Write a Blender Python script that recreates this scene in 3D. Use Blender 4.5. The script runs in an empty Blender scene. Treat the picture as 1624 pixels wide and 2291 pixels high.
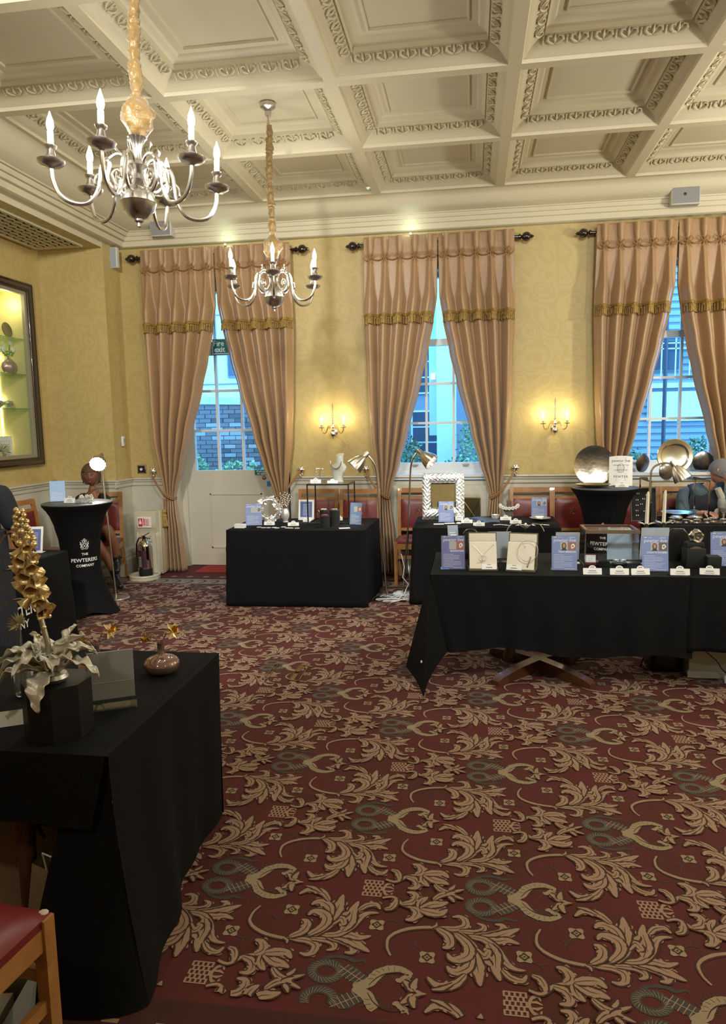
import bpy, bmesh, math, random
from mathutils import Matrix, Vector, Euler
from math import sin, cos, pi, radians, atan2, sqrt

random.seed(11)
SC = bpy.context.scene
COL = SC.collection

# ---------------------------------------------------------------- camera
cam_d = bpy.data.cameras.new('camera')
cam_d.sensor_fit = 'VERTICAL'; cam_d.sensor_height = 36.0
cam_d.lens = 1600.0 / 2291.0 * 36.0
cam_d.clip_start = 0.02; cam_d.clip_end = 200
cam = bpy.data.objects.new('camera', cam_d); COL.objects.link(cam)
CR = Matrix(((0.988762, 0.000623, 0.149498), (0.148260, 0.124414, -0.981091), (-0.019211, 0.992230, 0.122923)))
cam.matrix_world = Matrix.Translation((0, 0, 1.67)) @ CR.to_4x4()
SC.camera = cam

# ---------------------------------------------------------------- view, world, lights
SC.view_settings.view_transform = 'Standard'
SC.view_settings.look = 'None'
SC.view_settings.gamma = 1.0
SC.view_settings.use_curve_mapping = False
SC.view_settings.exposure = 0.0
SC.cycles.max_bounces = 8
SC.cycles.transparent_max_bounces = 16
SC.cycles.sample_clamp_indirect = 4.0
SC.cycles.use_denoising = True
SC.cycles.caustics_reflective = False
SC.cycles.caustics_refractive = False

W = bpy.data.worlds.new('overcast_dusk'); SC.world = W; W.use_nodes = True
wn = W.node_tree; wn.nodes.clear()
wo = wn.nodes.new('ShaderNodeOutputWorld'); wb = wn.nodes.new('ShaderNodeBackground')
wb.inputs[0].default_value = (0.16, 0.50, 1.0, 1); wb.inputs[1].default_value = 9.5
wn.links.new(wb.outputs[0], wo.inputs[0])

def lamp(name, loc, energy, color=(1, .80, .50), size=.03, kind='POINT', rot=None, spot=None, parent=None):
    d = bpy.data.lights.new(name, kind); d.energy = energy; d.color = color
    if kind in ('POINT', 'SPOT'): d.shadow_soft_size = size
    if kind == 'AREA':
        d.shape = 'RECTANGLE'; d.size = size[0]; d.size_y = size[1]
    if kind == 'SPOT': d.spot_size = spot; d.spot_blend = .5
    o = bpy.data.objects.new(name, d); COL.objects.link(o); o.location = loc
    if rot is not None: o.rotation_euler = rot
    if parent: o.parent = parent
    return o
# added fill lamps out of view, right of and behind the photographer
for lx, ly, le in ((3.45, 5.7, 145), (3.5, 3.2, 150), (-1.5, .1, 36), (1.7, .0, 30)):
    lamp('offframe_fill_light', (lx, ly, 2.8), le, (1, .97, .88), .08)
# added spots out of view overhead, brightening the window wall and tables
for (x, y), tgt, e in (((-1.6, .7), (-3.4, 7.6, 1.2), 720), ((1.3, .5), (-1.6, 7.8, 1.5), 280), ((1.0, .7), (.6, 7.6, 1.3), 250), ((2.3, .9), (2.4, 7.4, 1.3), 120)):
    d = Vector(tgt) - Vector((x, y, 3.82))
    L = lamp('offframe_fill_spot', (x, y, 3.82), e, (1, .98, .93), .18, 'SPOT', d.to_track_quat('-Z', 'Y').to_euler(), radians(66))

# ---------------------------------------------------------------- materials
MATS = {}
def mat(name, col, rough=.6, metal=0.0, bump=None, var=None, emis=None, spec=None, alpha=None, sheen=None, trans=None, coat=None, bdist=.01):
    if name in MATS: return MATS[name]
    m = bpy.data.materials.new(name); m.use_nodes = True; MATS[name] = m
    nt = m.node_tree; p = nt.nodes['Principled BSDF']
    p.inputs['Base Color'].default_value = (*col, 1)
    p.inputs['Roughness'].default_value = rough; p.inputs['Metallic'].default_value = metal
    if spec is not None: p.inputs['Specular IOR Level'].default_value = spec
    if sheen: p.inputs['Sheen Weight'].default_value = sheen
    if coat: p.inputs['Coat Weight'].default_value = coat
    if trans: p.inputs['Transmission Weight'].default_value = trans
    if emis:
        p.inputs['Emission Color'].default_value = (*emis[:3], 1); p.inputs['Emission Strength'].default_value = emis[3]
    tc = None
    if bump or var:
        tc = nt.nodes.new('ShaderNodeTexCoord')
    if bump:
        n = nt.nodes.new('ShaderNodeTexNoise'); n.inputs['Scale'].default_value = bump[0]; n.inputs['Detail'].default_value = 3
        nt.links.new(tc.outputs['Object'], n.inputs['Vector'])
        b = nt.nodes.new('ShaderNodeBump'); b.inputs['Strength'].default_value = bump[1]; b.inputs['Distance'].default_value = bdist
        nt.links.new(n.outputs['Fac'], b.inputs['Height']); nt.links.new(b.outputs[0], p.inputs['Normal'])
    if var:
        n = nt.nodes.new('ShaderNodeTexNoise'); n.inputs['Scale'].default_value = var[0]; n.inputs['Detail'].default_value = 4
        nt.links.new(tc.outputs['Object'], n.inputs['Vector'])
        r = nt.nodes.new('ShaderNodeValToRGB')
        r.color_ramp.elements[0].position = .35; r.color_ramp.elements[1].position = .65
        r.color_ramp.elements[0].color = (*col, 1); r.color_ramp.elements[1].color = (*var[1], 1)
        nt.links.new(n.outputs['Fac'], r.inputs[0]); nt.links.new(r.outputs[0], p.inputs['Base Color'])
    return m

def wall_paper():
    m = mat('damask_wallpaper', (.50, .355, .135), .5)
    nt = m.node_tree; p = nt.nodes['Principled BSDF']
    tc = nt.nodes.new('ShaderNodeTexCoord')
    v = nt.nodes.new('ShaderNodeTexVoronoi'); v.feature = 'SMOOTH_F1'; v.inputs['Scale'].default_value = 5.5
    n = nt.nodes.new('ShaderNodeTexNoise'); n.inputs['Scale'].default_value = 9; n.inputs['Detail'].default_value = 5
    mx = nt.nodes.new('ShaderNodeMixRGB'); mx.inputs[0].default_value = .12
    nt.links.new(tc.outputs['Object'], n.inputs['Vector'])
    nt.links.new(tc.outputs['Object'], mx.inputs[1]); nt.links.new(n.outputs['Color'], mx.inputs[2])
    nt.links.new(mx.outputs[0], v.inputs['Vector'])
    w = nt.nodes.new('ShaderNodeMath'); w.operation = 'SINE'
    s = nt.nodes.new('ShaderNodeMath'); s.operation = 'MULTIPLY'; s.inputs[1].default_value = 34
    nt.links.new(v.outputs['Distance'], s.inputs[0]); nt.links.new(s.outputs[0], w.inputs[0])
    r = nt.nodes.new('ShaderNodeValToRGB')
    r.color_ramp.elements[0].position = .42; r.color_ramp.elements[1].position = .5
    r.color_ramp.elements[0].color = (.50, .385, .150, 1); r.color_ramp.elements[1].color = (.535, .415, .168, 1)
    a = nt.nodes.new('ShaderNodeMath'); a.operation = 'MULTIPLY_ADD'; a.inputs[1].default_value = .5; a.inputs[2].default_value = .5
    nt.links.new(w.outputs[0], a.inputs[0]); nt.links.new(a.outputs[0], r.inputs[0]); nt.links.new(r.outputs[0], p.inputs['Base Color'])
    b = nt.nodes.new('ShaderNodeBump'); b.inputs['Strength'].default_value = .12; b.inputs['Distance'].default_value = .004
    nt.links.new(a.outputs[0], b.inputs['Height']); nt.links.new(b.outputs[0], p.inputs['Normal'])
    return m

def glass_mat(name, tint=(1, 1, 1), refl=.06, rough=.02):
    if name in MATS: return MATS[name]
    m = bpy.data.materials.new(name); m.use_nodes = True; MATS[name] = m
    nt = m.node_tree; nt.nodes.clear()
    o = nt.nodes.new('ShaderNodeOutputMaterial'); mx = nt.nodes.new('ShaderNodeMixShader')
    t = nt.nodes.new('ShaderNodeBsdfTransparent'); g = nt.nodes.new('ShaderNodeBsdfGlossy')
    fr = nt.nodes.new('ShaderNodeLayerWeight'); fr.inputs[0].default_value = .5
    pw = nt.nodes.new('ShaderNodeMath'); pw.operation = 'POWER'; pw.inputs[1].default_value = 4.0
    ma = nt.nodes.new('ShaderNodeMath'); ma.operation = 'MULTIPLY_ADD'; ma.inputs[1].default_value = .8; ma.inputs[2].default_value = refl * .5
    nt.links.new(fr.outputs['Facing'], pw.inputs[0]); nt.links.new(pw.outputs[0], ma.inputs[0])
    t.inputs[0].default_value = (*tint, 1); g.inputs['Roughness'].default_value = rough
    nt.links.new(ma.outputs[0], mx.inputs[0])
    nt.links.new(t.outputs[0], mx.inputs[1]); nt.links.new(g.outputs[0], mx.inputs[2]); nt.links.new(mx.outputs[0], o.inputs[0])
    return m

M_WALL = wall_paper()
M_CEIL = mat('cream_plaster', (.62, .56, .39), .55, bump=(40, .05))
M_PANEL = mat('cream_ceiling_panel', (.59, .535, .37), .7, bump=(60, .04))
M_DADO = mat('pale_stone_paint', (.57, .545, .45), .45, bump=(25, .04))
M_DOOR = mat('cream_door_paint', (.60, .56, .45), .4, bump=(20, .03))
M_WHITE = mat('white_gloss_paint', (.74, .76, .76), .3)
M_CURT = mat('bronze_satin_curtain', (.39, .238, .115), .40, bump=(180, .10), sheen=.25, bdist=.002, var=(60, (.35, .21, .10)))
M_GOLDTRIM = mat('old_gold_passementerie', (.40, .27, .07), .6, bump=(300, .3), bdist=.002, var=(40, (.26, .16, .035)))
M_CORD = mat('bronze_cord', (.30, .155, .055), .6, bump=(200, .4), bdist=.002)
M_ROD = mat('dark_mahogany_gloss', (.018, .007, .006), .15, coat=.6)
M_PETAL = mat('bright_pewter_leaf', (.78, .76, .70), .34, .6, bump=(60, .2), bdist=.003)
M_SILVER = mat('polished_pewter', (.82, .80, .76), .24, 1.0, bump=(14, .05), bdist=.004)
M_PEWT = mat('brushed_pewter', (.62, .60, .56), .28, 1.0, bump=(50, .12), bdist=.003)
M_DPEWT = mat('dark_pewter', (.20, .19, .18), .28, 1.0, bump=(30, .1), bdist=.003)
M_STEEL = mat('brushed_nickel', (.62, .58, .50), .28, 1.0)
M_CHROME = mat('chrome', (.8, .8, .8), .08, 1.0)
M_CANDLE = mat('ivory_candle_tube', (.75, .66, .46), .5, emis=(1, .72, .36, .12))
M_BULB = mat('lit_bulb', (1, .95, .85), .3, emis=(1, .93, .80, 14))
M_BULBW = mat('lit_white_bulb', (1, 1, 1), .3, emis=(1, .98, .93, 110))
M_SILK = mat('gold_silk_sleeve', (.17, .10, .022), .42, bump=(30, .9), sheen=.3, bdist=.01)
M_BLACK = mat('black_table_cloth', (.0022, .0022, .0027), .9, bump=(500, .15), bdist=.001, spec=.25)
M_BLACK2 = mat('black_stretch_cover', (.0020, .0020, .0026), .8, spec=.2)
M_NAVYDK = mat('blue_black_cloth', (.035, .042, .06), .8, bump=(300, .1), bdist=.001)
M_BLKPL = mat('black_velvet_block', (.004, .004, .004), .8)
M_GLOSSBLK = mat('gloss_black', (.01, .01, .01), .2)
M_OAK = mat('oak_varnish', (.42, .20, .065), .32, bump=(30, .08), var=(14, (.34, .15, .045)), coat=.2)
M_OAKD = mat('dark_oak_leg', (.10, .036, .014), .4, var=(14, (.075, .026, .010)), coat=.2)
M_LEATHER = mat('oxblood_leather', (.17, .022, .022), .35, bump=(70, .12), bdist=.002)
M_PAPER = mat('white_card', (.80, .79, .75), .7)
M_INK = mat('grey_ink', (.10, .10, .11), .7)
M_WINK = mat('white_print', (.78, .80, .84), .6)
M_ACRY = glass_mat('clear_acrylic', (.95, .97, .98))
M_GLASS = glass_mat('window_glass', (.97, .99, 1.0))
M_BLUEP = mat('periwinkle_print', (.245, .30, .56), .45)
M_CREAMBOX = mat('cream_velvet', (.70, .65, .52), .85, bump=(300, .1), bdist=.001)
M_OLIVE = mat('olive_leatherette', (.085, .078, .035), .5)
M_BRASS = mat('aged_brass', (.52, .36, .12), .28, 1.0)
M_GREEN = mat('sign_green', (.005, .16, .12), .5)
M_SKIN = mat('brown_skin', (.23, .095, .05), .5)
M_SKINP = mat('fair_skin', (.52, .25, .17), .5)

# ---------------------------------------------------------------- mesh helpers
def frames(pts, closed=False):
    P = [Vector(p) for p in pts]; n = len(P); T = []
    for i in range(n):
        a = P[i - 1] if (i > 0 or closed) else P[i]; b = P[(i + 1) % n] if (i < n - 1 or closed) else P[i]
        t = (b - a); T.append(t.normalized() if t.length > 1e-9 else Vector((0, 0, 1)))
    up = Vector((0, 0, 1)) if abs(T[0].z) < .9 else Vector((0, 1, 0))
    N = []; x = T[0].cross(up).normalized()
    for t in T:
        x = (x - t * x.dot(t)); x = x.normalized() if x.length > 1e-6 else t.orthogonal().normalized()
        N.append((x.copy(), t.cross(x)))
    return P, T, N

class MB:
    def __init__(s): s.v = []; s.f = []; s.M = Matrix.Identity(4)
    def add(s, vs, fs):
        b = len(s.v); s.v += [tuple(s.M @ Vector(p)) for p in vs]; s.f += [tuple(b + i for i in q) for q in fs]; return s
    def box(s, x0, x1, y0, y1, z0, z1):
        return s.add([(x0, y0, z0), (x1, y0, z0), (x1, y1, z0), (x0, y1, z0), (x0, y0, z1), (x1, y0, z1), (x1, y1, z1), (x0, y1, z1)],
                     [(0, 3, 2, 1), (4, 5, 6, 7), (0, 1, 5, 4), (1, 2, 6, 5), (2, 3, 7, 6), (3, 0, 4, 7)])
    def bbox(s, x0, x1, y0, y1, z0, z1, b=.006):
        # box with chamfered vertical edges and top
        pl = [(x0 + b, y0), (x1 - b, y0), (x1, y0 + b), (x1, y1 - b), (x1 - b, y1), (x0 + b, y1), (x0, y1 - b), (x0, y0 + b)]
        cx, cy = (x0 + x1) / 2, (y0 + y1) / 2
        def ins(k): return [(cx + (x - cx) * (1 - 2 * k / max(1e-6, (x1 - x0))), cy + (y - cy) * (1 - 2 * k / max(1e-6, (y1 - y0)))) for x, y in pl]
        rings = [[(x, y, z0) for x, y in ins(b * .7)], [(x, y, z0 + b) for x, y in pl], [(x, y, z1 - b) for x, y in pl], [(x, y, z1) for x, y in ins(b * .7)]]
        return s.loft(rings, True, True)
    def loft(s, rings, cap0=False, cap1=False, closed=True):
        n = len(rings[0]); vs = [p for r in rings for p in r]; fs = []
        for i in range(len(rings) - 1):
            for j in range(n if closed else n - 1):
                k = (j + 1) % n
                fs.append((i * n + j, i * n + k, (i + 1) * n + k, (i + 1) * n + j))
        if cap0: fs.append(tuple(range(n))[::-1])
        if cap1: fs.append(tuple((len(rings) - 1) * n + j for j in range(n)))
        return s.add(vs, fs)
    def tube(s, pts, r, n=8, closed=False, caps=True, flat=1.0):
        P, T, N = frames(pts, closed); m = len(P)
        rr = r if isinstance(r, (list, tuple)) else [r] * m
        rings = []
        for i in range(m):
            a, b = N[i]
            rings.append([tuple(P[i] + a * (rr[i] * cos(2 * pi * k / n)) + b * (rr[i] * flat * sin(2 * pi * k / n))) for k in range(n)])
        if closed: rings.append(rings[0])
        return s.loft(rings, caps and not closed, caps and not closed)
    def lathe(s, prof, n=24, at=(0, 0, 0), wob=None):
        rings = []
        for r, z in prof:
            rings.append([(at[0] + r * (wob(2 * pi * k / n, z) if wob else 1) * cos(2 * pi * k / n), at[1] + r * (wob(2 * pi * k / n, z) if wob else 1) * sin(2 * pi * k / n), at[2] + z) for k in range(n)])
        return s.loft(rings, prof[0][0] > 1e-5, prof[-1][0] > 1e-5)
    def grid(s, fn, nu, nv):
        vs = [fn(i / nu, j / nv) for j in range(nv + 1) for i in range(nu + 1)]
        fs = [(j * (nu + 1) + i, j * (nu + 1) + i + 1, (j + 1) * (nu + 1) + i + 1, (j + 1) * (nu + 1) + i) for j in range(nv) for i in range(nu)]
        return s.add(vs, fs)
    def prism(s, poly, z0, z1):
        n = len(poly); return s.loft([[(x, y, z0) for x, y in poly], [(x, y, z1) for x, y in poly]], True, True)
    def ball(s, c, r, n=10, m=6):
        rx, ry, rz = r if isinstance(r, (tuple, list)) else (r, r, r)
        rings = [[(c[0] + rx * max(.001, sin(pi * i / m)) * cos(2 * pi * k / n), c[1] + ry * max(.001, sin(pi * i / m)) * sin(2 * pi * k / n), c[2] - rz * cos(pi * i / m)) for k in range(n)] for i in range(m + 1)]
        return s.loft(rings, True, True)
    def build(s, name, m, parent=None, smooth=35, loc=None):
        me = bpy.data.meshes.new(name); me.from_pydata(s.v, [], s.f); me.materials.append(m)
        bm = bmesh.new(); bm.from_mesh(me); bmesh.ops.recalc_face_normals(bm, faces=bm.faces); bm.to_mesh(me); bm.free()
        if smooth:
            me.polygons.foreach_set('use_smooth', [True] * len(me.polygons)); me.set_sharp_from_angle(angle=radians(smooth))
        o = bpy.data.objects.new(name, me); COL.objects.link(o)
        if parent: o.parent = parent
        if loc: o.location = loc
        return o

def thing(name, label, cat, loc=(0, 0, 0), rz=0.0, group=None):
    o = bpy.data.objects.new(name, None); COL.objects.link(o); o.location = loc; o.rotation_euler = (0, 0, rz)
    o.empty_display_size = .05
    o['label'] = label; o['category'] = cat
    if group: o['group'] = group
    return o
def tag(o, label, cat, group=None):
    o['label'] = label; o['category'] = cat
    if group: o['group'] = group
    return o
def struct(o): o['kind'] = 'structure'; return o
def stuff(o): o['kind'] = 'stuff'; return o
def srootE(name, loc=(0, 0, 0)):
    o = bpy.data.objects.new(name, None); COL.objects.link(o); o.location = loc; o.empty_display_size = .05; o['kind'] = 'structure'; return o
KIDS = {}
def kids(o): return [c for c in bpy.data.objects if c.parent == o]
def dup(root, loc, rz=None, label=None, group=None, scale=None):
    r = root.copy(); COL.objects.link(r); r.location = loc
    if rz is not None: r.rotation_euler = (root.rotation_euler[0], root.rotation_euler[1], rz)
    if label: r['label'] = label
    if group: r['group'] = group
    if scale: r.scale = scale if isinstance(scale, tuple) else (scale,) * 3
    for ch in kids(root):
        c = ch.copy(); COL.objects.link(c); c.parent = r
        for g in kids(ch):
            d = g.copy(); COL.objects.link(d); d.parent = c
    return r
def T(x=0, y=0, z=0): return Matrix.Translation((x, y, z))
def R(a, ax): return Matrix.Rotation(a, 4, ax)
def text_mesh(body, size, align='CENTER', extrude=.0004, shear=0, bold=0, sp=1.0):
    c = bpy.data.curves.new('text', 'FONT'); c.body = body; c.size = size; c.align_x = align; c.align_y = 'CENTER'
    c.extrude = extrude; c.shear = shear; c.offset = bold; c.resolution_u = 2; c.space_character = sp
    o = bpy.data.objects.new('text', c); COL.objects.link(o)
    dg = bpy.context.evaluated_depsgraph_get(); dg.update()
    me = bpy.data.meshes.new_from_object(o.evaluated_get(dg)); bpy.data.objects.remove(o); bpy.data.curves.remove(c)
    vs = [tuple(v.co) for v in me.vertices]; fs = [tuple(p.vertices) for p in me.polygons]; bpy.data.meshes.remove(me)
    return vs, fs
def interp(tab, z):
    # tab sorted by descending key
    if z >= tab[0][0]: return tab[0][1]
    for (z0, a), (z1, b) in zip(tab, tab[1:]):
        if z >= z1:
            t = (z0 - z) / (z0 - z1); t = t * t * (3 - 2 * t) * .4 + t * .6
            return a + (b - a) * t
    return tab[-1][1]

YW = 7.85      # inner face of the window wall
# ================================================================ STRUCTURE
floor = MB().box(-4.9, 5.2, -2.5, 8.3, -.05, 0).build('floor', mat('oxblood_carpet', (.108, .014, .014), .95, bump=(900, .5), bdist=.003, var=(3, (.080, .015, .007))), smooth=0)
struct(floor)

# --- back wall with three openings
wb_ = MB()
OPEN = [(-3.42, -2.02, 0, 3.3), (-.93, .25, 1.07, 3.3), (1.44, 2.62, 1.07, 3.3)]
xs = [-4.9, -3.42, -2.02, -.93, .25, 1.44, 2.62, 5.2]
for a, b in ((-4.9, -3.42), (-2.02, -.93), (.25, 1.44), (2.62, 5.2)):
    wb_.box(a, b, YW, 8.35, 1.02, 3.75)
for a, b, z0, z1 in OPEN: wb_.box(a, b, YW, 8.35, z1, 3.75)
struct(wb_.build('wall_back', M_WALL, smooth=0))
dd = MB()
for a, b in ((-4.9, -3.42), (-2.02, 5.2)): dd.box(a, b, YW - .012, 8.35, 0, 1.03)
dado = struct(dd.build('wall_dado', M_DADO, smooth=0))
# dado panels, chair rail, skirting
def run_profile(mb, prof, a, b, axis, face, sgn):
    """sweep profile (out, z) along axis 'x' or 'y' between a and b; face = wall coordinate, sgn = direction out of wall"""
    r0 = []; r1 = []
    for o_, z in prof:
        c = face + sgn * o_
        if axis == 'x': r0.append((a, c, z)); r1.append((b, c, z))
        else: r0.append((c, a, z)); r1.append((c, b, z))
    mb.loft([r0, r1], True, True)
RAIL = [(0, 1.095), (.045, 1.095), (.05, 1.08), (.035, 1.07), (.03, 1.05), (.018, 1.04), (.018, 1.01), (.010, 1.0), (0, 1.0)]
SKIRT = [(0, .30), (.012, .30), (.03, .275), (.03, .25), (.04, .23), (.04, .20), (.055, .18), (.055, .0), (0, .0)]
rl = MB(); sk = MB()
for a, b in ((-3.93, -3.5), (-1.95, -1.0), (.32, 1.37), (2.69, 5.2)): run_profile(rl, RAIL, a, b, 'x', YW - .012, -1)
for a, b in ((-3.93, -3.5), (-1.95, 5.2)): run_profile(sk, SKIRT, a, b, 'x', YW - .012, -1)
run_profile(rl, RAIL, -4.67, -3.88, 'x', 7.48, -1); run_profile(rl, RAIL, 7.44, YW, 'y', -3.92, 1)
run_profile(sk, SKIRT, -4.67, -3.865, 'x', 7.48, -1); run_profile(sk, SKIRT, 7.44, YW, 'y', -3.92, 1)
run_profile(rl, RAIL, -2.5, 7.48, 'y', -4.67, 1); run_profile(sk, SKIRT, -2.5, 7.48, 'y', -4.67, 1)
struct(rl.build('trim_1', M_DADO)); struct(sk.build('baseboard_back', M_DADO))
# pier and left wall
struct(MB().box(-4.9, -3.92, 7.48, 7.9, 1.02, 3.75).build('wall_pier', M_WALL, smooth=0))
struct(MB().box(-4.9, -3.92, 7.475, 7.9, 0, 1.025).build('wall_pier_dado', M_DADO, smooth=0))
NIC = (5.30, 7.20, 1.345, 3.145)   # display niche in the left wall: y0 y1 z0 z1
lw = MB()
lw.box(-5.1, -4.67, -2.5, NIC[0], 1.02, 3.75); lw.box(-5.1, -4.67, NIC[1], 7.6, 1.02, 3.75)
lw.box(-5.1, -4.67, NIC[0], NIC[1], 1.02, NIC[2]); lw.box(-5.1, -4.67, NIC[0], NIC[1], NIC[3], 3.75)
lw.box(-5.15, -5.1, NIC[0], NIC[1], NIC[2], NIC[3])
struct(lw.build('wall_left', M_WALL, smooth=0))
struct(MB().box(-5.1, -4.665, -2.5, 7.6, 0, 1.025).build('wall_left_dado', M_DADO, smooth=0))
struct(MB().box(5.2, 5.4, -2.5, 8.35, 0, 4.2).build('wall_right', M_WALL, smooth=0))
struct(MB().box(-5.1, 5.4, -2.7, -2.5, 0, 4.2).build('wall_front', M_WALL, smooth=0))

# --- lowered soffit over the alcove with its lattice grille
sf = MB(); sf.box(-4.68, -3.93, -2.5, 7.49, 3.60, 3.72)
soff = struct(sf.build('ceiling_soffit', M_WALL, smooth=0))
gr = thing('soffit_grille', 'cream lattice air grille set in the lowered soffit above the alcove at top left', 'grille', (-4.33, 5.0, 3.6))
g = MB(); g.box(-.24, .24, -2.3, 2.3, -.004, -.001); g.build('dark_backing', mat('vent_dark', (.02, .016, .008), .9), gr, smooth=0)
g = MB()
for a in ((-.27, -.24, -2.33, 2.33), (.24, .27, -2.33, 2.33)): g.box(*a, -.022, -.001)
for a in ((-.24, .24, -2.33, -2.3), (-.24, .24, 2.3, 2.33)): g.box(*a, -.022, -.001)
g.build('frame', M_CEIL, gr, smooth=0)
g = MB()
nrow = 7; pit = .48 / nrow
for i in range(nrow + 1):
    x0 = -.24 + i * pit; ph = pi * (i % 2); vs = []; fs = []
    ny = 260
    for k in range(ny + 1):
        y = -2.3 + 4.6 * k / ny; w = .0245 + .009 * cos(2 * pi * y / .115 + ph)
        xa = max(-.24, min(.24, x0 - w)); xb = max(-.24, min(.24, x0 + w))
        vs += [(xa, y, -.014), (xb, y, -.014)]
        if k: q = 2 * k; fs.append((q - 2, q - 1, q + 1, q))
    g.add(vs, fs)
for k in range(41):
    y = -2.3 + 4.6 * k / 40; 
    g.box(-.24, .24, y - .011, y + .011, -.0135, -.006)
stuff(g.build('lattice', M_CEIL, gr, smooth=0))

# --- ceiling: coffers
ZC = 3.97
GX = [-3.45, -2.17, -.944, .284, 1.51, 2.74, 3.97, 5.2]; GY = [7.55, 6.335, 5.12, 3.905, 2.69, 1.475, .26, -1.0, -2.5]
ceil_root = srootE('ceiling', (0, 0, 0))
RINGS = [(0, 0), (.042, 0), (.050, .022), (.066, .030), (.082, .052), (.092, .058), (.100, .070), (.168, .112), (.176, .104), (.182, .132), (.205, .146), (.222, .150), (.240, .168), (.285, .172), (.292, .160), (.302, .160), (.306, .176)]
def rect_ring(hx, hy, z): return [(-hx, -hy, z), (hx, -hy, z), (hx, hy, z), (-hx, hy, z)]
def leaf_unit(mb, F, s0, L):
    """raised acanthus curl in band coordinates: F(s,t,n) -> xyz"""
    for sg in (-1, 1):
        pts = [F(s0 + sg * L * a, t, n) for a, t, n in ((.04, .12, .006), (.20, .25, .011), (.34, .50, .012), (.30, .78, .011), (.16, .80, .009), (.13, .60, .007))]
        mb.tube(pts, [.005, .008, .009, .008, .006, .003], 5, caps=False)
    mb.tube([F(s0, .15, .004), F(s0, .5, .013), F(s0, .9, .004)], [.004, .010, .003], 5, caps=False)
    mb.tube([F(s0 + L * .5, .12, .004), F(s0 + L * .5, .45, .010), F(s0 + L * .5, .8, .004)], [.006, .005, .008], 5, caps=False)
cache = {}
for i in range(len(GX) - 1):
    for j in range(len(GY) - 1):
        hx = (GX[i + 1] - GX[i]) / 2; hy = (GY[j] - GY[j + 1]) / 2
        key = (round(hx, 3), round(hy, 3))
        if key not in cache:
            m1 = MB(); m1.loft([rect_ring(hx - a, hy - a, z) for a, z in RINGS])
            m2 = MB(); a, z = RINGS[-1]; m2.box(-hx + a, hx - a, -hy + a, hy - a, z, z + .02)
            m3 = MB()
            a0, z0 = RINGS[6]; a1, z1 = RINGS[7]; nrm = Vector((a1 - a0, z1 - z0)).normalized(); nrm = Vector((nrm.y, -nrm.x))  # (in, z)
            for side in range(4):
                Ls = 2 * (hx if side % 2 == 0 else hy) - 2 * a1; nU = max(3, int(Ls / .135)); du = Ls / nU
                def F(s_, t_, n_, side=side):
                    ins = a0 + (a1 - a0) * t_ + nrm.x * n_; zz = z0 + (z1 - z0) * t_ + nrm.y * n_
                    if side == 0: return (s_, -hy + ins, zz)
                    if side == 1: return (hx - ins, s_, zz)
                    if side == 2: return (-s_, hy - ins, zz)
                    return (-hx + ins, -s_, zz)
                for u in range(nU): leaf_unit(m3, F, -Ls / 2 + du * (u + .5), du)
            cache[key] = [m1.build('coffer', M_CEIL, ceil_root), m2.build('coffer_panel', M_PANEL, None, smooth=0), stuff(m3.build('carved_moulding', M_CEIL, None))]
            c0, c1, c2 = cache[key]; c1.parent = c0; c2.parent = c0
            c0.location = ((GX[i] + GX[i + 1]) / 2, (GY[j] + GY[j + 1]) / 2, ZC)
        else:
            c0 = cache[key][0].copy(); COL.objects.link(c0); c0.location = ((GX[i] + GX[i + 1]) / 2, (GY[j] + GY[j + 1]) / 2, ZC)
            for q in cache[key][1:]:
                c = q.copy(); COL.objects.link(c); c.parent = c0
# slab above
MB().box(-5.1, 5.4, -2.7, 8.35, ZC + .2, ZC + .25).build('slab', M_PANEL, ceil_root, smooth=0)
# cornice
COR = [(0, ZC), (.035, ZC - .012), (.06, ZC - .04), (.08, ZC - .085), (.115, ZC - .125), (.165, ZC - .150), (.17, ZC - .162), (.185, ZC - .162), (.19, ZC - .19), (.195, ZC - .20), (.21, ZC - .20), (.215, ZC - .238), (.222, ZC - .245), (.235, ZC - .245), (.24, ZC - .298), (.262, ZC - .312), (.30, ZC - .312)]
cc = MB(); rings = []
for o_, z in COR:
    ox = o_ * 1.6; rings.append([(-3.45 - ox, -2.5, z), (-3.45 - ox, 7.55 + o_, z), (5.2, 7.55 + o_, z)])
cc.loft(rings, closed=False)
cc.box(-3.94, -3.925, -2.5, YW, 3.6, 3.665)
struct(cc.build('trim_2', M_CEIL))
fs_ = MB(); fs_.box(-3.945, -3.935, -2.5, 7.6, 3.598, 3.66); struct(fs_.build('trim_3', M_WALL, smooth=0))

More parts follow.
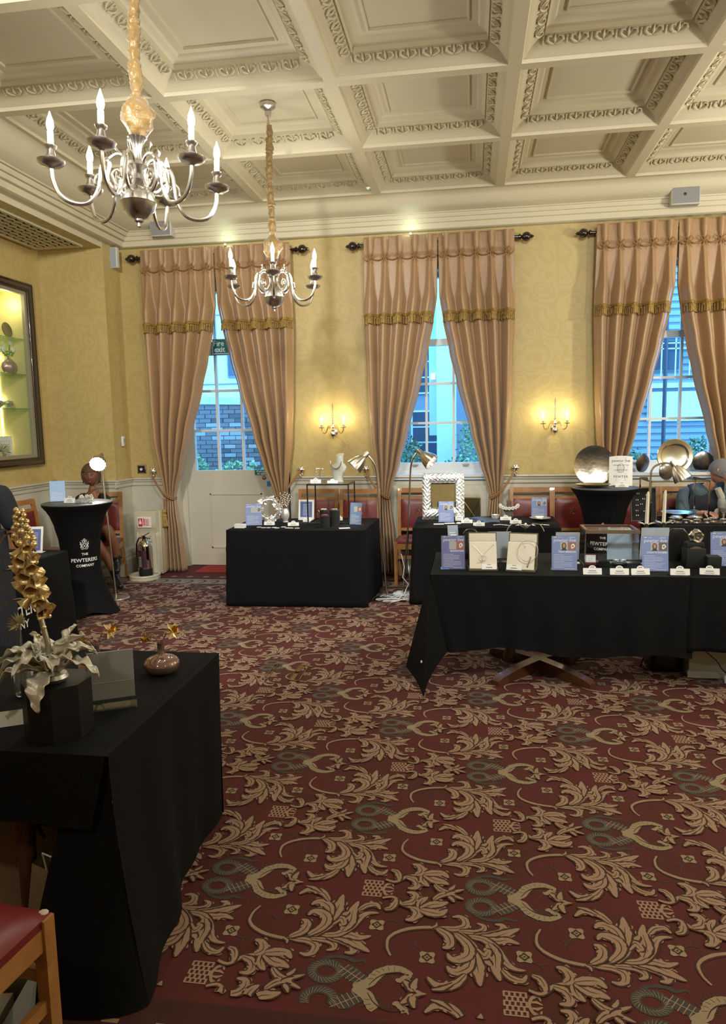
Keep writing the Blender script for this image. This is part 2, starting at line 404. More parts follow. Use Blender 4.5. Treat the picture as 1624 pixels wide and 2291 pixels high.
# --- windows
def sash_window(idx, cx, z0, door=False):
    root = srootE(('door_1' if door else 'window_%d' % idx), (cx, 8.05 if not door else 8.15, 0))
    f = MB(); gl = []
    if not door:
        w = .45; cols = [-.15, .15]; rows = [1.66, 2.09]; b0, b1 = 1.22, 2.50
        f.box(-.56, -w, -.03, .05, 1.12, 3.3); f.box(w, .56, -.03, .05, 1.12, 3.3)      # jambs
        f.box(-w, w, -.03, .05, 1.12, b0); f.box(-w, w, -.03, .05, b1, 2.57); f.box(-w, w, -.03, .05, 3.22, 3.3)
        f.box(-.56, .56, -.05, -.0, 1.10, 1.145)
        f.build('sash_frame', M_WHITE, root, smooth=0)
        for x in cols:
            MB().box(x - .013, x + .013, -.012, .03, b0, b1).build('glazing_bar', M_WHITE, root, smooth=0)
            MB().box(x - .013, x + .013, .02, .05, 2.57, 3.22).build('glazing_bar', M_WHITE, root, smooth=0)
        for z in rows: MB().box(-w, w, -.014, .03, z - .013, z + .013).build('glazing_bar', M_WHITE, root, smooth=0)
        ed = [-w] + cols + [w]; er = [b0] + rows + [b1]
        for a, b in zip(ed, ed[1:]):
            for c, d in zip(er, er[1:]): MB().box(a, b, .010, .014, c, d).build('pane', M_GLASS, root, smooth=0)
            MB().box(a, b, .034, .038, 2.57, 3.22).build('pane', M_GLASS, root, smooth=0)
        for sx in (-.28, .28):
            h = MB(); h.box(sx - .035, sx + .035, -.045, -.028, 1.19, 1.20); h.box(sx - .025, sx + .025, -.05, -.045, 1.178, 1.2); h.build('sash_lift', M_STEEL, root, smooth=0)
        # reveal, sill board and panelled box below
        r = MB(); r.box(-.59, -.56, -.2, .28, 1.07, 3.3); r.box(.56, .59, -.2, .28, 1.07, 3.3); r.box(-.59, .59, -.2, .28, 3.27, 3.3); r.box(-.66, .66, -.26, -.03, 1.075, 1.105); r.box(-.60, .60, -.232, -.03, 1.045, 1.075)
        r.build('window_board', M_WHITE, root)
    else:
        f.box(-.62, -.55, -.05, .1, 0, 3.3); f.box(.55, .62, -.05, .1, 0, 3.3); f.box(-.55, .55, -.05, .1, 2.56, 2.64); f.box(-.55, .55, -.05, .1, 3.2, 3.3)
        f.build('door_frame', M_DOOR, root, smooth=0)
        l = MB(); l.box(-.55, -.44, -.02, .04, .01, 2.56); l.box(.44, .55, -.02, .04, .01, 2.56); l.box(-.44, .44, -.02, .04, .01, 1.15); l.box(-.44, .44, -.02, .04, 2.49, 2.56)
        l.build('door_leaf', M_DOOR, root, smooth=0)
        l = MB()
        for q in ((-.28, .36, .86, .875), (-.28, .36, .22, .235)): l.box(q[0], q[1], -.032, -.02, q[2], q[3])
        for q in ((-.28, -.265), (.345, .36)): l.box(q[0], q[1], -.032, -.02, .22, .875)
        l.build('panel_moulding', M_DOOR, root, smooth=0)
        ed = [-.44, -.15, .15, .44]; er = [1.15, 1.62, 2.08, 2.49]
        for x in (-.15, .15):
            MB().box(x - .014, x + .014, -.015, .03, 1.15, 2.49).build('glazing_bar', M_WHITE, root, smooth=0)
            MB().box(x - .014, x + .014, .0, .04, 2.64, 3.2).build('glazing_bar', M_WHITE, root, smooth=0)
        for z in (1.62, 2.08): MB().box(-.44, .44, -.017, .03, z - .014, z + .014).build('glazing_bar', M_WHITE, root, smooth=0)
        for a, b in zip(ed, ed[1:]):
            for c, d in zip(er, er[1:]): MB().box(a, b, .010, .014, c, d).build('pane', M_GLASS, root, smooth=0)
            MB().box(a, b, .018, .022, 2.64, 3.2).build('pane', M_GLASS, root, smooth=0)
        k = MB(); k.M = T(.395, -.02, 1.06) @ R(pi / 2, 'X'); k.lathe([(.026, 0), (.026, .006), (.018, .01), (.012, .022), (.0, .024)], 16); k.build('lock_escutcheon', M_BRASS, root)
        b = MB(); b.box(.43, .47, -.034, -.02, .96, 1.02); b.build('blue_notice', mat('notice_blue', (.03, .2, .5), .5), root, smooth=0)
        r = MB(); r.box(-.70, -.615, -.305, .2, 0, 3.3); r.box(.615, .75, -.305, .2, 0, 3.3); r.box(-.62, .62, -.3, .1, 3.3, 3.34); r.build('architrave', M_DOOR, root, smooth=0)
    return root
door = sash_window(1, -2.80, 0, True)
win2 = sash_window(2, -.34, 0); win3 = sash_window(3, 2.03, 0)
# panelled cupboard fronts with brass grilles below the windows
for cx in (-.34, 2.03):
    r = thing('radiator_cupboard', 'pale painted panelled cupboard with dark pointed-arch grilles below the %s window' % ('middle' if cx < 0 else 'right-hand'), 'cupboard', (cx, YW - .034, 0))
    b = MB(); b.box(-.58, .58, -.014, .02, .31, .99); b.build('front_panel', M_DADO, r, smooth=0)
    for s in (-1, 1):
        d = MB(); d.box(min(s * .03, s * .50), max(s * .03, s * .50), -.030, -.014, .28, .96); d.build('door', M_DADO, r, smooth=0)
        q = MB(); a0, a1 = sorted((s * .11, s * .43)); q.box(a0, a1, -.032, -.029, .34, .84); q.build('grille_panel', mat('bronze_mesh', (.075, .06, .022), .5, .4), r, smooth=0)
        t = MB(); cxm = (a0 + a1) / 2
        t.tube([(a0, -.034, .36), (a0 + .02, -.034, .6), (cxm, -.034, .8)], .004, 5); t.tube([(a1, -.034, .36), (a1 - .02, -.034, .6), (cxm, -.034, .8)], .004, 5)
        t.tube([(cxm, -.034, .36), (cxm + .04, -.034, .6), (a1, -.034, .82)], .004, 5); t.tube([(cxm, -.034, .36), (cxm - .04, -.034, .6), (a0, -.034, .82)], .004, 5)
        for e in ((a0 - .012, a0), (a1, a1 + .012)): t.box(e[0], e[1], -.037, -.029, .33, .85)
        t.box(a0, a1, -.037, -.029, .84, .852); t.build('brass_tracery', M_BRASS, r)
        k = MB(); k.M = T(s * .24, -.03, .925) @ R(pi / 2, 'X'); k.lathe([(.012, 0), (.006, .01), (.014, .02), (.010, .03), (0, .033)], 12); k.build('knob', M_BRASS, r)

# ================================================================ CARPET PATTERN (inlaid pile motifs, a child of the floor)
STROKES = [[[[0.062, 0.142], [0.048, 0.172], [0.045, 0.212], [0.065, 0.244], [0.111, 0.271], [0.182, 0.286], [0.243, 0.279], [0.285, 0.263], [0.337, 0.244]], 0.0058, 0.013, 0.013, "s"],
[[[0.183, 0.285], [0.197, 0.295], [0.199, 0.31]], 0.0058, 0.0086, 0.0022, "s"],
[[[0.213, 0.287], [0.26, 0.288], [0.293, 0.304], [0.293, 0.334], [0.274, 0.349], [0.25, 0.344]], 0.0101, 0.0245, 0.0043, "l"],
[[[0.273, 0.278], [0.326, 0.279], [0.353, 0.294], [0.353, 0.314], [0.332, 0.323]], 0.0101, 0.0202, 0.0036, "l"],
[[[0.32, 0.263], [0.379, 0.275], [0.415, 0.296], [0.416, 0.322], [0.392, 0.325]], 0.0101, 0.0259, 0.0043, "l"],
[[[0.332, 0.252], [0.39, 0.265], [0.432, 0.29], [0.472, 0.314]], 0.0101, 0.0331, 0.0029, "l"],
[[[0.343, 0.245], [0.395, 0.246], [0.43, 0.254], [0.467, 0.242]], 0.0101, 0.0274, 0.0029, "l"],
[[[0.302, 0.257], [0.355, 0.247], [0.394, 0.207], [0.42, 0.156], [0.446, 0.133], [0.478, 0.13]], 0.0086, 0.0245, 0.0029, "l"],
[[[0.366, 0.232], [0.387, 0.183], [0.388, 0.129], [0.4, 0.079]], 0.0086, 0.036, 0.0043, "l"],
[[[0.407, 0.124], [0.433, 0.095], [0.465, 0.088], [0.48, 0.112]], 0.0072, 0.0216, 0.0029, "l"],
[[[0.279, 0.266], [0.32, 0.21], [0.337, 0.168], [0.364, 0.15], [0.375, 0.135]], 0.0086, 0.0274, 0.0029, "l"],
[[[0.325, 0.206], [0.353, 0.171], [0.368, 0.196], [0.36, 0.203]], 0.0086, 0.0216, 0.0029, "l"],
[[[0.308, 0.204], [0.328, 0.144], [0.336, 0.101], [0.34, 0.05]], 0.0101, 0.0403, 0.0036, "l"],
[[[0.314, 0.181], [0.306, 0.126], [0.276, 0.099], [0.253, 0.101], [0.239, 0.118]], 0.0086, 0.0302, 0.0036, "l"],
[[[0.261, 0.266], [0.302, 0.216], [0.305, 0.176], [0.28, 0.152], [0.252, 0.15], [0.239, 0.172]], 0.0086, 0.0331, 0.0036, "l"],
[[[0.201, 0.28], [0.235, 0.253], [0.247, 0.221], [0.239, 0.2], [0.222, 0.195]], 0.0086, 0.0274, 0.0036, "l"],
[[[0.298, 0.092], [0.271, 0.053], [0.234, 0.036], [0.207, 0.041], [0.182, 0.067]], 0.0029, 0.0274, 0.0043, "l"],
[[[0.26, 0.05], [0.229, 0.027], [0.197, 0.019]], 0.0043, 0.013, 0.0029, "s"],
[[[0.183, 0.0], [0.16, 0.004], [0.143, 0.018]], 0.0022, 0.0101, 0.0101, "s"],
[[[0.147, 0.006], [0.132, 0.025], [0.111, 0.043]], 0.0101, 0.0216, 0.0029, "l"],
[[[0.144, 0.014], [0.145, 0.034], [0.152, 0.056]], 0.0101, 0.0173, 0.0029, "l"],
[[[0.4805, 0.0525], [0.5175, 0.0425], [0.5535, 0.0755], [0.6055, 0.0945], [0.6555, 0.0885]], 0.0086, 0.013, 0.0101, "s"],
[[[0.4935, 0.1115], [0.5175, 0.1005], [0.5285, 0.0705], [0.5285, 0.0515]], 0.0036, 0.0202, 0.0072, "l"],
[[[0.5535, 0.0755], [0.5845, 0.0635], [0.5985, 0.0375], [0.5895, 0.0145], [0.5635, 0.0125]], 0.0086, 0.0259, 0.0043, "l"],
[[[0.5865, 0.0905], [0.6085, 0.1125], [0.5975, 0.1455], [0.5705, 0.1545]], 0.0086, 0.0288, 0.0043, "l"],
[[[0.6115, 0.0895], [0.6185, 0.0545], [0.6395, 0.0295]], 0.0086, 0.0245, 0.0043, "l"],
[[[0.6185, 0.0955], [0.6545, 0.0695], [0.6855, 0.0615], [0.7115, 0.0485]], 0.0086, 0.0331, 0.0036, "l"],
[[[0.6185, 0.0995], [0.6565, 0.1095], [0.6875, 0.1095], [0.7095, 0.0865]], 0.0086, 0.0331, 0.0036, "l"],
[[[0.6595, 0.0435], [0.6835, 0.0145], [0.7155, 0.0065], [0.7655, 0.0275]], 0.0036, 0.0216, 0.0029, "l"],
[[[0.7025, 0.0125], [0.7215, -0.0015], [0.7375, -0.0115]], 0.0058, 0.013, 0.0022, "l"],
[[[0.7125, 0.0175], [0.7255, 0.0325], [0.7325, 0.0475]], 0.0058, 0.0115, 0.0022, "l"]]
PX, PY = .955, .925
Mleaf = mat('carpet_tan_pile', (.37, .235, .155), .95, bump=(700, .6), bdist=.003)
Mrib = mat('carpet_brown_pile', (.052, .020, .008), .95)
Mdrag = mat('carpet_grey_pile', (.060, .052, .042), .95, bump=(700, .5), bdist=.003)
Mgold = mat('carpet_gold_pile', (.33, .25, .15), .95, bump=(700, .5), bdist=.003)
def smooth_pts(pts, k=5):
    P = [Vector((*p, 0)) for p in pts]; out = []
    for i in range(len(P) - 1):
        a = P[max(0, i - 1)]; b = P[i]; c = P[i + 1]; d = P[min(len(P) - 1, i + 2)]
        for u in range(k):
            t = u / k
            out.append(.5 * ((2 * b) + (c - a) * t + (2 * a - 5 * b + 4 * c - d) * t * t + (3 * b - a - 3 * c + d) * t ** 3))
    out.append(P[-1]); return out
def ribbon(pts, w0, wm, w1, kind, jag, rnd, k=5, base=None):
    P = smooth_pts(pts, k); n = len(P); vs = []; fs = []
    for i, p in enumerate(P):
        t = i / (n - 1); a = P[max(0, i - 1)]; b = P[min(n - 1, i + 1)]; d = (b - a).normalized(); nn = Vector((-d.y, d.x, 0))
        if kind == 's': w = w0 + (wm - w0) * min(1, t * 2) if t < .5 else wm + (w1 - wm) * (t - .5) * 2
        else:
            w = w0 * (1 - t) + w1 * t + (wm - (w0 + w1) / 2) * sin(pi * min(1, t ** .75)) ** .8
        j1 = 1 + jag * (rnd.random() - .5); j2 = 1 + jag * (rnd.random() - .5)
        vs += [tuple(p + nn * w / 2 * j1), tuple(p - nn * w / 2 * j2)]
        if i: q = 2 * i; fs.append((q - 2, q - 1, q + 1, q))
    return vs, fs
LAY = {'leaf': ([], []), 'rib': ([], []), 'drag': ([], []), 'gold': ([], [])}
ZL = {'drag': .0010, 'leaf': .0013, 'gold': .0016, 'rib': .0020}
def emit(layer, vs, fs, dz=0, mirror=True):
    V, F = LAY[layer]
    for m in ((1, -1) if mirror else (1,)):
        b = len(V); V.extend([(x, y * m, ZL[layer] + dz + (5e-5 if m < 0 else 0) + 6e-5 * q_ / len(vs)) for q_, (x, y, *_) in enumerate(vs)]); F.extend([tuple(b + i for i in (f if m > 0 else f[::-1])) for f in fs])
def disc(cx, cy, rx, ry, n=12, petals=0, inner=None, rot=0):
    o = []
    for k in range(n):
        a = 2 * pi * k / n; r = 1 + (petals and .22 * cos(petals * (a - rot)))
        o.append((cx + rx * r * cos(a), cy + ry * r * sin(a)))
    if inner is None: return o, [tuple(range(n))]
    i_ = [(cx + (x - cx) * inner[0] , cy + (y - cy) * inner[1]) for x, y in o]
    return o + i_, [(k, (k + 1) % n, n + (k + 1) % n, n + k) for k in range(n)]
rnd = random.Random(5)
for si, (pts, w0, wm, w1, kind) in enumerate(STROKES):
    sc = 1.02 if kind == 'l' else 1.0; zi = si * 1.2e-4
    vs, fs = ribbon(pts, w0, wm * sc, w1, kind, .22, rnd)
    lobes = []
    if kind == 'l' and wm > .02:
        PP = smooth_pts(pts, 4)
        for t_ in (.42, .68):
            ii = int(t_ * (len(PP) - 1)); d = (PP[min(len(PP) - 1, ii + 1)] - PP[ii - 1]).normalized(); nn = Vector((-d.y, d.x, 0))
            for sg in (-1, 1):
                c = PP[ii] + nn * sg * wm * .42
                lobes.append([(c.x - d.x * .008, c.y - d.y * .008), (c.x + nn.x * sg * wm * .12 + d.x * .006, c.y + nn.y * sg * wm * .12 + d.y * .006), (c.x + nn.x * sg * wm * .16 + d.x * .014, c.y + nn.y * sg * wm * .16 + d.y * .014)])
    emit('rib', *ribbon(pts, w0 + .008, wm * sc + .014, w1 + .010, kind, .15, rnd), dz=zi - .0007)
    for li, lb in enumerate(lobes): emit('rib', *ribbon(lb, .012, .015, .004, 's', .2, rnd, 2), dz=zi - .0007 - 2.5e-5 * (li + 1))
    emit('leaf', vs, fs, dz=zi + 5e-5)
    for li, lb in enumerate(lobes): emit('leaf', *ribbon(lb, .009, .012, .003, 's', .2, rnd, 2), dz=zi - 2.5e-5 * li)
    if kind == 'l' and wm > .02:
        P = smooth_pts(pts, 3); q = [(p.x, p.y) for p in P[:max(3, int(len(P) * .74))]]
        emit('rib', *ribbon(q, .0022, .0036, .0012, 's', .6, rnd, 2), dz=zi - .0007 + 1.0e-4)
for (a, b), (tx, ty) in (((.176, .148), (-.06, .05)), ((.478, .188), (.07, -.03))):
    emit('gold', *disc(a, b, .026, .026, 20, 4, rot=pi / 4)); emit('rib', *disc(a, b, .015, .015, 16, 4, (.55, .55), rot=0)); emit('rib', *disc(a, b, .004, .004, 6))
    emit('drag', *ribbon([(a, b), (a + tx * .6, b + ty * .9), (a + tx, b + ty * .7)], .003, .004, .003, 's', .6, rnd, 3))
    emit('drag', *ribbon([(a + tx * .6, b + ty * .85), (a + tx * .8, b + ty * 1.5)], .003, .004, .002, 's', .6, rnd, 3))
# brick-ended square on the axis
def quad(layer, x0, x1, y0, y1, dz=0): emit(layer, [(x0, y0), (x1, y0), (x1, y1), (x0, y1)], [(0, 1, 2, 3)], dz, mirror=False)
for r_ in range(6):
    y = -.0425 + .017 * r_
    quad('leaf', .405, .475, y - .0025, y + .0025)
    for c in range(4 if r_ % 2 else 5):
        x = .407 + .016 * c + (.008 if r_ % 2 else 0)
        if r_ < 5: emit('leaf', [(x - .003, y), (x + .004, y), (x + .004, y + .017), (x - .003, y + .017)], [(0, 1, 2, 3)], 0, False)
emit('leaf', *ribbon([(.478, .0), (.486, .025), (.505, .035), (.512, .018)], .008, .012, .004, 's', .3, rnd, 3))
emit('leaf', *ribbon([(.486, .01), (.50, .012), (.516, .004)], .006, .010, .004, 's', .3, rnd, 3))
# paired serpents
emit('drag', *disc(-.128, .054, .060, .050, 22, 0, (.46, .40)))
for k in range(26):
    a = 2 * pi * k / 26; emit('gold', *ribbon([(-.128 + .034 * cos(a), .054 + .027 * sin(a)), (-.128 + .055 * cos(a + .35), .054 + .046 * sin(a + .35))], .0018, .0022, .0012, 's', .2, rnd, 1), dz=-.0004)
emit('drag', *ribbon([(-.15, .100), (-.11, .118), (-.07, .116), (-.05, .104), (-.02, .112), (-.012, .098)], .012, .016, .003, 's', .3, rnd, 3))
emit('drag', *ribbon([(-.075, .070), (-.04, .048), (.004, .018)], .050, .052, .030, 's', .15, rnd, 4), dz=-.0001)
for k in range(7):
    t = k / 6; cx_, cy_ = -.075 + .079 * t, .070 - .052 * t
    for sg in (-1, 1):
        emit('leaf', *ribbon([(cx_ - .016, cy_ + sg * .016 - .006), (cx_ + .014, cy_ - sg * .014 + .004)], .0028, .0030, .0028, 's', .2, rnd, 1), dz=.0002)
emit('gold', *ribbon([(-.035, .0), (-.01, .012), (.012, .028), (.030, .060), (.062, .084), (.100, .088), (.136, .070)], .018, .036, .012, 'l', .2, rnd, 5))
for k in range(9):
    t = k / 8; a = pi * (.93 - .80 * t); cx_, cy_ = .070 + .058 * cos(a), .030 + .056 * sin(a)
    emit('rib', *ribbon([(cx_ - .007 * cos(a), cy_ - .007 * sin(a)), (cx_ + .010 * cos(a + .5), cy_ + .010 * sin(a + .5))], .0015, .0022, .001, 's', .3, rnd, 1))
emit('gold', *ribbon([(.128, .078), (.120, .060), (.100, .044), (.088, .048)], .016, .022, .007, 'l', .2, rnd, 3))
emit('rib', *disc(.122, .068, .004, .004, 6))
emit('rib', *ribbon([(.010, .014), (.030, .045), (.055, .064), (.085, .072), (.12, .068)], .002, .0045, .002, 's', .4, rnd, 3))
for k in range(15):
    t = k / 14; a = pi * (.98 - .85 * t); cx_, cy_ = .070 + .072 * cos(a), .030 + .072 * sin(a)
    emit('drag', *ribbon([(cx_ * .97, cy_ * .97), (cx_ + .014 * cos(a), cy_ + .014 * sin(a))], .006, .005, .001, 's', .2, rnd, 1), dz=-.0002)
for k in range(8):
    t = k / 7; a = pi * (.95 - .7 * t); cx_, cy_ = .072 + .036 * cos(a), .028 + .036 * sin(a)
    emit('drag', *ribbon([(cx_, cy_), (cx_ - .014 * cos(a), cy_ - .014 * sin(a))], .006, .005, .001, 's', .2, rnd, 1), dz=-.0002)
cells = []
for i in range(-7, 8):
    for j in range(-2, 8):
        for h in (0, 1):
            ox = -.314 + i * PX + h * PX / 2; oy = 1.912 + j * PY + h * PY / 2 - (.925 if j > 50 else 0)
            if -5.4 < ox < 5.2: cells.append((ox, oy))
YB0, YB1 = 1.83, 7.13
for layer, m in (('drag', Mdrag), ('leaf', Mleaf), ('gold', Mgold), ('rib', Mrib)):
    V, F = LAY[layer]; vs = []; fs = []
    for ox, oy in cells:
        for f in F:
            yc = sum(V[i][1] for i in f) / len(f) + oy; xc = sum(V[i][0] for i in f) / len(f) + ox
            if YB0 + .01 < yc < YB1 - .01 and -4.6 < xc < 5.15:
                b = len(vs); vs.extend([(V[i][0] + ox, min(YB1, max(YB0, V[i][1] + oy)), V[i][2]) for i in f]); fs.append(tuple(range(b, b + len(f))))
    mb = MB(); mb.add(vs, fs); o = mb.build('carpet_motif', m, floor, smooth=0); stuff(o)
# borders: pale guilloche band near the windows, dark edge near the photographer
b = MB(); b.box(-4.6, 5.15, 7.15, 7.38, .0002, .0012); b.build('carpet_border', mat('carpet_border_grey', (.27, .20, .15), .95, bump=(700, .5), bdist=.003), floor, smooth=0)
b = MB()
for y in (7.145, 7.385): b.box(-4.6, 5.15, y - .008, y + .008, .0012, .0018)
x = -4.5
while x < 5.1:
    vs, fs = ribbon([(x, 7.19), (x + .03, 7.21), (x + .05, 7.27), (x + .02, 7.32), (x - .03, 7.31), (x - .04, 7.27)], .02, .03, .01, 'l', .1, rnd, 3)
    b.add([(p[0], p[1], .0016) for p in vs], fs); x += .145
stuff(b.build('carpet_border_motif', Mdrag, floor, smooth=0))
b = MB(); x = -4.45
while x < 5.1:
    b.add([(x - .05, 7.5, .0012), (x, 7.47, .0012), (x + .05, 7.5, .0012), (x, 7.53, .0012)], [(0, 1, 2, 3)]); x += .19
for k in range(60):
    b.add([(-4.4 + k * .16, 1.70, .0014), (-4.35 + k * .16, 1.70, .0014), (-4.35 + k * .16, 1.715, .0014), (-4.4 + k * .16, 1.715, .0014)], [(0, 1, 2, 3)])
stuff(b.build('carpet_border_fleck', Mleaf, floor, smooth=0))
b = MB(); b.box(-4.6, 5.15, 1.62, 1.80, .0002, .0010); b.build('carpet_border', mat('carpet_border_dark', (.05, .012, .008), .95), floor, smooth=0)
b = MB(); b.box(-4.6, 5.15, 1.50, 1.62, .0002, .0010); b.build('carpet_edge', mat('carpet_binding', (.17, .11, .06), .9), floor, smooth=0)
m_ = tag(MB().bbox(-3.15, -2.2, 7.72, 8.10, .0005, .012, .003).build('door_mat', mat('red_mat', (.33, .03, .025), .95, bump=(600, .6), bdist=.003)), 'plain bright red mat on the floor at the foot of the fire door', 'mat')

# ================================================================ OUTSIDE THE WINDOWS
M_PAVE = mat('courtyard_paving', (.25, .26, .27), .8, var=(2, (.19, .20, .22)))
struct(MB().box(-14, 16, 8.36, 30, -.12, -.02).build('courtyard_ground', M_PAVE, smooth=0))
BRK = [mat('old_brick', (.17, .13, .13), .9), mat('old_brick_pale', (.30, .27, .26), .9), mat('old_brick_dark', (.09, .075, .08), .9)]
bw = thing('garden_wall', 'old weathered brick wall with stone coping seen through the fire door', 'garden wall', (-4.35, 12.0, -.02))
MB().box(-2.2, 1.3, .03, .35, 0, 2.12).build('mortar_core', mat('mortar', (.34, .33, .31), .95), bw, smooth=0)
cop = MB()
cop.loft([[(-2.25, -.04, 2.14), (-2.25, .42, 2.14), (-2.25, .30, 2.26), (-2.25, .02, 2.26)], [(1.35, -.04, 2.02), (1.35, .42, 2.02), (1.35, .30, 2.14), (1.35, .02, 2.14)]], True, True)
cop.build('stone_coping', mat('coping_stone', (.42, .42, .40), .85, var=(5, (.30, .31, .30))), bw, smooth=0)
bmesh_b = [MB().box(-.102, .102, 0, .05, 0, .062).build('brick', BRK[i], bw, smooth=0) for i in range(3)]
for i, b in enumerate(bmesh_b): b.location = (-.9 + .215 * i, 0, .90)
rb = random.Random(3); nb = 0; far = MB()
for r_ in range(28):
    for c in range(16):
        x = -2.05 + c * .215 + (.107 if r_ % 2 else 0); z = .03 + r_ * .075
        if z > 2.02 or (r_ * .075 + .03 - .9) ** 2 < 1e-6 and False: continue
        near = z > .9 and -.95 < x < 1.0
        if near and nb < 240:
            o = bmesh_b[rb.choice((0, 0, 1, 2, 0))].copy(); COL.objects.link(o); o.location = (x, -rb.random() * .012, z); nb += 1
        else: far.box(x - .102, x + .102, -.004, .05, z, z + .062)
for b in bmesh_b: bpy.data.objects.remove(b)
stuff(far.build('brickwork', BRK[0], bw, smooth=0))

def shrub(loc, rx, ry, h, n, label, seed, colr):
    r = thing('shrub', label, 'shrub', loc); q = random.Random(seed)
    b = MB()
    for k in range(9):
        a = q.random() * 6.28; b.tube([(0, 0, 0), (cos(a) * rx * .3, sin(a) * ry * .3, h * .5), (cos(a) * rx * .7, sin(a) * ry * .7, h * .9)], [.02, .012, .004], 5)
    b.build('stem', mat('shrub_stem', (.07, .05, .03), .9), r)
    lf = MB()
    for k in range(n):
        a = q.random() * 6.28; u = q.random() ** .5; zz = q.random() ** .7
        p = Vector((cos(a) * rx * u, sin(a) * ry * u, h * (.1 + .9 * zz * (1 - .35 * u * u))))
        s = .035 + .035 * q.random(); d = Vector((q.uniform(-1, 1), q.uniform(-1, 1), q.uniform(-.2, 1))).normalized(); e = d.cross(Vector((q.uniform(-1, 1), q.uniform(-1, 1), q.uniform(-1, 1)))).normalized()
        lf.add([tuple(p), tuple(p + d * s * .5 + e * s * .35), tuple(p + d * s * 1.3), tuple(p + d * s * .5 - e * s * .35)], [(0, 1, 2, 3)])
    stuff(lf.build('foliage', mat(colr[0], colr[1], .5, var=(4, colr[2])), r, smooth=0)); return r
G1 = ('shrub_green', (.16, .26, .12), (.05, .12, .06)); G2 = ('shrub_pale_green', (.30, .42, .20), (.12, .22, .10))
shrub((-4.75, 11.1, -.02), .55, .5, 1.42, 2600, 'leafy green bush in front of the brick wall outside the fire door', 1, G2)
shrub((-3.65, 11.0, -.02), .5, .45, 1.18, 1600, 'smaller pale green bush right of the leafy bush outside the fire door', 2, G2)
shrub((-1.15, 11.0, -.02), .55, .5, 1.60, 2600, 'tall dense bush outside the middle window, left of the pale pillar', 4, G1)
shrub((-.20, 10.9, -.02), .40, .4, 1.18, 2000, 'low dense bush at the foot of the pale pillar outside', 5, G1)
shrub((.35, 12.5, -.02), .6, .5, 2.15, 2400, 'bright young tree outside, right of the pale pillar', 6, G2)
shrub((2.2, 10.8, -.02), .60, .5, 1.30, 2600, 'wide bush outside the right-hand window, left half', 7, G1)
shrub((3.4, 10.9, -.02), .60, .5, 1.42, 2600, 'wide bush outside the right-hand window, right half', 8, G1)
fb = thing('flower_cluster', 'pale round blossoms on the bush outside the fire door', 'flowers', (-4.35, 10.6, 1.12))
for k, (x, z, r_) in enumerate(((-.07, .0, .055), (.02, .03, .05), (.10, -.01, .06))):
    MB().ball((x, 0, z), r_, 10, 6).build('blossom', mat('blossom_white', (.75, .68, .60), .8), fb)
M_PALEB = mat('pale_render', (.64, .66, .64), .7); M_DKW = mat('dark_window_glass', (.03, .05, .08), .15); M_GREYB = mat('slate_cladding', (.17, .19, .22), .6)
# building behind the brick wall
b1 = thing('pale_building', 'pale panelled building with tall dark paired windows beyond the brick wall', 'building', (-4.6, 15.5, -.02))
MB().box(-3, 2.6, 0, 3, 0, 9).build('facade', M_PALEB, b1, smooth=0)
for z in (2.6, 3.35, 4.1, 4.85, 5.6): MB().box(-3, 2.6, -.012, 0, z, z + .03).build('facade_joint', M_GREYB, b1, smooth=0)
for x in (-2.1, -.72, 1.35):
    f = MB(); f.box(x, x + .62, -.06, 0, 2.75, 5.5); w = f.build('window', M_GREYB, b1, smooth=0)
    for q in (.03, .33): MB().box(x + q, x + q + .26, -.075, -.058, 2.80, 5.45).build('pane', M_DKW, w, smooth=0)
# pillar outside middle window
pl = thing('pale_pillar', 'broad pale concrete pillar with a narrow recessed side outside the middle window', 'pillar', (-.47, 13.0, -.02))
MB().box(-.14, .20, 0, .5, 0, 7).build('shaft', M_PALEB, pl, smooth=0); MB().box(-.28, -.14, .12, .5, 1.45, 7).build('downpipe_casing', mat('blue_grey_casing', (.40, .48, .62), .6), pl, smooth=0)
lb = MB(); lb.box(-.24, -.17, .02, .12, 2.45, 2.55); lb.build('wall_light', mat('lantern_glow', (.9, .95, 1), .4, emis=(.8, .95, 1, 1.2)), pl, smooth=0)
b2 = thing('grey_building', 'dark grey building with small-paned windows behind the pale pillar', 'building', (-.8, 15.8, -.02))
MB().box(-1.1, 1.9, 0, 3, 0, 9).build('facade', M_GREYB, b2, smooth=0)
for x, z in ((-.5, .9), (-.5, 2.3), (-.5, 3.7), (1.2, 2.0), (1.2, 3.4), (1.2, 4.8)):
    w = MB().box(x, x + .7, -.05, 0, z, z + 1.05).build('window', mat('outside_sash', (.5, .52, .52), .5), b2, smooth=0)
    for a in range(2):
        for c in range(3): MB().box(x + .04 + a * .33, x + .33 + a * .33, -.06, -.045, z + .04 + c * .335, z + .34 + c * .335).build('pane', M_DKW, w, smooth=0)
cn = thing('dark_canopy', 'dark flat canopy low behind the young tree outside', 'canopy', (.45, 14.2, 1.38)); MB().box(-.45, .5, 0, .6, 0, .3).build('fascia', mat('canopy_dark', (.05, .055, .07), .6), cn, smooth=0); MB().box(-.40, -.34, .1, .5, -1.38, 0).build('post', M_GREYB, cn, smooth=0)
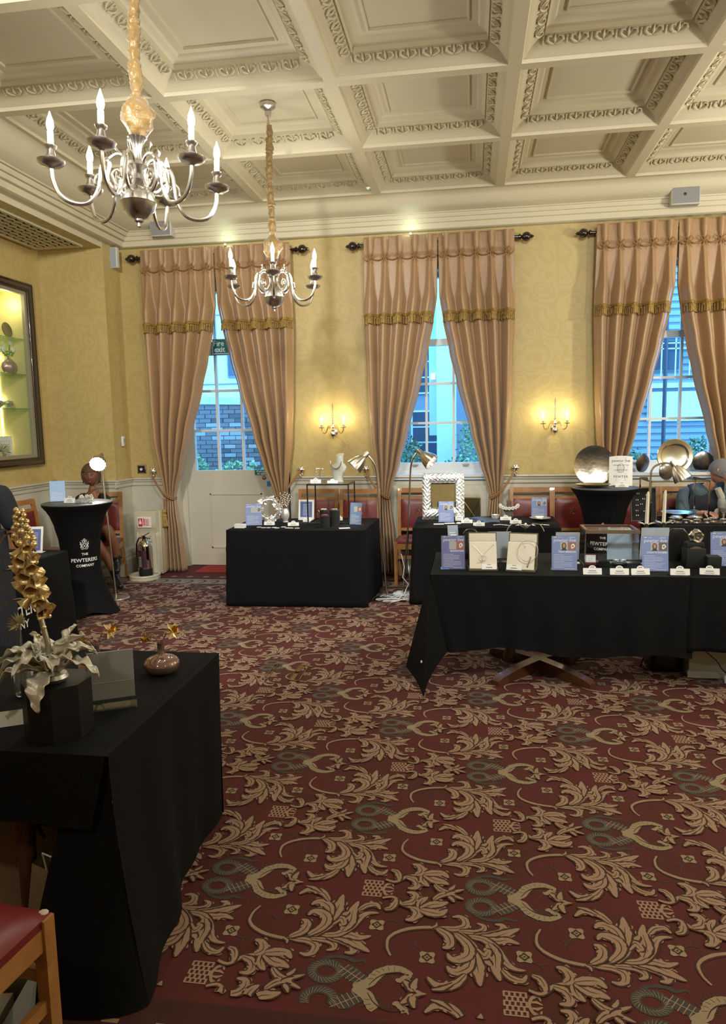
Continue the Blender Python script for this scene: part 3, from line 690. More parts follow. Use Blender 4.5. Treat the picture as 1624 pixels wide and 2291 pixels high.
# building outside right window
b3 = thing('slatted_building', 'blue-grey slatted building with railings and a pale ground-floor panel outside the right-hand window', 'building', (3.7, 14.6, -.02))
MB().box(-1.6, 2.6, 0, 3, 0, 9).build('facade', M_GREYB, b3, smooth=0)
for k in range(34): MB().box(-1.6, 2.6, -.02, 0, .1 + k * .13, .18 + k * .13).build('slat', mat('slat_blue_grey', (.24, .28, .34), .6), b3, smooth=0)
MB().box(-.35, 1.3, -.10, -.02, 1.62, 2.18).build('pale_panel', M_PALEB, b3, smooth=0)
for z in (2.25, 3.2): MB().box(-.7, 2.2, -.14, -.02, z, z + .09).build('ledge', M_PALEB, b3, smooth=0)
for x in (-.55, .5): MB().box(x, x + .75, -.09, -.02, 2.6, 3.12).build('window', M_DKW, b3, smooth=0)
rl_ = MB()
for z in (2.95, 3.05, 3.15): rl_.box(-.7, 2.2, -.35, -.33, z, z + .02)
for k in range(12): rl_.box(-.7 + k * .25, -.68 + k * .25, -.35, -.33, 2.4, 3.15)
rl_.build('railing', M_PALEB, b3, smooth=0)
dp = tag(MB().tube([(3.37, 13.4, 0), (3.37, 13.4, 6)], .035, 8).build('lamp_post', mat('post_dark', (.03, .035, .05), .5)), 'slim dark upright post outside the right-hand window', 'post')
bt = thing('garden_table', 'pale slatted garden table outside behind the wide bushes', 'garden table', (4.1, 13.2, -.02))
for k in range(6): MB().box(-.5, .5, -.3 + k * .1, -.23 + k * .1, 1.12, 1.15).build('slat', M_PALEB, bt, smooth=0)
for x in (-.45, .42):
    for y in (-.28, .22): MB().box(x, x + .04, y, y + .04, 0, 1.12).build('leg', M_PALEB, bt, smooth=0)

# ================================================================ CURTAINS
INNER = [(3.58, .004), (3.0, .012), (2.72, .055), (2.40, .12), (2.11, .19), (1.55, .335), (1.23, .425), (.98, .515), (.88, .545), (.75, .525), (.5, .49), (.03, .45)]
OUTER = [(3.58, .775), (2.7, .79), (2.0, .765), (1.5, .735), (1.23, .70), (.98, .665), (.88, .655), (.75, .66), (.03, .665)]
DEPTH = [(3.58, .035), (2.7, .115), (1.5, .120), (1.0, .070), (.88, .050), (.7, .07), (.03, .10)]
NF = 5
def edge(z, s, sc): return interp(OUTER if s else INNER, z) * sc
def fold(u, z, amp=1.0, ph=0):
    # amp 1 = full; ridge centres at (k+.5)/NF
    c = .5 + .5 * cos(2 * pi * (u * NF - .5)); c = c ** 1.15
    return c * interp(DEPTH, z) * amp
def uwarp(u, z):
    # ridges a little wider than valleys
    return u + .012 * sin(2 * pi * u * NF)
def drape_pt(u, z, side, sc, front=0.0, amp=1.0):
    xi = edge(z, 0, sc); xo = edge(z, 1, sc); x = xi + (xo - xi) * u
    tie = math.exp(-((z - .90) / .22) ** 2)
    y = -fold(u, z, amp) - front + .02 * tie
    x += .004 * sin(2 * pi * u * NF + z * 2)
    return (side * x, y, z)
def curtain(cx, side, sc, label, grp):
    t = thing('curtain', label, 'curtain', (cx, 7.745, 0), 0, grp)
    zt = 3.575; m = MB()
    m.grid(lambda u, v: drape_pt(uwarp(u, 0), zt - v * (zt - .03), side, sc), 90, 90)
    # back layer for thickness
    dr = m.build('drape', M_CURT, t, smooth=180)
    sol = dr.modifiers.new('thickness', 'SOLIDIFY'); sol.thickness = .006; sol.offset = 1
    # valance: goblet pinched at z=3.40, hanging to 2.80
    PZ = 3.40
    def vpt(u, v):
        z = 3.60 - v * .80; uu = uwarp(u, 0)
        x = edge(z, 0, sc) + (edge(z, 1, sc) - edge(z, 0, sc)) * uu
        c = .5 + .5 * cos(2 * pi * (uu * NF - .5))
        if z > PZ: a = .012 + .018 * c ** 3
        else:
            k = min(1, (PZ - z) / .45); sharp = 8 * (1 - k) + 1.15
            a = .018 * (1 - k) + (c ** sharp) * (.018 + .100 * k)
            a += .006 * (1 - k) * cos(2 * pi * uu * NF * 7) * c ** 2
        return (side * x, -a - .022, z)
    vm = MB(); vm.grid(vpt, 150, 40); va = vm.build('valance', M_CURT, t, smooth=180)
    sol = va.modifiers.new('thickness', 'SOLIDIFY'); sol.thickness = .004; sol.offset = 1
    # goblet tubes, knots and cord swags
    kn = MB(); sw = MB(); prev = None; W_ = edge(3.4, 1, sc)
    gx = [(k + .5) / NF for k in range(NF)]
    for k, u in enumerate(gx):
        z0 = PZ; x = side * (edge(z0, 0, sc) + (edge(z0, 1, sc) - edge(z0, 0, sc)) * u)
        gb = MB(); gb.lathe([(.010, 0), (.022, .03), (.034, .09), (.037, .17), (.039, .195), (.032, .195), (.026, .15), (.0, .13)], 14, (x, -.060, z0 - .005), wob=lambda a, z: 1 + .06 * sin(3 * a)); gb.build('goblet_pleat', M_CURT, t)
        kk = MB()
        kk.ball((x, -.072, z0 - .01), (.019, .016, .019), 8, 6)
        for sgn in (-1, 1):
            kk.tube([(x, -.082, z0 - .005), (x + sgn * .026, -.094, z0 + .025), (x + sgn * .042, -.09, z0 - .004), (x + sgn * .018, -.09, z0 - .024), (x, -.082, z0 - .01)], .0055, 6)
            kk.tube([(x, -.080, z0 - .01), (x + sgn * .020, -.088, z0 - .055), (x + sgn * .034, -.084, z0 - .078)], [.0055, .005, .0035], 6)
        kk.build('knot', M_CORD, t)
    pts = [side * edge(PZ, 0, sc)] + [side * (edge(PZ, 0, sc) + (edge(PZ, 1, sc) - edge(PZ, 0, sc)) * u) for u in gx] + [side * edge(PZ, 1, sc)]
    for a, b in zip(pts, pts[1:]):
        P = [(a + (b - a) * q / 8, -.074, PZ - .01 - .032 * sin(pi * q / 8)) for q in range(9)]
        sw.tube(P, .0065, 6)
    sw.build('swag_cord', M_CORD, t)
    # braid and tassel fringe along the valance hem
    zb = 2.80
    def hem(u, dz=0):
        p = vpt(u, 1.0); return (p[0], p[1] - .006, p[2] + dz)
    br = MB()
    for dz in (.006, -.008): br.tube([hem(i / 100, dz) for i in range(101)], .008, 6)
    br.build('braid', M_GOLDTRIM, t)
    fr = MB(); n = 56; rr = random.Random(int(cx * 100) + side)
    for i in range(n):
        u = (i + .5) / n; p = hem(u); dx = rr.uniform(-.006, .006); L = .095 + rr.uniform(-.008, .008)
        fr.tube([(p[0], p[1], p[2] - .012), (p[0] + dx * .5, p[1] - .006, p[2] - .035), (p[0] + dx * .7, p[1] - .010, p[2] - .05), (p[0] + dx, p[1] - .012, p[2] - L)], [.003, .0085, .0060, .0085], 5)
    stuff(fr.build('fringe', M_GOLDTRIM, t))
    bb = MB()
    for i in range(14):
        u = (i + .5) / 14; p = hem(u); bb.ball((p[0], p[1] - .012, p[2] - .030), (.012, .010, .014), 7, 5)
    stuff(bb.build('hanger', M_CORD, t))
    return t
def finial(x, s):
    f = MB(); f.M = T(x, 0, 0) @ R(s * pi / 2, 'Y')
    f.lathe([(.019, -.02), (.019, .0), (.030, .006), (.030, .018), (.018, .026), (.016, .036), (.034, .044), (.044, .060), (.048, .080), (.044, .100), (.030, .116), (.016, .126), (.020, .134), (.012, .144), (.0, .158)], 20); return f
def ro(o): return o
CURT = [(-2.755, 1.09, 'left-hand', 'fire door'), (-.34, 1.0, 'middle', 'middle window'), (2.02, 1.0, 'right-hand', 'right-hand window')]
for cx, sc, nm, wh in CURT:
    for s in (-1, 1):
        curtain(cx, s, sc, 'bronze satin curtain with gold fringe, hung on the %s side of the %s' % ('left' if s < 0 else 'right', wh), 'fringed tied-back bronze curtains')
    rd = thing('curtain_pole', 'dark mahogany curtain pole with turned finials above the %s' % wh, 'curtain pole', (cx, 7.755, 3.53))
    w = .80 * sc; p = MB(); p.tube([(-w - .02, 0, 0), (w + .02, 0, 0)], .018, 14); p.build('pole', M_ROD, rd)
    for s in (-1, 1):
        finial(s * (w + .02), s).build('finial', M_ROD, rd)
        q = MB(); q.box(s * (w - .03) - .012, s * (w - .03) + .012, 0, .095, -.012, .012); q.build('bracket', M_ROD, rd)
    for s in (-1, 1):
        xt = s * (.785 * sc + .02)
        tb = thing('tieback', 'twisted cord tieback from a pewter rose hook, %s of the %s' % ('left' if s < 0 else 'right', wh), 'tieback', (cx + xt, YW, 1.17), 0, 'curtain tiebacks')
        h = MB(); h.M = R(pi / 2, 'X'); h.lathe([(.012, 0), (.010, .05), (.026, .055), (.03, .07), (.02, .078), (.0, .082)], 14, wob=lambda a, z: 1 + .18 * cos(6 * a))
        for k in range(6):
            a = k * pi / 3; h.ball((.026 * cos(a), .026 * sin(a), .066), (.014, .014, .008), 7, 5)
        h.build('rose_hook', M_SILVER, tb)
        h = MB()
        for (dx, dz) in ((.012, -.05), (-.008, -.06), (.0, -.075)): h.ball((dx, -.07, dz), .013, 8, 6)
        h.build('beads', M_SILVER, tb)
        c = MB(); xi = -s * (.785 * sc + .02 - edge(.88, 0, sc)) - s * .0
        for dz in (0, .018):
            P = [(0, -.06, -.02 + dz)]
            for q in range(1, 13):
                a = q / 12; P.append((xi * a, -.115 - .07 * sin(pi * min(1, a * 1.3) * .62), -.02 + dz - .295 * (1 - (1 - a) ** 1.6)))
            P.append((xi * 1.04, -.10, -.315 + dz))
            c.tube(P, .0075, 7)
        c.build('cord', M_CORD, tb)
        if sc > 1.05 and s < 0:
            q = MB(); tx = xi * .62
            q.tube([(tx, -.20, -.30), (tx + .005, -.205, -.42)], .006, 6); q.tube([(tx + .02, -.20, -.30), (tx + .005, -.205, -.42)], .006, 6); q.build('hanging_loop', M_CORD, tb)
            q = MB(); q.lathe([(.006, 0), (.022, -.015), (.030, -.035), (.018, -.055), (.034, -.07), (.036, -.085), (.026, -.09)], 16, (tx + .005, -.215, -.42)); q.build('tassel_head', M_GOLDTRIM, tb)
            q = MB()
            for k in range(26):
                a = k * 2 * pi / 26; q.tube([(tx + .005 + .026 * cos(a), -.215 + .026 * sin(a), -.505), (tx + .005 + .036 * cos(a), -.215 + .034 * sin(a), -.62)], [.004, .006], 5)
            stuff(q.build('tassel_skirt', M_GOLDTRIM, tb))

# ================================================================ CHANDELIERS
def scroll(mb, c, ang, pts, r, n=7, flat=1.0):
    """pts in (radial, z) plane at angle ang"""
    mb.tube([(c[0] + q * cos(ang), c[1] + q * sin(ang), c[2] + z) for q, z in pts], r, n, flat=flat)
def spl(P, k=6):
    V = [Vector((a, b, 0)) for a, b in P]; o = []
    for i in range(len(V) - 1):
        a = V[max(0, i - 1)]; b = V[i]; c = V[i + 1]; d = V[min(len(V) - 1, i + 2)]
        for u in range(k):
            t = u / k; q = .5 * ((2 * b) + (c - a) * t + (2 * a - 5 * b + 4 * c - d) * t * t + (3 * b - a - 3 * c + d) * t ** 3); o.append((q.x, q.y))
    o.append((V[-1].x, V[-1].y)); return o
def chandelier(loc, rot, label, canopy, seed, power):
    t = thing('chandelier', label, 'chandelier', loc, rot, 'pewter chandeliers with gold silk sleeves')
    H = 4.12 - loc[2]
    b = MB(); b.lathe([(.0, -.10), (.012, -.096), (.010, -.080), (.022, -.072), (.020, -.062), (.045, -.052), (.072, -.022), (.080, .005), (.083, .012), (.080, .018), (.070, .045), (.045, .068), (.026, .078), (.020, .085), (.026, .095), (.038, .112), (.026, .13), (.020, .14), (.028, .16), (.044, .175), (.040, .19), (.022, .20), (.018, .22), (.022, .26), (.034, .29), (.044, .30), (.030, .302), (.0, .302)], 28); b.build('baluster', M_PEWT, t)
    for k in range(6):
        a = k * pi / 3
        arm = MB()
        P = spl([(.075, .05), (.11, .055), (.135, .10), (.125, .165), (.140, .185), (.162, .14), (.175, .05), (.215, -.015), (.275, -.03), (.335, -.005), (.365, .06), (.37, .12)], 5)
        scroll(arm, (0, 0, 0), a, P, .0095, 8); ao = arm.build('arm', M_SILVER, t)
        sc_ = MB()
        Q = spl([(.028, .17), (.04, .11), (.07, .07), (.10, .085), (.115, .12), (.095, .145), (.075, .13), (.08, .11), (.093, .115)], 5); scroll(sc_, (0, 0, 0), a, Q, .007, 6)
        Q = spl([(.03, .15), (.05, .20), (.09, .215), (.125, .19), (.138, .175)], 5); scroll(sc_, (0, 0, 0), a, Q, .0075, 6)
        Q = spl([(.06, .212), (.085, .225), (.10, .25), (.094, .262)], 4); scroll(sc_, (0, 0, 0), a, Q, [.006] * 8 + [.006, .007, .008, .009, .0], 6) if False else scroll(sc_, (0, 0, 0), a, Q, .006, 6)
        Q = spl([(.165, .12), (.185, .10), (.19, .07), (.178, .065)], 4); scroll(sc_, (0, 0, 0), a, Q, .005, 6)
        sc_.build('scroll', M_SILVER, ao)
        cx_, cy_ = .37 * cos(a), .37 * sin(a)
        p = MB(); p.lathe([(.008, .105), (.016, .112), (.044, .118), (.056, .128), (.060, .140), (.055, .140), (.040, .132), (.018, .130), (.014, .140), (.016, .150), (.022, .158), (.018, .170), (.015, .185), (.024, .196), (.026, .204), (.018, .206)], 22, (cx_, cy_, 0)); p.build('drip_pan', M_PEWT, t)
        c = MB(); c.lathe([(.0135, .20), (.0135, .262), (.010, .265)], 14, (cx_, cy_, 0)); c.build('candle_tube', M_CANDLE, t)
        f = MB(); f.lathe([(.008, .262), (.014, .275), (.0165, .29), (.014, .31), (.007, .33), (.0025, .345), (0, .35)], 14, (cx_, cy_, 0)); f.build('bulb', M_BULB, t)
        ra = rot + a
        lamp('candle_light', (cx_, cy_, .30), power, (1, .97, .88), .03, parent=t)
    sl = MB(); rr = random.Random(seed); n = 96; rings = []; z0, z1 = .305, H - .14
    offs = [rr.uniform(-1, 1) for _ in range(40)]
    for i in range(n + 1):
        v = i / n; z = z0 + (z1 - z0) * v; zz = z - z0
        if zz < .05: r = .034 + (zz / .05) * .028
        elif zz < .17: r = .062 + .010 * sin(pi * (zz - .05) / .12) - .03 * max(0, (zz - .12) / .05)
        else: r = .026 + .004 * sin(zz * 31 + offs[i % 40]) + .004 * offs[(i * 7) % 40]
        r = max(.020, r)
        k = min(30, int(zz / .04)); ox = .006 * sin(zz * 9 + seed); oy = .005 * cos(zz * 7)
        ring = []
        for j in range(28):
            a = 2 * pi * j / 28
            q = r * (1 + (.10 * sin(7 * a + seed) * max(0, 1 - abs(zz - .09) / .12) + .09 * sin(3 * a + zz * 60 + offs[i % 40]) + .05 * sin(5 * a - zz * 90) if True else 0))
            ring.append((ox + q * cos(a), oy + q * sin(a), z))
        rings.append(ring)
    sl.loft(rings, True, True); s = sl.build('silk_sleeve', M_SILK, t, smooth=60)
    q = MB(); q.tube([(0, 0, H - .15), (0, 0, H - .06)], .006, 8); q.tube([(.012 * cos(i * pi / 6), 0, H - .13 + .012 * sin(i * pi / 6)) for i in range(12)], .003, 6, closed=True); q.build('hook', M_STEEL, t)
    q = MB(); q.lathe([(.012, -.075), (.022, -.07), (.026, -.05), (.024, -.04), (.035, -.022), (.058, -.010), (.062, -.002), (.06, .02)], 24, (0, 0, H)); q.build('canopy', M_PEWT, t)
    return t
ch_near = chandelier((-1.535, 3.30, 2.70), radians(33), 'nearer and larger-looking pewter chandelier with crumpled gold silk sleeve, six lit candle bulbs', 4.12, 1, 9.5)
chandelier((-1.555, 5.715, 2.67), radians(-15), 'farther pewter chandelier hanging in front of the fire door curtains, six lit candle bulbs', 4.12, 5, 11)
ch_near.rotation_euler = (0, radians(2.0), radians(33))

# ================================================================ WALL SCONCES
for cx, nm in ((-1.50, 'between the fire door and the middle window'), (.87, 'between the middle and right-hand windows')):
    t = thing('wall_sconce', 'two-armed crystal and pewter wall sconce %s' % nm, 'wall light', (cx, YW - .075, 1.56), 0, 'lit twin wall sconces')
    b = MB(); b.ball((0, 0, 0), (.032, .032, .034), 16, 10); b.lathe([(.0, -.062), (.008, -.055), (.004, -.045), (.016, -.034), (.0, -.028)], 12); b.lathe([(.010, .03), (.014, .045), (.008, .06), (.016, .075), (.008, .09), (.008, .11)], 12)
    b.build('ball_body', M_SILVER, t)
    b = MB(); b.lathe([(.04, 0), (.04, .008), (.02, .014), (0, .014)], 16); 
    m4 = MB(); m4.M = T(0, .074, .02) @ R(pi / 2, 'X'); m4.lathe([(.036, 0), (.036, .006), (.02, .012), (.010, .014), (.008, .074), (0, .075)], 16); m4.build('backplate', M_SILVER, t)
    c = MB(); pr = [(.007, .10)]
    for k in range(8): z = .11 + k * .026; pr += [(.006, z), (.015 - .0006 * k, z + .012), (.006, z + .024)]
    pr += [(0, .34)]; c.lathe(pr, 10); c.build('crystal_stem', mat('cut_crystal', (.85, .88, .9), .05, trans=.8), t)
    for s in (-1, 1):
        a = MB(); P = spl([(.012, .06), (.035, .085), (.058, .07), (.062, .045), (.075, .02), (.095, .01), (.115, .03), (.122, .07)], 5); a.tube([(s * x, -.02, z) for x, z in P], .0045, 7)
        P = spl([(.014, .09), (.04, .10), (.05, .08), (.035, .065), (.03, .08)], 4); a.tube([(s * x, -.02, z) for x, z in P], .0035, 6); a.build('arm', M_BRASS, t)
        p = MB(); p.lathe([(.005, .065), (.028, .070), (.030, .075), (.010, .078), (.010, .095), (.014, .10), (.009, .102)], 16, (s * .122, -.02, 0)); p.build('drip_pan', M_STEEL, t)
        p = MB(); p.lathe([(.009, .10), (.009, .145), (.006, .147)], 12, (s * .122, -.02, 0)); p.build('candle_tube', M_CANDLE, t)
        p = MB(); p.lathe([(.006, .145), (.011, .155), (.012, .17), (.008, .185), (0, .20)], 12, (s * .122, -.02, 0)); p.build('bulb', M_BULB, t)
        lamp('sconce_light', (s * .122, -.03, .17), 5.0, (1, .84, .46), .02, parent=t)

# ================================================================ SPEAKERS, CONTROLS, SIGNS
def wspeaker(loc, w, h, d, rz, label, tilt=0, mc=None):
    t = thing('wall_speaker', label, 'speaker', loc, rz); t.rotation_euler = (tilt, 0, rz)
    MB().bbox(-w / 2, w / 2, -d, 0, -h / 2, h / 2, .008).build('cabinet', mat('speaker_cream', (.55, .54, .48), .5), t)
    MB().box(-w / 2 + .012, w / 2 - .012, -d - .004, -d + .001, -h / 2 + .012, h / 2 - .012).build('grille_cloth', mc or mat('speaker_grille_grey', (.26, .26, .26), .8, bump=(400, .3), bdist=.001), t, smooth=0)
    l = MB(); l.M = T(-.01, -d - .004, 0) @ R(pi / 2, 'X'); l.lathe([(.014, 0), (.014, .003), (0, .004)], 14); l.build('badge', mat('badge', (.03, .03, .03), .3), t)
    return t
wspeaker((2.06, 7.74, 3.815), .27, .19, .10, 0, 'grey square speaker on the cornice above the right-hand curtains')
wspeaker((-3.32, 7.74, 3.83), .24, .21, .10, radians(0), 'grey speaker on the cornice behind the near chandelier')
wspeaker((-3.93, 7.70, 3.53), .20, .22, .05, radians(-8), 'pale blue-grey speaker at the corner of the pier, beside the left curtain pole', 0, mat('speaker_grille_blue', (.36, .42, .47), .8))
th = thing('thermostat', 'small white wall thermostat on the side of the pier', 'thermostat', (-3.915, 7.66, 1.52), radians(90))
MB().bbox(-.03, .03, -.022, 0, -.055, .055, .004).build('housing', M_WHITE, th); MB().box(-.012, .02, -.024, -.021, -.02, .035).build('display', mat('lcd_grey', (.35, .36, .34), .3), th, smooth=0)
dl = thing('dial_switch', 'square chrome plate with round white knob on the wall left of the leftmost curtain', 'switch', (-3.79, YW, 1.19))
MB().bbox(-.055, .055, -.008, 0, -.052, .052, .004).build('plate', M_STEEL, dl); MB().box(-.042, .042, -.011, -.007, -.04, .04).build('insert', M_GLOSSBLK, dl, smooth=0)
q = MB(); q.M = T(0, -.010, 0) @ R(pi / 2, 'X'); q.lathe([(.016, 0), (.015, .014), (0, .016)], 16); q.build('knob', M_WHITE, dl)
def flat_text(root, body, size, x, z, y, m, name='lettering', **k):
    vs, fs = text_mesh(body, size, **k); mb = MB(); mb.M = T(x, y, z) @ R(pi / 2, 'X'); mb.add(vs, fs); return mb.build(name, m, root, smooth=0)
fe = thing('fire_exit_sign', 'green hanging sign reading Fire exit in the gap between the left curtains', 'sign', (-2.775, 8.02, 2.575))
MB().box(-.155, .155, -.004, .004, -.085, .085).build('border', M_WHITE, fe, smooth=0); MB().box(-.147, .147, -.006, -.004, -.077, .077).build('face', M_GREEN, fe, smooth=0)
flat_text(fe, 'Fire', .085, -.145, .032, -.0065, M_WINK, align='LEFT', bold=.0015); flat_text(fe, 'exit', .085, -.135, -.036, -.0065, M_WINK, align='LEFT', bold=.0015)
q = MB(); 
for x in (-.13, .13): q.tube([(x, 0, .08), (x, 0, .72)], .0015, 5)
q.build('wire', M_STEEL, fe)
ps = thing('push_sign', 'small dark green sign reading Push pad to open on the fire door below the glass', 'sign', (-2.43, 8.125, 1.122))
MB().box(-.085, .085, -.004, .004, -.03, .03).build('plate', M_GREEN, ps, smooth=0)
flat_text(ps, 'Push pad', .034, 0, .012, -.0045, M_WINK, bold=.0008); flat_text(ps, 'to open', .034, 0, -.014, -.0045, M_WINK, bold=.0008)

# ================================================================ LIT DISPLAY CABINET IN THE LEFT WALL
cb = thing('display_cabinet', 'dark-framed lit glass display cabinet built into the left wall', 'display cabinet', (-4.67, (NIC[0] + NIC[1]) / 2, NIC[2]))
hy = (NIC[1] - NIC[0]) / 2; hz = NIC[3] - NIC[2]
M_CABIN = mat('cabinet_lining', (.62, .55, .22), .6)
c = MB(); c.box(-.42, -.40, -hy, hy, 0, hz); c.box(-.40, 0, -hy, -hy + .01, 0, hz); c.box(-.40, 0, hy - .01, hy, 0, hz); c.box(-.40, 0, -hy, hy, 0, .01); c.box(-.40, 0, -hy, hy, hz - .01, hz); c.build('lining', M_CABIN, cb, smooth=0)
def pframe(mb, y0, y1, z0, z1, w, prof):
    rings = []
    for o_, x in prof: rings.append([(x, y0 - o_, z0 - o_), (x, y1 + o_, z0 - o_), (x, y1 + o_, z1 + o_), (x, y0 - o_, z1 + o_)])
    mb.loft(rings)
c = MB(); pframe(c, -hy, hy, 0, hz, 0, [(-.03, 0), (-.03, .03), (-.015, .045), (.01, .05), (.03, .042), (.05, .05), (.065, .03), (.07, .0)]); c.build('frame', mat('ebony_frame', (.020, .008, .007), .2, coat=.5), cb)
c = MB(); pframe(c, -hy + .03, hy - .03, .03, hz - .03, 0, [(-.035, -.02), (-.035, .02), (.0, .02)]); c.build('inner_slip', mat('slip_grey', (.30, .27, .18), .5), cb)
zs = [.55, .91, 1.28]
for z in zs: MB().box(-.39, -.04, -hy + .012, hy - .012, z - .004, z + .004).build('glass_shelf', glass_mat('shelf_glass', (.80, .95, .85)), cb, smooth=0)
MB().box(-.012, -.008, -hy + .03, hy - .03, .03, hz - .03).build('glass_front', M_GLASS, cb, smooth=0)
q = MB(); q.box(-.385, -.375, hy - .022, hy - .012, .03, hz - .03); q.build('led_strip', mat('led', (1, 1, .8), .4, emis=(1, .93, .55, 6)), cb, smooth=0)
lamp('cabinet_light', (-.15, hy - .12, 1.65), 3.0, (1, .90, .50), .05, parent=cb)
for z in (.2, .65, 1.1): lamp('cabinet_light', (-.36, hy - .03, z), .5, (1, .92, .52), .03, parent=cb)
lamp('cabinet_light', (-.15, 0, 1.70), 3.0, (1, .90, .50), .08, parent=cb)
CX = -4.86; Z0 = NIC[2]
o = thing('round_dish', 'round dark polished dish on a stand on the top shelf of the lit cabinet', 'dish', (CX, 7.08, Z0 + 1.285))
q = MB(); q.M = T(0, 0, .085) @ R(radians(80), 'Y'); q.lathe([(0, 0), (.05, .004), (.08, .02), (.082, .026), (.05, .012), (0, .008)], 24); q.build('bowl', M_DPEWT, o)
q = MB(); q.box(-.02, .03, .09, .12, 0, .06); q.box(-.02, .03, -.02, .02, 0, .02); q.build('stand', M_ACRY, o, smooth=0)
o = thing('moon_vase', 'rounded pinkish moon vase holding white flowers on the second shelf of the lit cabinet', 'vase', (CX, 7.10, Z0 + .915))
q = MB(); q.lathe([(.03, 0), (.07, .02), (.095, .07), (.085, .12), (.045, .155), (.018, .165), (.020, .175), (.014, .175)], 24, wob=lambda a, z: 1 - .25 * abs(cos(a))); q.build('body', mat('pink_lustre', (.42, .28, .24), .3, .6), o)
rr = random.Random(4); q = MB(); p2 = MB(); p3 = MB()
for k in range(7):
    a = rr.uniform(-1.2, 1.2); e = (rr.uniform(-.05, .05), -.05 + rr.uniform(-.13, .13), .30 + rr.uniform(-.06, .05)); q.tube([(0, 0, .17), (e[0] * .5, e[1] * .5, .23), e], .003, 5)
    for j in range(6):
        b_ = j * pi / 3; p2.ball((e[0] + .012, e[1] + .016 * cos(b_), e[2] + .016 * sin(b_)), (.006, .014, .014), 6, 4)
    p3.ball((e[0] * .6 + .01, e[1] * .6 + .02, .2 + .02 * k / 3), (.006, .02, .012), 6, 4)
q.build('stem', mat('stem_green', (.08, .2, .05), .6), o); p2.build('petals', mat('petal_white', (.8, .82, .72), .6), o); p3.build('leaves', mat('leaf_green', (.10, .3, .06), .6), o)
for k, (y, nm) in enumerate(((6.87, 'farther left'), (7.04, 'nearer the right edge'))):
    o = thing('sugar_bowl', 'small silver two-handled bowl on the third shelf of the lit cabinet, %s' % nm, 'bowl', (CX, y, Z0 + .555))
    q = MB(); q.lathe([(.025, 0), (.03, .005), (.028, .012), (.05, .03), (.055, .055), (.048, .07), (.050, .073), (.03, .08), (0, .088)], 20); q.build('body', M_SILVER, o)
    for s in (-1, 1):
        q = MB(); q.tube([(0, s * .05, .06), (0, s * .08, .065), (0, s * .085, .04), (0, s * .055, .03)], .004, 6); q.build('handle', M_SILVER, o)
o = thing('certificate', 'white printed certificate standing on the floor of the lit cabinet', 'certificate', (CX - .10, 7.07, Z0 + .012), radians(78))
q = MB(); q.box(-.10, .10, -.004, .004, 0, .25); q.build('card', M_PAPER, o, smooth=0)
q = MB()
for k in range(7): q.box(-.05, .05, -.0055, -.004, .05 + k * .018, .054 + k * .018)
for a in ((-.06, -.058, .04, .2), (.058, .06, .04, .2)): q.box(a[0], a[1], -.0055, -.004, a[2], a[3])
q.box(-.06, .06, -.0055, -.004, .198, .2); q.build('print', M_INK, o, smooth=0)
o = thing('jewel_case', 'flat black open case with a silver piece on the floor of the lit cabinet', 'case', (-4.76, 6.92, Z0 + .012))
MB().bbox(-.06, .06, -.11, .09, 0, .035, .005).build('case', M_GLOSSBLK, o); q = MB(); q.ball((0, 0, .038), (.02, .035, .008), 10, 5); q.build('silver_piece', M_SILVER, o)
o = thing('coral_ornament', 'spiky silver coral ornament at the left of the cabinet floor', 'ornament', (CX, 6.86, Z0 + .012)); q = MB()
for k in range(60):
    v = Vector((rr.uniform(-1, 1), rr.uniform(-1, 1), rr.uniform(-.3, 1))).normalized(); q.tube([(0, 0, .1), tuple(Vector((0, 0, .1)) + v * .1)], [.006, .001], 4)
q.box(-.03, .03, -.03, .03, 0, .08); q.build('spines', M_SILVER, o)

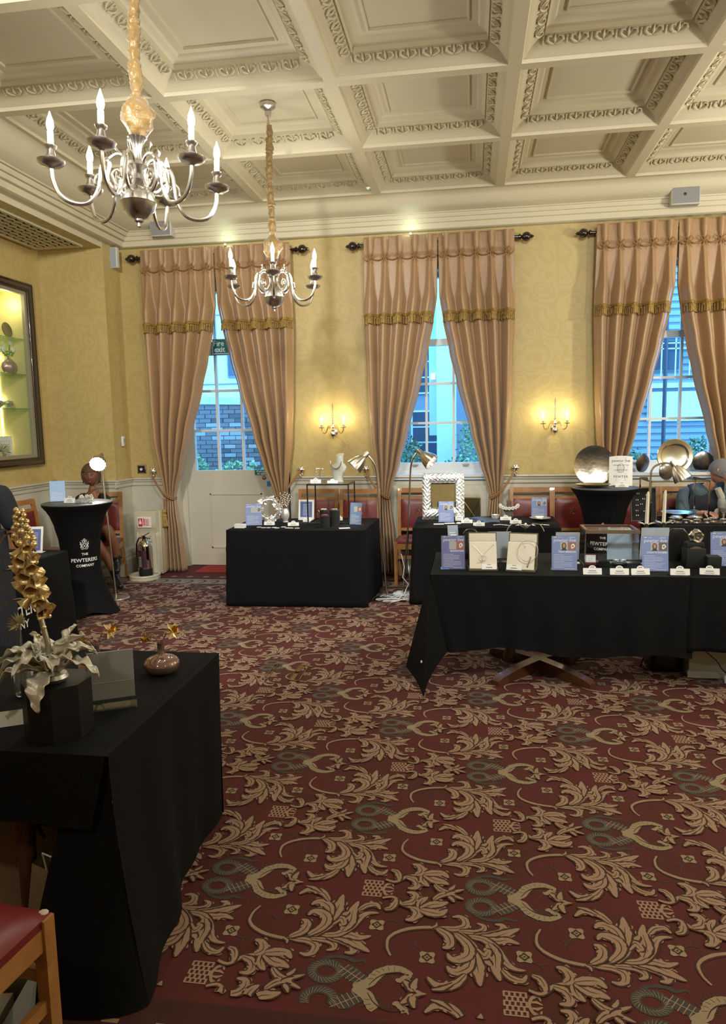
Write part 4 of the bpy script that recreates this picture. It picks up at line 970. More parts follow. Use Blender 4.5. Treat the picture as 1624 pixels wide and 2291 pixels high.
# ================================================================ TABLES AND CLOTHS
ZT = .715
def cloth(label, corners, zt, zb, flare=.03, wave=.012, nw=9, cat='tablecloth', m=None, seed=1, root=None, zfun=None, creases=True, name='tablecloth', sides=(0, 1, 2, 3), drop=None, top=True):
    """corners: 4 world xy, counter-clockwise; draped to zb; returns thing"""
    t = root or thing(name, label, cat, (sum(c[0] for c in corners) / 4, sum(c[1] for c in corners) / 4, 0))
    ox, oy = t.location.x, t.location.y
    C = [(x - ox, y - oy) for x, y in corners]; q = random.Random(seed)
    # rounded perimeter
    per = []; rad = .02
    for i in range(4):
        a = Vector((*C[i - 1], 0)); b = Vector((*C[i], 0)); c = Vector((*C[(i + 1) % 4], 0))
        u = (a - b).normalized(); v = (c - b).normalized()
        for k in range(5):
            f = k / 4; p = b + u * rad * (1 - f) + v * rad * f; p = p + (b - p) * .35 * sin(pi * f); n = -(u * (1 - f) + v * f); nn = Vector((u.x + v.x, u.y + v.y, 0)) * -1
            e1 = Vector((u.y, -u.x, 0)); e1 = e1 if e1.dot(nn) > 0 else -e1; e2 = Vector((v.y, -v.x, 0)); e2 = e2 if e2.dot(nn) > 0 else -e2
            per.append((p, (e1 * (1 - f) + e2 * f).normalized(), i, 1.0 if k in (1, 2, 3) else .6))
        L = (c - b).length; ns = max(8, int(L / .035)); e2 = Vector((v.y, -v.x, 0)); e2 = e2 if e2.dot(nn) > 0 else -e2
        for k in range(1, ns):
            per.append((b + v * (rad + (L - 2 * rad) * k / ns), e2, i + .5, 0))
    nv = 16; rings = []; ph = q.random() * 6
    S = 0; prev = None; ss = []
    for p, n, i, cn in per:
        if prev is not None: S += (p - prev).length
        ss.append(S); prev = p
    for j in range(nv + 1):
        v = j / nv; ring = []
        for (p, n, i, cn), s_ in zip(per, ss):
            zb_ = zb(p.x + ox, p.y + oy) if callable(zb) else zb
            z = zt + (zb_ - zt) * v
            out = .006 + flare * v + wave * v * (sin(s_ * nw + ph) + .5 * sin(s_ * nw * 2.3 + ph * 2)) + (.02 * v * cn)
            if creases and (j in (4, 9)): out += .003
            ring.append((p.x + n.x * out, p.y + n.y * out, z))
        rings.append(ring)
    inner = [(p.x - n.x * .004, p.y - n.y * .004, zt + .002) for (p, n, i, cn) in per]
    r2 = [(p.x, p.y, zt + .0015) for (p, n, i, cn) in per]
    mb = MB(); mb.loft([inner, r2] + rings, False, False)
    if top: mb.add(inner, [tuple(range(len(inner)))])
    o = mb.build('cloth', m or M_BLACK, t, smooth=50)
    sol = o.modifiers.new('thickness', 'SOLIDIFY'); sol.thickness = .002; sol.offset = -1
    return t
def tbl(label, corners, z, legs=True):
    """plain folding table under a cloth: top board and four legs"""
    cx = sum(c[0] for c in corners) / 4; cy = sum(c[1] for c in corners) / 4
    t = thing('folding_table', label, 'table', (cx, cy, 0))
    C = [((x - cx) * .985, (y - cy) * .975) for x, y in corners]
    MB().prism(C, z - .03, z - .001).build('tabletop', M_OAKD, t, smooth=0)
    for x, y in C:
        MB().tube([(x * .9, y * .86, 0), (x * .9, y * .86, z - .03)], .014, 8).build('leg', M_STEEL, t)
    return t
T1 = [(-2.235, 6.26), (-.955, 6.30), (-.925, 7.12), (-2.235, 7.08)]
T2 = [(-.525, 6.46), (.79, 6.49), (.80, 7.27), (-.53, 7.24)]
T3a = [(-.255, 4.43), (1.30, 4.45), (1.30, 5.22), (-.235, 5.22)]
T3b = [(1.30, 4.45), (2.95, 4.50), (2.95, 5.24), (1.30, 5.22)]
T4 = [(1.66, 6.62), (3.3, 6.66), (3.3, 7.28), (1.64, 7.24)]
TL2 = [(-4.32, 4.16), (-3.24, 4.12), (-3.20, 5.24), (-4.30, 5.30)]
TL1 = [(-2.35, 1.86), (-1.06, 1.86), (-1.06, 2.80), (-2.35, 2.80)]
for C_, nm in ((T1, 'folding table hidden under the centre black cloth'), (T2, 'folding table hidden under the cloth behind the big mirror'), (T4, 'folding table under the silver dishes at right'), (TL2, 'folding table under the lettered cloth at left')): tbl(nm, C_, ZT - (.012 if C_ is TL2 else 0))
cloth('black cloth reaching the floor over the centre table below the first sconce', T1, ZT, .012, flare=.015, wave=.008, nw=8, seed=2)
cloth('black cloth over the back table carrying the embossed mirror frame', T2, ZT, .012, flare=.015, wave=.009, nw=8, seed=3)
cloth('black cloth over the far right table of silver dishes', T4, ZT, .012, flare=.015, wave=.009, seed=4)
t3 = thing('tablecloth', 'black cloth hanging short over the long front-right table, pointed corner at its left', 'tablecloth', (0.52, 4.83, 0))
def zb3(x, y): return .25 - .035 * min(1, max(0, (x + .2) / 1.5)) + .02 * sin(x * 7)
# main skirt
tt = MB(); P3 = [(-.255, 5.22), (-.255, 4.43), (1.32, 4.45)]
mb = MB(); rings = []
for j in range(15):
    v = j / 14; ring = []
    n = 60
    for i in range(n + 1):
        u = i / n; x = -.255 + 1.575 * u; y = 4.43 + .02 * u
        zb_ = zb3(x, y); z = ZT + (zb_ - ZT) * v
        ring.append((x - .52 + (.10 * v * (1 - u) ** 8), y - 4.83 - .006 - .03 * v - .008 * v * sin(u * 17) - .01 * v * sin(u * 41), z))
    rings.append(ring)
mb.loft(rings, closed=False)
rings = []
for j in range(15):
    v = j / 14; ring = []
    for i in range(21):
        u = i / 20; y = 5.22 - .79 * u
        zb_ = .28 - .02 * u; z = ZT + (zb_ - ZT) * v
        ring.append((-.255 - .52 - .006 - .03 * v - .01 * v * sin(u * 13), y - 4.83, z))
    rings.append(ring)
mb.loft(rings, closed=False)
# falling corner point: two folded flaps meeting at the table corner and reaching the floor
c0 = Vector((-.255 - .52, 4.43 - 4.83, ZT))
def flap(u, v):
    # v down, u from left edge over the nose to the right edge
    top = c0 + Vector((-.006, -.006, 0))
    L = Vector((-.42 - .52, 4.47 - 4.83, .10)); Mm = Vector((-.275 - .52, 4.25 - 4.83, .004)); Rr = Vector((-.145 - .52, 4.395 - 4.83, .235))
    if u < .5: e = L.lerp(Mm, u * 2)
    else: e = Mm.lerp(Rr, (u - .5) * 2)
    p = top.lerp(e, v); bul = sin(pi * u) * sin(pi * v * .5) * .05
    p += Vector((-.3, -1, 0)).normalized() * bul; p.x += .02 * sin(u * pi * 2) * v
    return tuple(p)
mb.grid(flap, 24, 20)
ring = [(-.255 - .52, 5.22 - 4.83), (-.255 - .52, 4.43 - 4.83), (1.32 - .52, 4.45 - 4.83), (1.32 - .52, 5.22 - 4.83)]
mb.prism(ring, ZT - .001, ZT + .002)
o = mb.build('cloth', M_BLACK, t3, smooth=50)
lint = MB().ball((-.275 - .52 - .03, 4.30 - 4.83 - .02, .20), (.006, .003, .010), 8, 5).build('pale_mark', M_PAPER, t3)
cloth('second black cloth overlapping at the right end of the long front-right table', [(1.30, 4.44), (2.95, 4.48), (2.95, 5.24), (1.30, 5.22)], ZT + .002, lambda x, y: .27, flare=.03, wave=.012, seed=6)
# pedestal table under the long cloths
t = thing('pedestal_table', 'wooden table on twin turned columns and cross feet, showing under the front-right cloth', 'table', (.45, 4.78, 0))
MB().box(-.68, 2.45, -.31, .40, ZT - .035, ZT - .006).build('tabletop', M_OAKD, t, smooth=0)
for bx in (0, 1.55):
    for x in (-.19, .20):
        p = MB(); p.lathe([(.040, .05), (.045, .10), (.034, .13), (.038, .30), (.034, .50), (.045, .54), (.045, .60)], 18, (bx + x, 0, 0)); p.build('column', M_OAKD, t)
    b = MB(); b.box(bx - .30, bx + .30, -.05, .05, .58, ZT - .035); b.build('bearer', M_OAKD, t, smooth=0)
    for s1 in (-1, 1):
        for s2 in (-1, 1):
            f = MB(); d = Vector((s1 * .30, s2 * .33, 0)); n = Vector((-d.y, d.x, 0)).normalized() * .035
            def sec(k, h, w): p = d * k; return [(bx + p.x - n.x * w, p.y - n.y * w, 0 if k > .9 else .0), (bx + p.x + n.x * w, p.y + n.y * w, 0), (bx + p.x + n.x * w, p.y + n.y * w, h), (bx + p.x - n.x * w, p.y - n.y * w, h)]
            f.loft([sec(0, .085, 1), sec(.5, .075, 1), sec(.9, .05, .95), sec(1.0, .03, .8)], True, True); f.build('foot', M_OAKD, t, smooth=30)
cloth('black cloth with white printed lettering over the table at the left edge', TL2, ZT - .012, .012, flare=.02, wave=.010, seed=7)
tlc = [o for o in bpy.data.objects if o.get('label', '').startswith('black cloth with white printed')][0]
def side_text(body, size, y, z, root, shear=0, m=M_PAPER):
    vs, fs = text_mesh(body, size, shear=shear, bold=.0012); mb = MB()
    mb.add([(-3.170 - root.location.x + (.715 - (z + b)) * .035 + .006 + c, y + a - root.location.y, z + b) for a, b, c in vs], fs); mb.build('lettering', m, root, smooth=0)
side_text('PEWTERERS', .112, 4.57, .385, tlc); side_text('COMPANY', .078, 4.41, .290, tlc)

# --- left foreground table
def zbl(x, y):
    if y < 1.87: return .44
    return .012
fg = thing('tablecloth', 'large black cloth over the near left table, trailing to the carpet in the foreground', 'tablecloth', (-1.7, 2.33, 0))
mb = MB(); rings = []
nv = 26; path = []
for i in range(41): u = i / 40; path.append((-1.06, 2.80 - .94 * u, 1, 0, u))
for j in range(nv + 1):
    v = j / nv; ring = []
    for x, y, nx, ny, u in path:
        z = ZT + (.004 - ZT) * v
        out = .006 + .005 * v + (.115 * u ** 2.2) * v ** 1.6 + .012 * v * sin(u * 21) * (.3 + u) - .03 * v * (1 - u) + .012 * v * sin(u * 9 + 1)
        tw = -.10 * v ** 2 * max(0, u - .6) * 2.5
        ring.append((x + out + 1.7, y + tw * .4 - 2.33 + (-.05 * v * max(0, u - .8) * 5), z))
    rings.append(ring)
mb.loft(rings, closed=False)
# back side
rings = []
for j in range(11):
    v = j / 10; rings.append([(-2.35 + 1.29 * i / 30 + 1.7, 2.80 - 2.33 + .006 + .02 * v * sin(i * .8), ZT + (.01 - ZT) * v) for i in range(31)])
mb.loft(rings, closed=False)
# front flap (short)
rings = []
for j in range(9):
    v = j / 8; rings.append([(-2.35 + (1.29 - .045 * v) * i / 30 + 1.7, 1.86 - 2.33 - .006 - .02 * v - .006 * v * sin(i * .7), ZT + (.50 - ZT) * v) for i in range(31)])
mb.loft(rings, closed=False)
# gathered corner turning inward below the flap
rings = []
for j in range(15):
    v = j / 14; z = .66 + (.004 - .66) * v; out = .006 + .005 * v + .115 * v ** 1.6 + .012 * v * sin(21) * 1.3 + .012 * v * sin(10)
    ring = []
    for i in range(17):
        u = i / 16; a = u * pi * .62
        x0 = -1.06 + out; y0 = 1.86 - .10 * v * .4 * v - .05 * v
        ring.append((x0 - (1 - cos(a)) * (.10 + .10 * v) - .10 * u * v + 1.7, y0 - sin(a) * (.012 + .11 * v ** 1.5) + u * .06 - 2.33, z))
    rings.append(ring)
mb.loft(rings, closed=False)
mb.prism([(-2.35 + 1.7, 1.86 - 2.33 - .006), (-1.054 + 1.7, 1.86 - 2.33 - .006), (-1.054 + 1.7, 2.806 - 2.33), (-2.35 + 1.7, 2.806 - 2.33)], ZT - .001, ZT + .002)
o = mb.build('cloth', M_BLACK, fg, smooth=50); 
# folded overlap ridge across the top
q = MB(); q.tube([(-1.085 + 1.7, 1.90 - 2.33, ZT + .001), (-1.085 + 1.7, 2.40 - 2.33, ZT + .002), (-1.085 + 1.7, 2.77 - 2.33, ZT + .001)], .004, 6); q.build('seam', M_BLACK, fg)
t = thing('near_table', 'dark wooden table under the black cloth at near left', 'table', (-1.7, 2.33, 0))
MB().box(-.64, .63, -.455, .455, ZT - .035, ZT - .003).build('tabletop', M_OAKD, t, smooth=0)
for x in (-.55, .28):
    for y in (-.36, .36): MB().lathe([(.03, 0), (.028, .3), (.036, .5), (.036, ZT - .035)], 12, (x, y, 0)).build('leg', M_OAKD, t)

# --- cocktail tables in stretch covers
HP = [(1.0, .305), (.985, .306), (.97, .292), (.93, .262), (.88, .235), (.80, .208), (.66, .178), (.5, .165), (.4, .168), (.25, .200), (.12, .25), (.05, .28), (.0, .305)]
def hprof(z):
    return interp(HP, z)
def cocktail(loc, zt, label, txt_ang, rot=0, ts=1.0, black=M_BLACK2):
    t = thing('cocktail_table', label, 'high table', loc, rot); k = zt / 1.0; rings = []
    n = 72
    for j in range(46):
        z = zt * (1 - j / 45); f = max(0, 1 - z / (.45 * zt)); ring = []
        for i in range(n):
            a = 2 * pi * i / n; lobe = 1 + f ** 2 * (.20 * (abs(cos(2 * a)) ** 3 - .45)); r = hprof(z / k) * lobe
            lift = (1 - abs(cos(2 * a)) ** 1.5) * .045 * max(0, 1 - z / .10)
            ring.append((r * cos(a), r * sin(a), z + lift))
        rings.append(ring)
    mb = MB(); mb.loft(rings, False, False); o = mb.build('stretch_cover', black, t, smooth=60)
    tp = MB(); tp.lathe([(0, zt + .004), (.296, zt + .004), (.304, zt + .001), (.306, zt - .004)], 72); tp.build('tabletop', mat('grey_table_top', (.055, .057, .062), .5) if txt_ang is not None else black, t)
    lg = MB(); lg.lathe([(.02, .03), (.02, zt - .02)], 12)
    for i in range(4): a = i * pi / 2; lg.tube([(0, 0, .06), (.24 * cos(a), .24 * sin(a), .012)], .012, 8)
    lg.build('frame', M_STEEL, t)
    # crest and lettering wrapped on the cover
    def wrap(vs, ang, zc):
        out = []
        for a, b, c in vs:
            z = zc + b; r = hprof(z / k) + .0025 + c; th = ang + a / r
            out.append((r * cos(th), r * sin(th), z))
        return out
    if txt_ang is not None:
        for body, sz, zc in (('THE', .030, .555), ('PEWTERERS', .046, .500), ('COMPANY', .033, .452)):
            vs, fs = text_mesh(body, sz * ts, bold=.0006); MB().add(wrap(vs, txt_ang, zc * k), fs).build('lettering', M_PAPER, t, smooth=0)
        # heraldic crest: shield, supporters, helm and mantling
        q = MB()
        def st(pts, w):
            P = [Vector((x * ts, y * ts, 0)) for x, y in pts]; vs = []; fs = []
            for i, p in enumerate(P):
                d = (P[min(len(P) - 1, i + 1)] - P[max(0, i - 1)]).normalized(); nn = Vector((-d.y, d.x, 0)); ww = w * (1 if 0 < i < len(P) - 1 else .4) * ts / 2
                vs += [tuple(p + nn * ww), tuple(p - nn * ww)]
                if i: q_ = 2 * i; fs.append((q_ - 2, q_ - 1, q_ + 1, q_))
            q.add(wrap(vs, txt_ang, .640 * k), fs)
        for s in (-1, 1):
            st([(0, -.035), (s * .014, -.028), (s * .019, -.012), (s * .018, .010)], .004)
            st([(0, .008), (s * .012, .009), (s * .018, .010)], .004)
            st([(s * .016, .008), (0, -.012), (-s * .014, -.026)], .004)
            st([(s * .024, -.034), (s * .034, -.018), (s * .024, -.006), (s * .036, .006), (s * .030, .020), (s * .038, .030)], .006)
            st([(s * .022, -.024), (s * .028, .0), (s * .024, .016)], .005)
            st([(s * .006, .016), (s * .018, .024), (s * .014, .036), (s * .026, .042)], .005)
            st([(s * .004, .030), (s * .012, .046), (s * .004, .056)], .004)
            st([(s * .002, -.040), (s * .018, -.040), (s * .030, -.034)], .004)
        st([(0, .010), (-.004, .020), (.004, .028), (0, .040), (0, .060)], .006)
        q.build('crest', M_PAPER, t, smooth=0)
    return t
cocktail((-3.52, 5.97, 0), 1.01, 'black stretch-covered high table with white crest and lettering, near the seated woman', radians(-48), 0)
cocktail((1.24, 6.97, 0), 1.03, 'black stretch-covered high table holding the big round pewter dish', radians(-102), 0)

# ================================================================ CHAIRS
def oak_chair(name, label, loc, rz, cov=M_OAK, crest=True, group=None):
    t = thing(name, label, 'chair', loc, rz, group)   # faces local -Y
    W2 = .205; D = .40
    for s in (-1, 1):
        p = MB(); p.loft([[(s * W2 - .018, yy - .018, z), (s * W2 + .018, yy - .018, z), (s * W2 + .018, yy + .018, z), (s * W2 - .018, yy + .018, z)] for z, yy in ((0, D * .5 + .05), (.44, D * .5), (.70, D * .5 + .015), (.965, D * .5 + .06))], True, True); p.build('back_post', cov, t, smooth=20)
        p = MB(); p.loft([[(s * W2 - .018, -D / 2 - .018, z), (s * W2 + .018, -D / 2 - .018, z), (s * W2 + .018, -D / 2 + .018, z), (s * W2 - .018, -D / 2 + .018, z)] for z in (0, .45)], True, True); p.build('leg', cov, t, smooth=20)
        MB().box(s * W2 - .011, s * W2 + .011, -D / 2, D / 2, .37, .43).build('side_rail', cov, t, smooth=0)
        MB().box(s * W2 - .009, s * W2 + .009, -D / 2, D / 2 + .02, .20, .235).build('stretcher', cov, t, smooth=0)
    MB().box(-W2, W2, -D / 2 - .012, -D / 2 + .012, .37, .43).build('front_rail', cov, t, smooth=0)
    MB().box(-W2, W2, -D / 2 - .009, -D / 2 + .009, .27, .305).build('stretcher', cov, t, smooth=0)
    def brail(z0, z1, th=.012):
        y0 = D * .5 + .06 * max(0, (z0 - .44) / .525); y1 = D * .5 + .06 * max(0, (z1 - .44) / .525)
        p = MB(); p.loft([[(-W2, y0 - th, z0), (W2, y0 - th, z0), (W2, y0 + th, z0), (-W2, y0 + th, z0)], [(-W2, y1 - th, z1), (W2, y1 - th, z1), (W2, y1 + th, z1), (-W2, y1 + th, z1)]], True, True); return p
    brail(.915, .965, .014).build('top_rail', cov, t, smooth=0); brail(.845, .872).build('back_rail', cov, t, smooth=0); brail(.505, .54).build('back_rail', cov, t, smooth=0)
    b = MB()
    def bp(u, v):
        x = -W2 + .022 + (2 * W2 - .044) * u; z = .54 + .305 * v; y = D * .5 + .06 * (z - .44) / .525 - .016 - .014 * (sin(pi * u) * sin(pi * v)) ** .35
        return (x, y, z)
    b.grid(bp, 12, 12); b.add([bp(0, 0), bp(1, 0), bp(1, 1), bp(0, 1)], [(3, 2, 1, 0)]); b.build('back_pad', M_LEATHER, t, smooth=60)
    s_ = MB(); s_.grid(lambda u, v: (-W2 - .01 + (2 * W2 + .02) * u, -D / 2 - .015 + (D + .01) * v, .452 + .035 * (sin(pi * u) * sin(pi * v)) ** .4), 14, 14)
    s_.box(-W2 - .01, W2 + .01, -D / 2 - .015, D / 2 - .005, .43, .452); s_.build('seat', M_LEATHER, t, smooth=60)
    if crest:
        q = MB(); y = D * .5 + .06 * (.72 - .44) / .525 - .034
        for P in ([(-.03, -.02), (-.02, .005), (-.035, .02), (-.02, .03)], [(.03, -.02), (.02, .005), (.035, .02), (.02, .03)], [(0, -.03), (-.012, -.01), (.0, .01), (.012, -.01), (0, -.03)], [(-.02, -.03), (.02, -.03)], [(0, .012), (-.008, .03), (.006, .04)], [(-.015, .0), (-.006, .02)], [(.015, .0), (.006, .02)]):
            q.tube([(x, y, .715 + z) for x, z in P], .0022, 4)
        q.build('gilt_crest', M_BRASS, t)
    return t
ch0 = oak_chair('dining_chair', 'oak chair with red leather back, directly behind the framed blue notice', (-1.66, 7.42, 0), 0, group='oak chairs against the window wall')
for x, y, rz, lb in ((-1.19, 7.38, 0, 'oak chair with red leather back behind the glass riser, left of the nickel lamp'), (-.565, 7.47, 0, 'oak chair with red seat in the gap between the two back tables'),
                 (.63, 7.48, 0, 'oak chair with red back behind the silver petal collar and its blue sign'), (1.06, 7.50, 0, 'oak chair with red back partly hidden by the left of the tall black high table'),
                 (1.70, 7.49, 0, 'oak chair with red back behind the black earring board'), (2.14, 7.49, 0, 'oak chair with red back between earring board and the grey-haired man')):
    dup(ch0, (x, y, 0), rz, lb)
dup(ch0, (-4.22, 6.52, 0), radians(88), 'oak chair with red leather back against the left wall, beside the high table', 'oak chairs at the left')
dup(ch0, (-4.22, 5.85, 0), radians(92), 'oak chair against the left wall behind the standing person', 'oak chairs at the left')
# near chair, bottom left corner
nc = oak_chair('dining_chair', 'near oak chair with worn corner and dark red seat, cropped at the bottom left', (-1.30, 1.355, 0), radians(172), crest=False)
wear = MB(); wear.ball((-.200, -.208, .455), (.014, .012, .004), 8, 5); wear.build('worn_corner', mat('torn_filling', (.6, .5, .38), .9), nc)
# seat slightly higher piping
bag = thing('canvas_bag', 'tan canvas bag slumped under the near left table', 'bag', (-1.52, 2.12, 0), radians(12))
q = MB()
def bg(u, v):
    a = 2 * pi * u; w = 1 - .35 * v + .05 * sin(3 * a + 5 * v)
    return (.22 * cos(a) * w, .10 * sin(a) * w * (1 - .5 * v) , .34 * v + .02 * sin(2 * a) * v)
q.grid(bg, 32, 14); q.build('body', mat('tan_canvas', (.20, .135, .075), .9, bump=(200, .3), bdist=.002), bag, smooth=80)
q = MB(); q.tube([(-.08, -.06, .30), (-.05, -.10, .44), (.04, -.10, .44), (.08, -.06, .30)], .008, 6); q.build('handle', mat('brown_strap', (.06, .03, .015), .7), bag)
bag = thing('paper_bag', 'crumpled brown paper bag leaning behind the near chair', 'bag', (-1.27, 1.93, 0), radians(-20))
q = MB(); q.loft([[(-.11, -.05, 0), (.11, -.05, 0), (.11, .05, 0), (-.11, .05, 0)], [(-.12, -.055, .12), (.115, -.05, .12), (.12, .055, .12), (-.115, .05, .12)], [(-.11, -.03, .30), (.12, -.035, .30), (.11, .03, .31), (-.12, .035, .31)]], True, False)
q.build('body', mat('kraft_paper', (.25, .17, .09), .8, bump=(8, .6), bdist=.03), bag, smooth=25)
q = MB(); q.tube([(-.04, -.03, .30), (-.04, -.04, .36), (.04, -.04, .36), (.04, -.03, .30)], .003, 5); q.build('handle', M_PAPER, bag)
bx = thing('storage_tub', 'grey plastic tub with papers beneath the near chair', 'box', (-1.32, 1.52, 0), radians(10))
q = MB(); q.loft([[(-.13, -.10, 0), (.13, -.10, 0), (.13, .10, 0), (-.13, .10, 0)], [(-.15, -.12, .20), (.15, -.12, .20), (.15, .12, .20), (-.15, .12, .20)]], True, False); q.build('body', mat('grey_plastic', (.22, .22, .20), .6), bx, smooth=0)
q = MB(); q.box(-.10, .10, -.08, .07, .02, .15); q.build('papers', mat('old_paper', (.5, .47, .4), .8), bx, smooth=0)

# ================================================================ SMALL DISPLAY ITEMS
def Pz(o, x, z, y=0): return (x, y, z)
def place_card(x, y, z, label, w=.105, h=.033, rz=0, blank=False):
    t = thing('place_card', label, 'card', (x, y, z), rz, 'folded white maker cards')
    q = MB(); f = []
    pl = [(-w / 2, 0), (w / 2, 0), (w / 2, h), (.022, h)] + [(.022 * cos(a), h + .017 * sin(a)) for a in [pi * k / 8 for k in range(1, 8)]] + [(-.022, h), (-w / 2, h)]
    q.M = R(radians(-14), 'X'); q.loft([[(a, -.0004, b) for a, b in pl], [(a, .0004, b) for a, b in pl]], True, True)
    q.M = Matrix.Identity(4); q.add([(-w / 2, .026, 0), (w / 2, .026, 0), (w / 2, .008, h * .96), (-w / 2, .008, h * .96)], [(0, 1, 2, 3)]); q.build('card', M_PAPER, t, smooth=0)
    if not blank:
        q = MB(); q.M = R(radians(-14), 'X')
        q.box(-.022, .022, -.0008, -.0004, h * .52, h * .62); q.box(-.030, .030, -.0008, -.0004, h * .30, h * .35); q.box(-.026, .026, -.0008, -.0004, h * .16, h * .20)
        for k in range(3): q.add([((k - 1) * .008 + .0035 * cos(a), -.0006, h + .006 + .004 * sin(a)) for a in [i * pi / 3 for i in range(6)]], [tuple(range(6))])
        q.build('print', M_INK, t, smooth=0)
    return t
def portrait(mb_list, x, z, w, h, hair, skin, bgc, root, y):
    MB().box(x, x + w, y - .0004, y, z, z + h).build('photo', bgc, root, smooth=0)
    q = MB(); q.add([(x + w * (.5 + .30 * cos(a)), y - .0007, z + h * (.55 + .34 * sin(a))) for a in [i * pi / 8 for i in range(16)]], [tuple(range(16))]); q.add([(x + w * .22, y - .0007, z + h * .12), (x + w * .78, y - .0007, z + h * .12), (x + w * .74, y - .0007, z + h * .6), (x + w * .26, y - .0007, z + h * .6)], [(0, 1, 2, 3)]); q.build('printed_hair', hair, root, smooth=0)
    q = MB(); q.add([(x + w * (.5 + .19 * cos(a)), y - .0010, z + h * (.55 + .24 * sin(a))) for a in [i * pi / 8 for i in range(16)]], [tuple(range(16))]); q.box(x + w * .42, x + w * .58, y - .001, y - .0008, z + h * .2, z + h * .4); q.build('printed_face', skin, root, smooth=0)
    q = MB(); q.add([(x + w * .12, y - .0012, z), (x + w * .88, y - .0012, z), (x + w * .70, y - .0012, z + h * .24), (x + w * .30, y - .0012, z + h * .24)], [(0, 1, 2, 3)]); q.build('printed_shirt', mat('print_dark', (.03, .03, .05), .5), root, smooth=0)
PH_A = mat('photo_grey', (.5, .47, .45), .5); PH_B = mat('photo_terracotta', (.40, .15, .09), .5); PH_C = mat('photo_olive', (.16, .13, .10), .5); HAIR_B = mat('print_brown_hair', (.10, .045, .025), .5); HAIR_L = mat('print_light_hair', (.35, .22, .13), .5)
def blue_sign(x, y, z, label, rz=0, w=.155, h=.215, name=None, photos=('p', 'o'), tilt=-10, blue=None, head=True, second=PH_B, hair=HAIR_B):
    t = thing('acrylic_sign', label, 'sign', (x, y, z), rz, 'blue printed signs in acrylic holders')
    q = MB(); tl = R(radians(tilt), 'X'); q.M = tl; q.box(-w / 2 - .004, w / 2 + .004, -.0035, -.002, 0, h); q.box(-w / 2 - .004, w / 2 + .004, .002, .0035, 0, h); q.M = Matrix.Identity(4); q.box(-w / 2 - .004, w / 2 + .004, -.004, .065, .0005, .003)
    q.build('holder', M_ACRY, t, smooth=0)
    q = MB(); q.M = tl; q.box(-w / 2, w / 2, -.0015, .0015, .004, h - .004); q.build('sheet', blue or M_BLUEP, t, smooth=0)
    g = MB(); g.M = tl
    # printed rows of text as fine rules
    y0 = -.0022
    rr = random.Random(int(x * 1000))
    for k in range(9):
        zz = h * (.44 - .045 * k); ww = w * (.78 if k % 4 else .45)
        g.box(-w * .42, -w * .42 + ww * rr.uniform(.85, 1), y0, -.0016, zz, zz + .0018)
    g.box(w * .0, w * .40, y0, -.0016, h * .05, h * .05 + .002)
    if head:
        vs, fs = text_mesh('pewter live', w * .195, align='LEFT', extrude=.0001, shear=.15); vs = [(a - w * .43, -c - .0022, b + h * .865) for a, b, c in vs]; g.add(vs, fs)
        if name: vs, fs = text_mesh(name, w * .095, align='RIGHT', extrude=.0001, bold=.0004); g.add([(a + w * .46, -c - .0022, b + h * .535) for a, b, c in vs], fs)
        for k in range(3): g.add([(-w * .40 + k * w * .035 + w * .018 * cos(a), -.0022, h * .955 + w * .018 * sin(a)) for a in [i * pi / 4 for i in range(8)]], [tuple(range(8))])
        g.box(-w * .27, -w * .1, y0, -.0016, h * .95, h * .957); g.box(w * .2, w * .42, y0, -.0016, h * .955, h * .962); g.box(w * .14, w * .42, y0, -.0016, h * .935, h * .94)
    g.build('print', M_WINK, t, smooth=0)
    # two pictures
    if photos:
        hold = thing('x', 'x', 'x'); bpy.data.objects.remove(hold)
        pm = MB()
        px = -w * .17; pw = w * .31; phh = h * .24; pz = h * .58
        def addq(nm, poly, m, dy):
            r_ = MB(); r_.M = tl; r_.add([(a, -.0016 - dy, b) for a, b in poly], [tuple(range(len(poly)))]); r_.build(nm, m, t, smooth=0)
        addq('photo', [(px, pz), (px + pw, pz), (px + pw, pz + phh), (px, pz + phh)], PH_A, .0002)
        addq('photo', [(px + pw, pz), (w * .47, pz), (w * .47, pz + phh), (px + pw, pz + phh)], second, .0002)
        if photos[0] == 'p':
            cx_ = px + pw / 2; cz_ = pz + phh * .55
            addq('printed_hair', [(cx_ + pw * .30 * cos(a), cz_ + phh * (.36 if sin(a) > 0 else .48) * sin(a)) for a in [i * pi / 8 for i in range(16)]], hair, .0004)
            addq('printed_face', [(cx_ + pw * .17 * cos(a), cz_ + phh * .25 * sin(a)) for a in [i * pi / 8 for i in range(16)]], M_SKINP, .0006)
            addq('printed_shirt', [(px + pw * .08, pz), (px + pw * .92, pz), (px + pw * .68, pz + phh * .22), (px + pw * .32, pz + phh * .22)], mat('print_dark', (.03, .03, .05), .5), .0008)
        ox = px + pw * 1.62; oz = pz + phh * .5
        addq('printed_object', [(ox + pw * .26 * cos(a) * (1 + .2 * cos(3 * a)), oz + phh * .28 * sin(a) * (1 + .2 * sin(2 * a))) for a in [i * pi / 9 for i in range(18)]], M_PAPER if second is not PH_A else mat('print_dark', (.03, .03, .05), .5), .0004)
        addq('printed_detail', [(ox + pw * .12 * cos(a), oz + phh * .12 * sin(a)) for a in [i * pi / 6 for i in range(12)]], second, .0006)
    return t
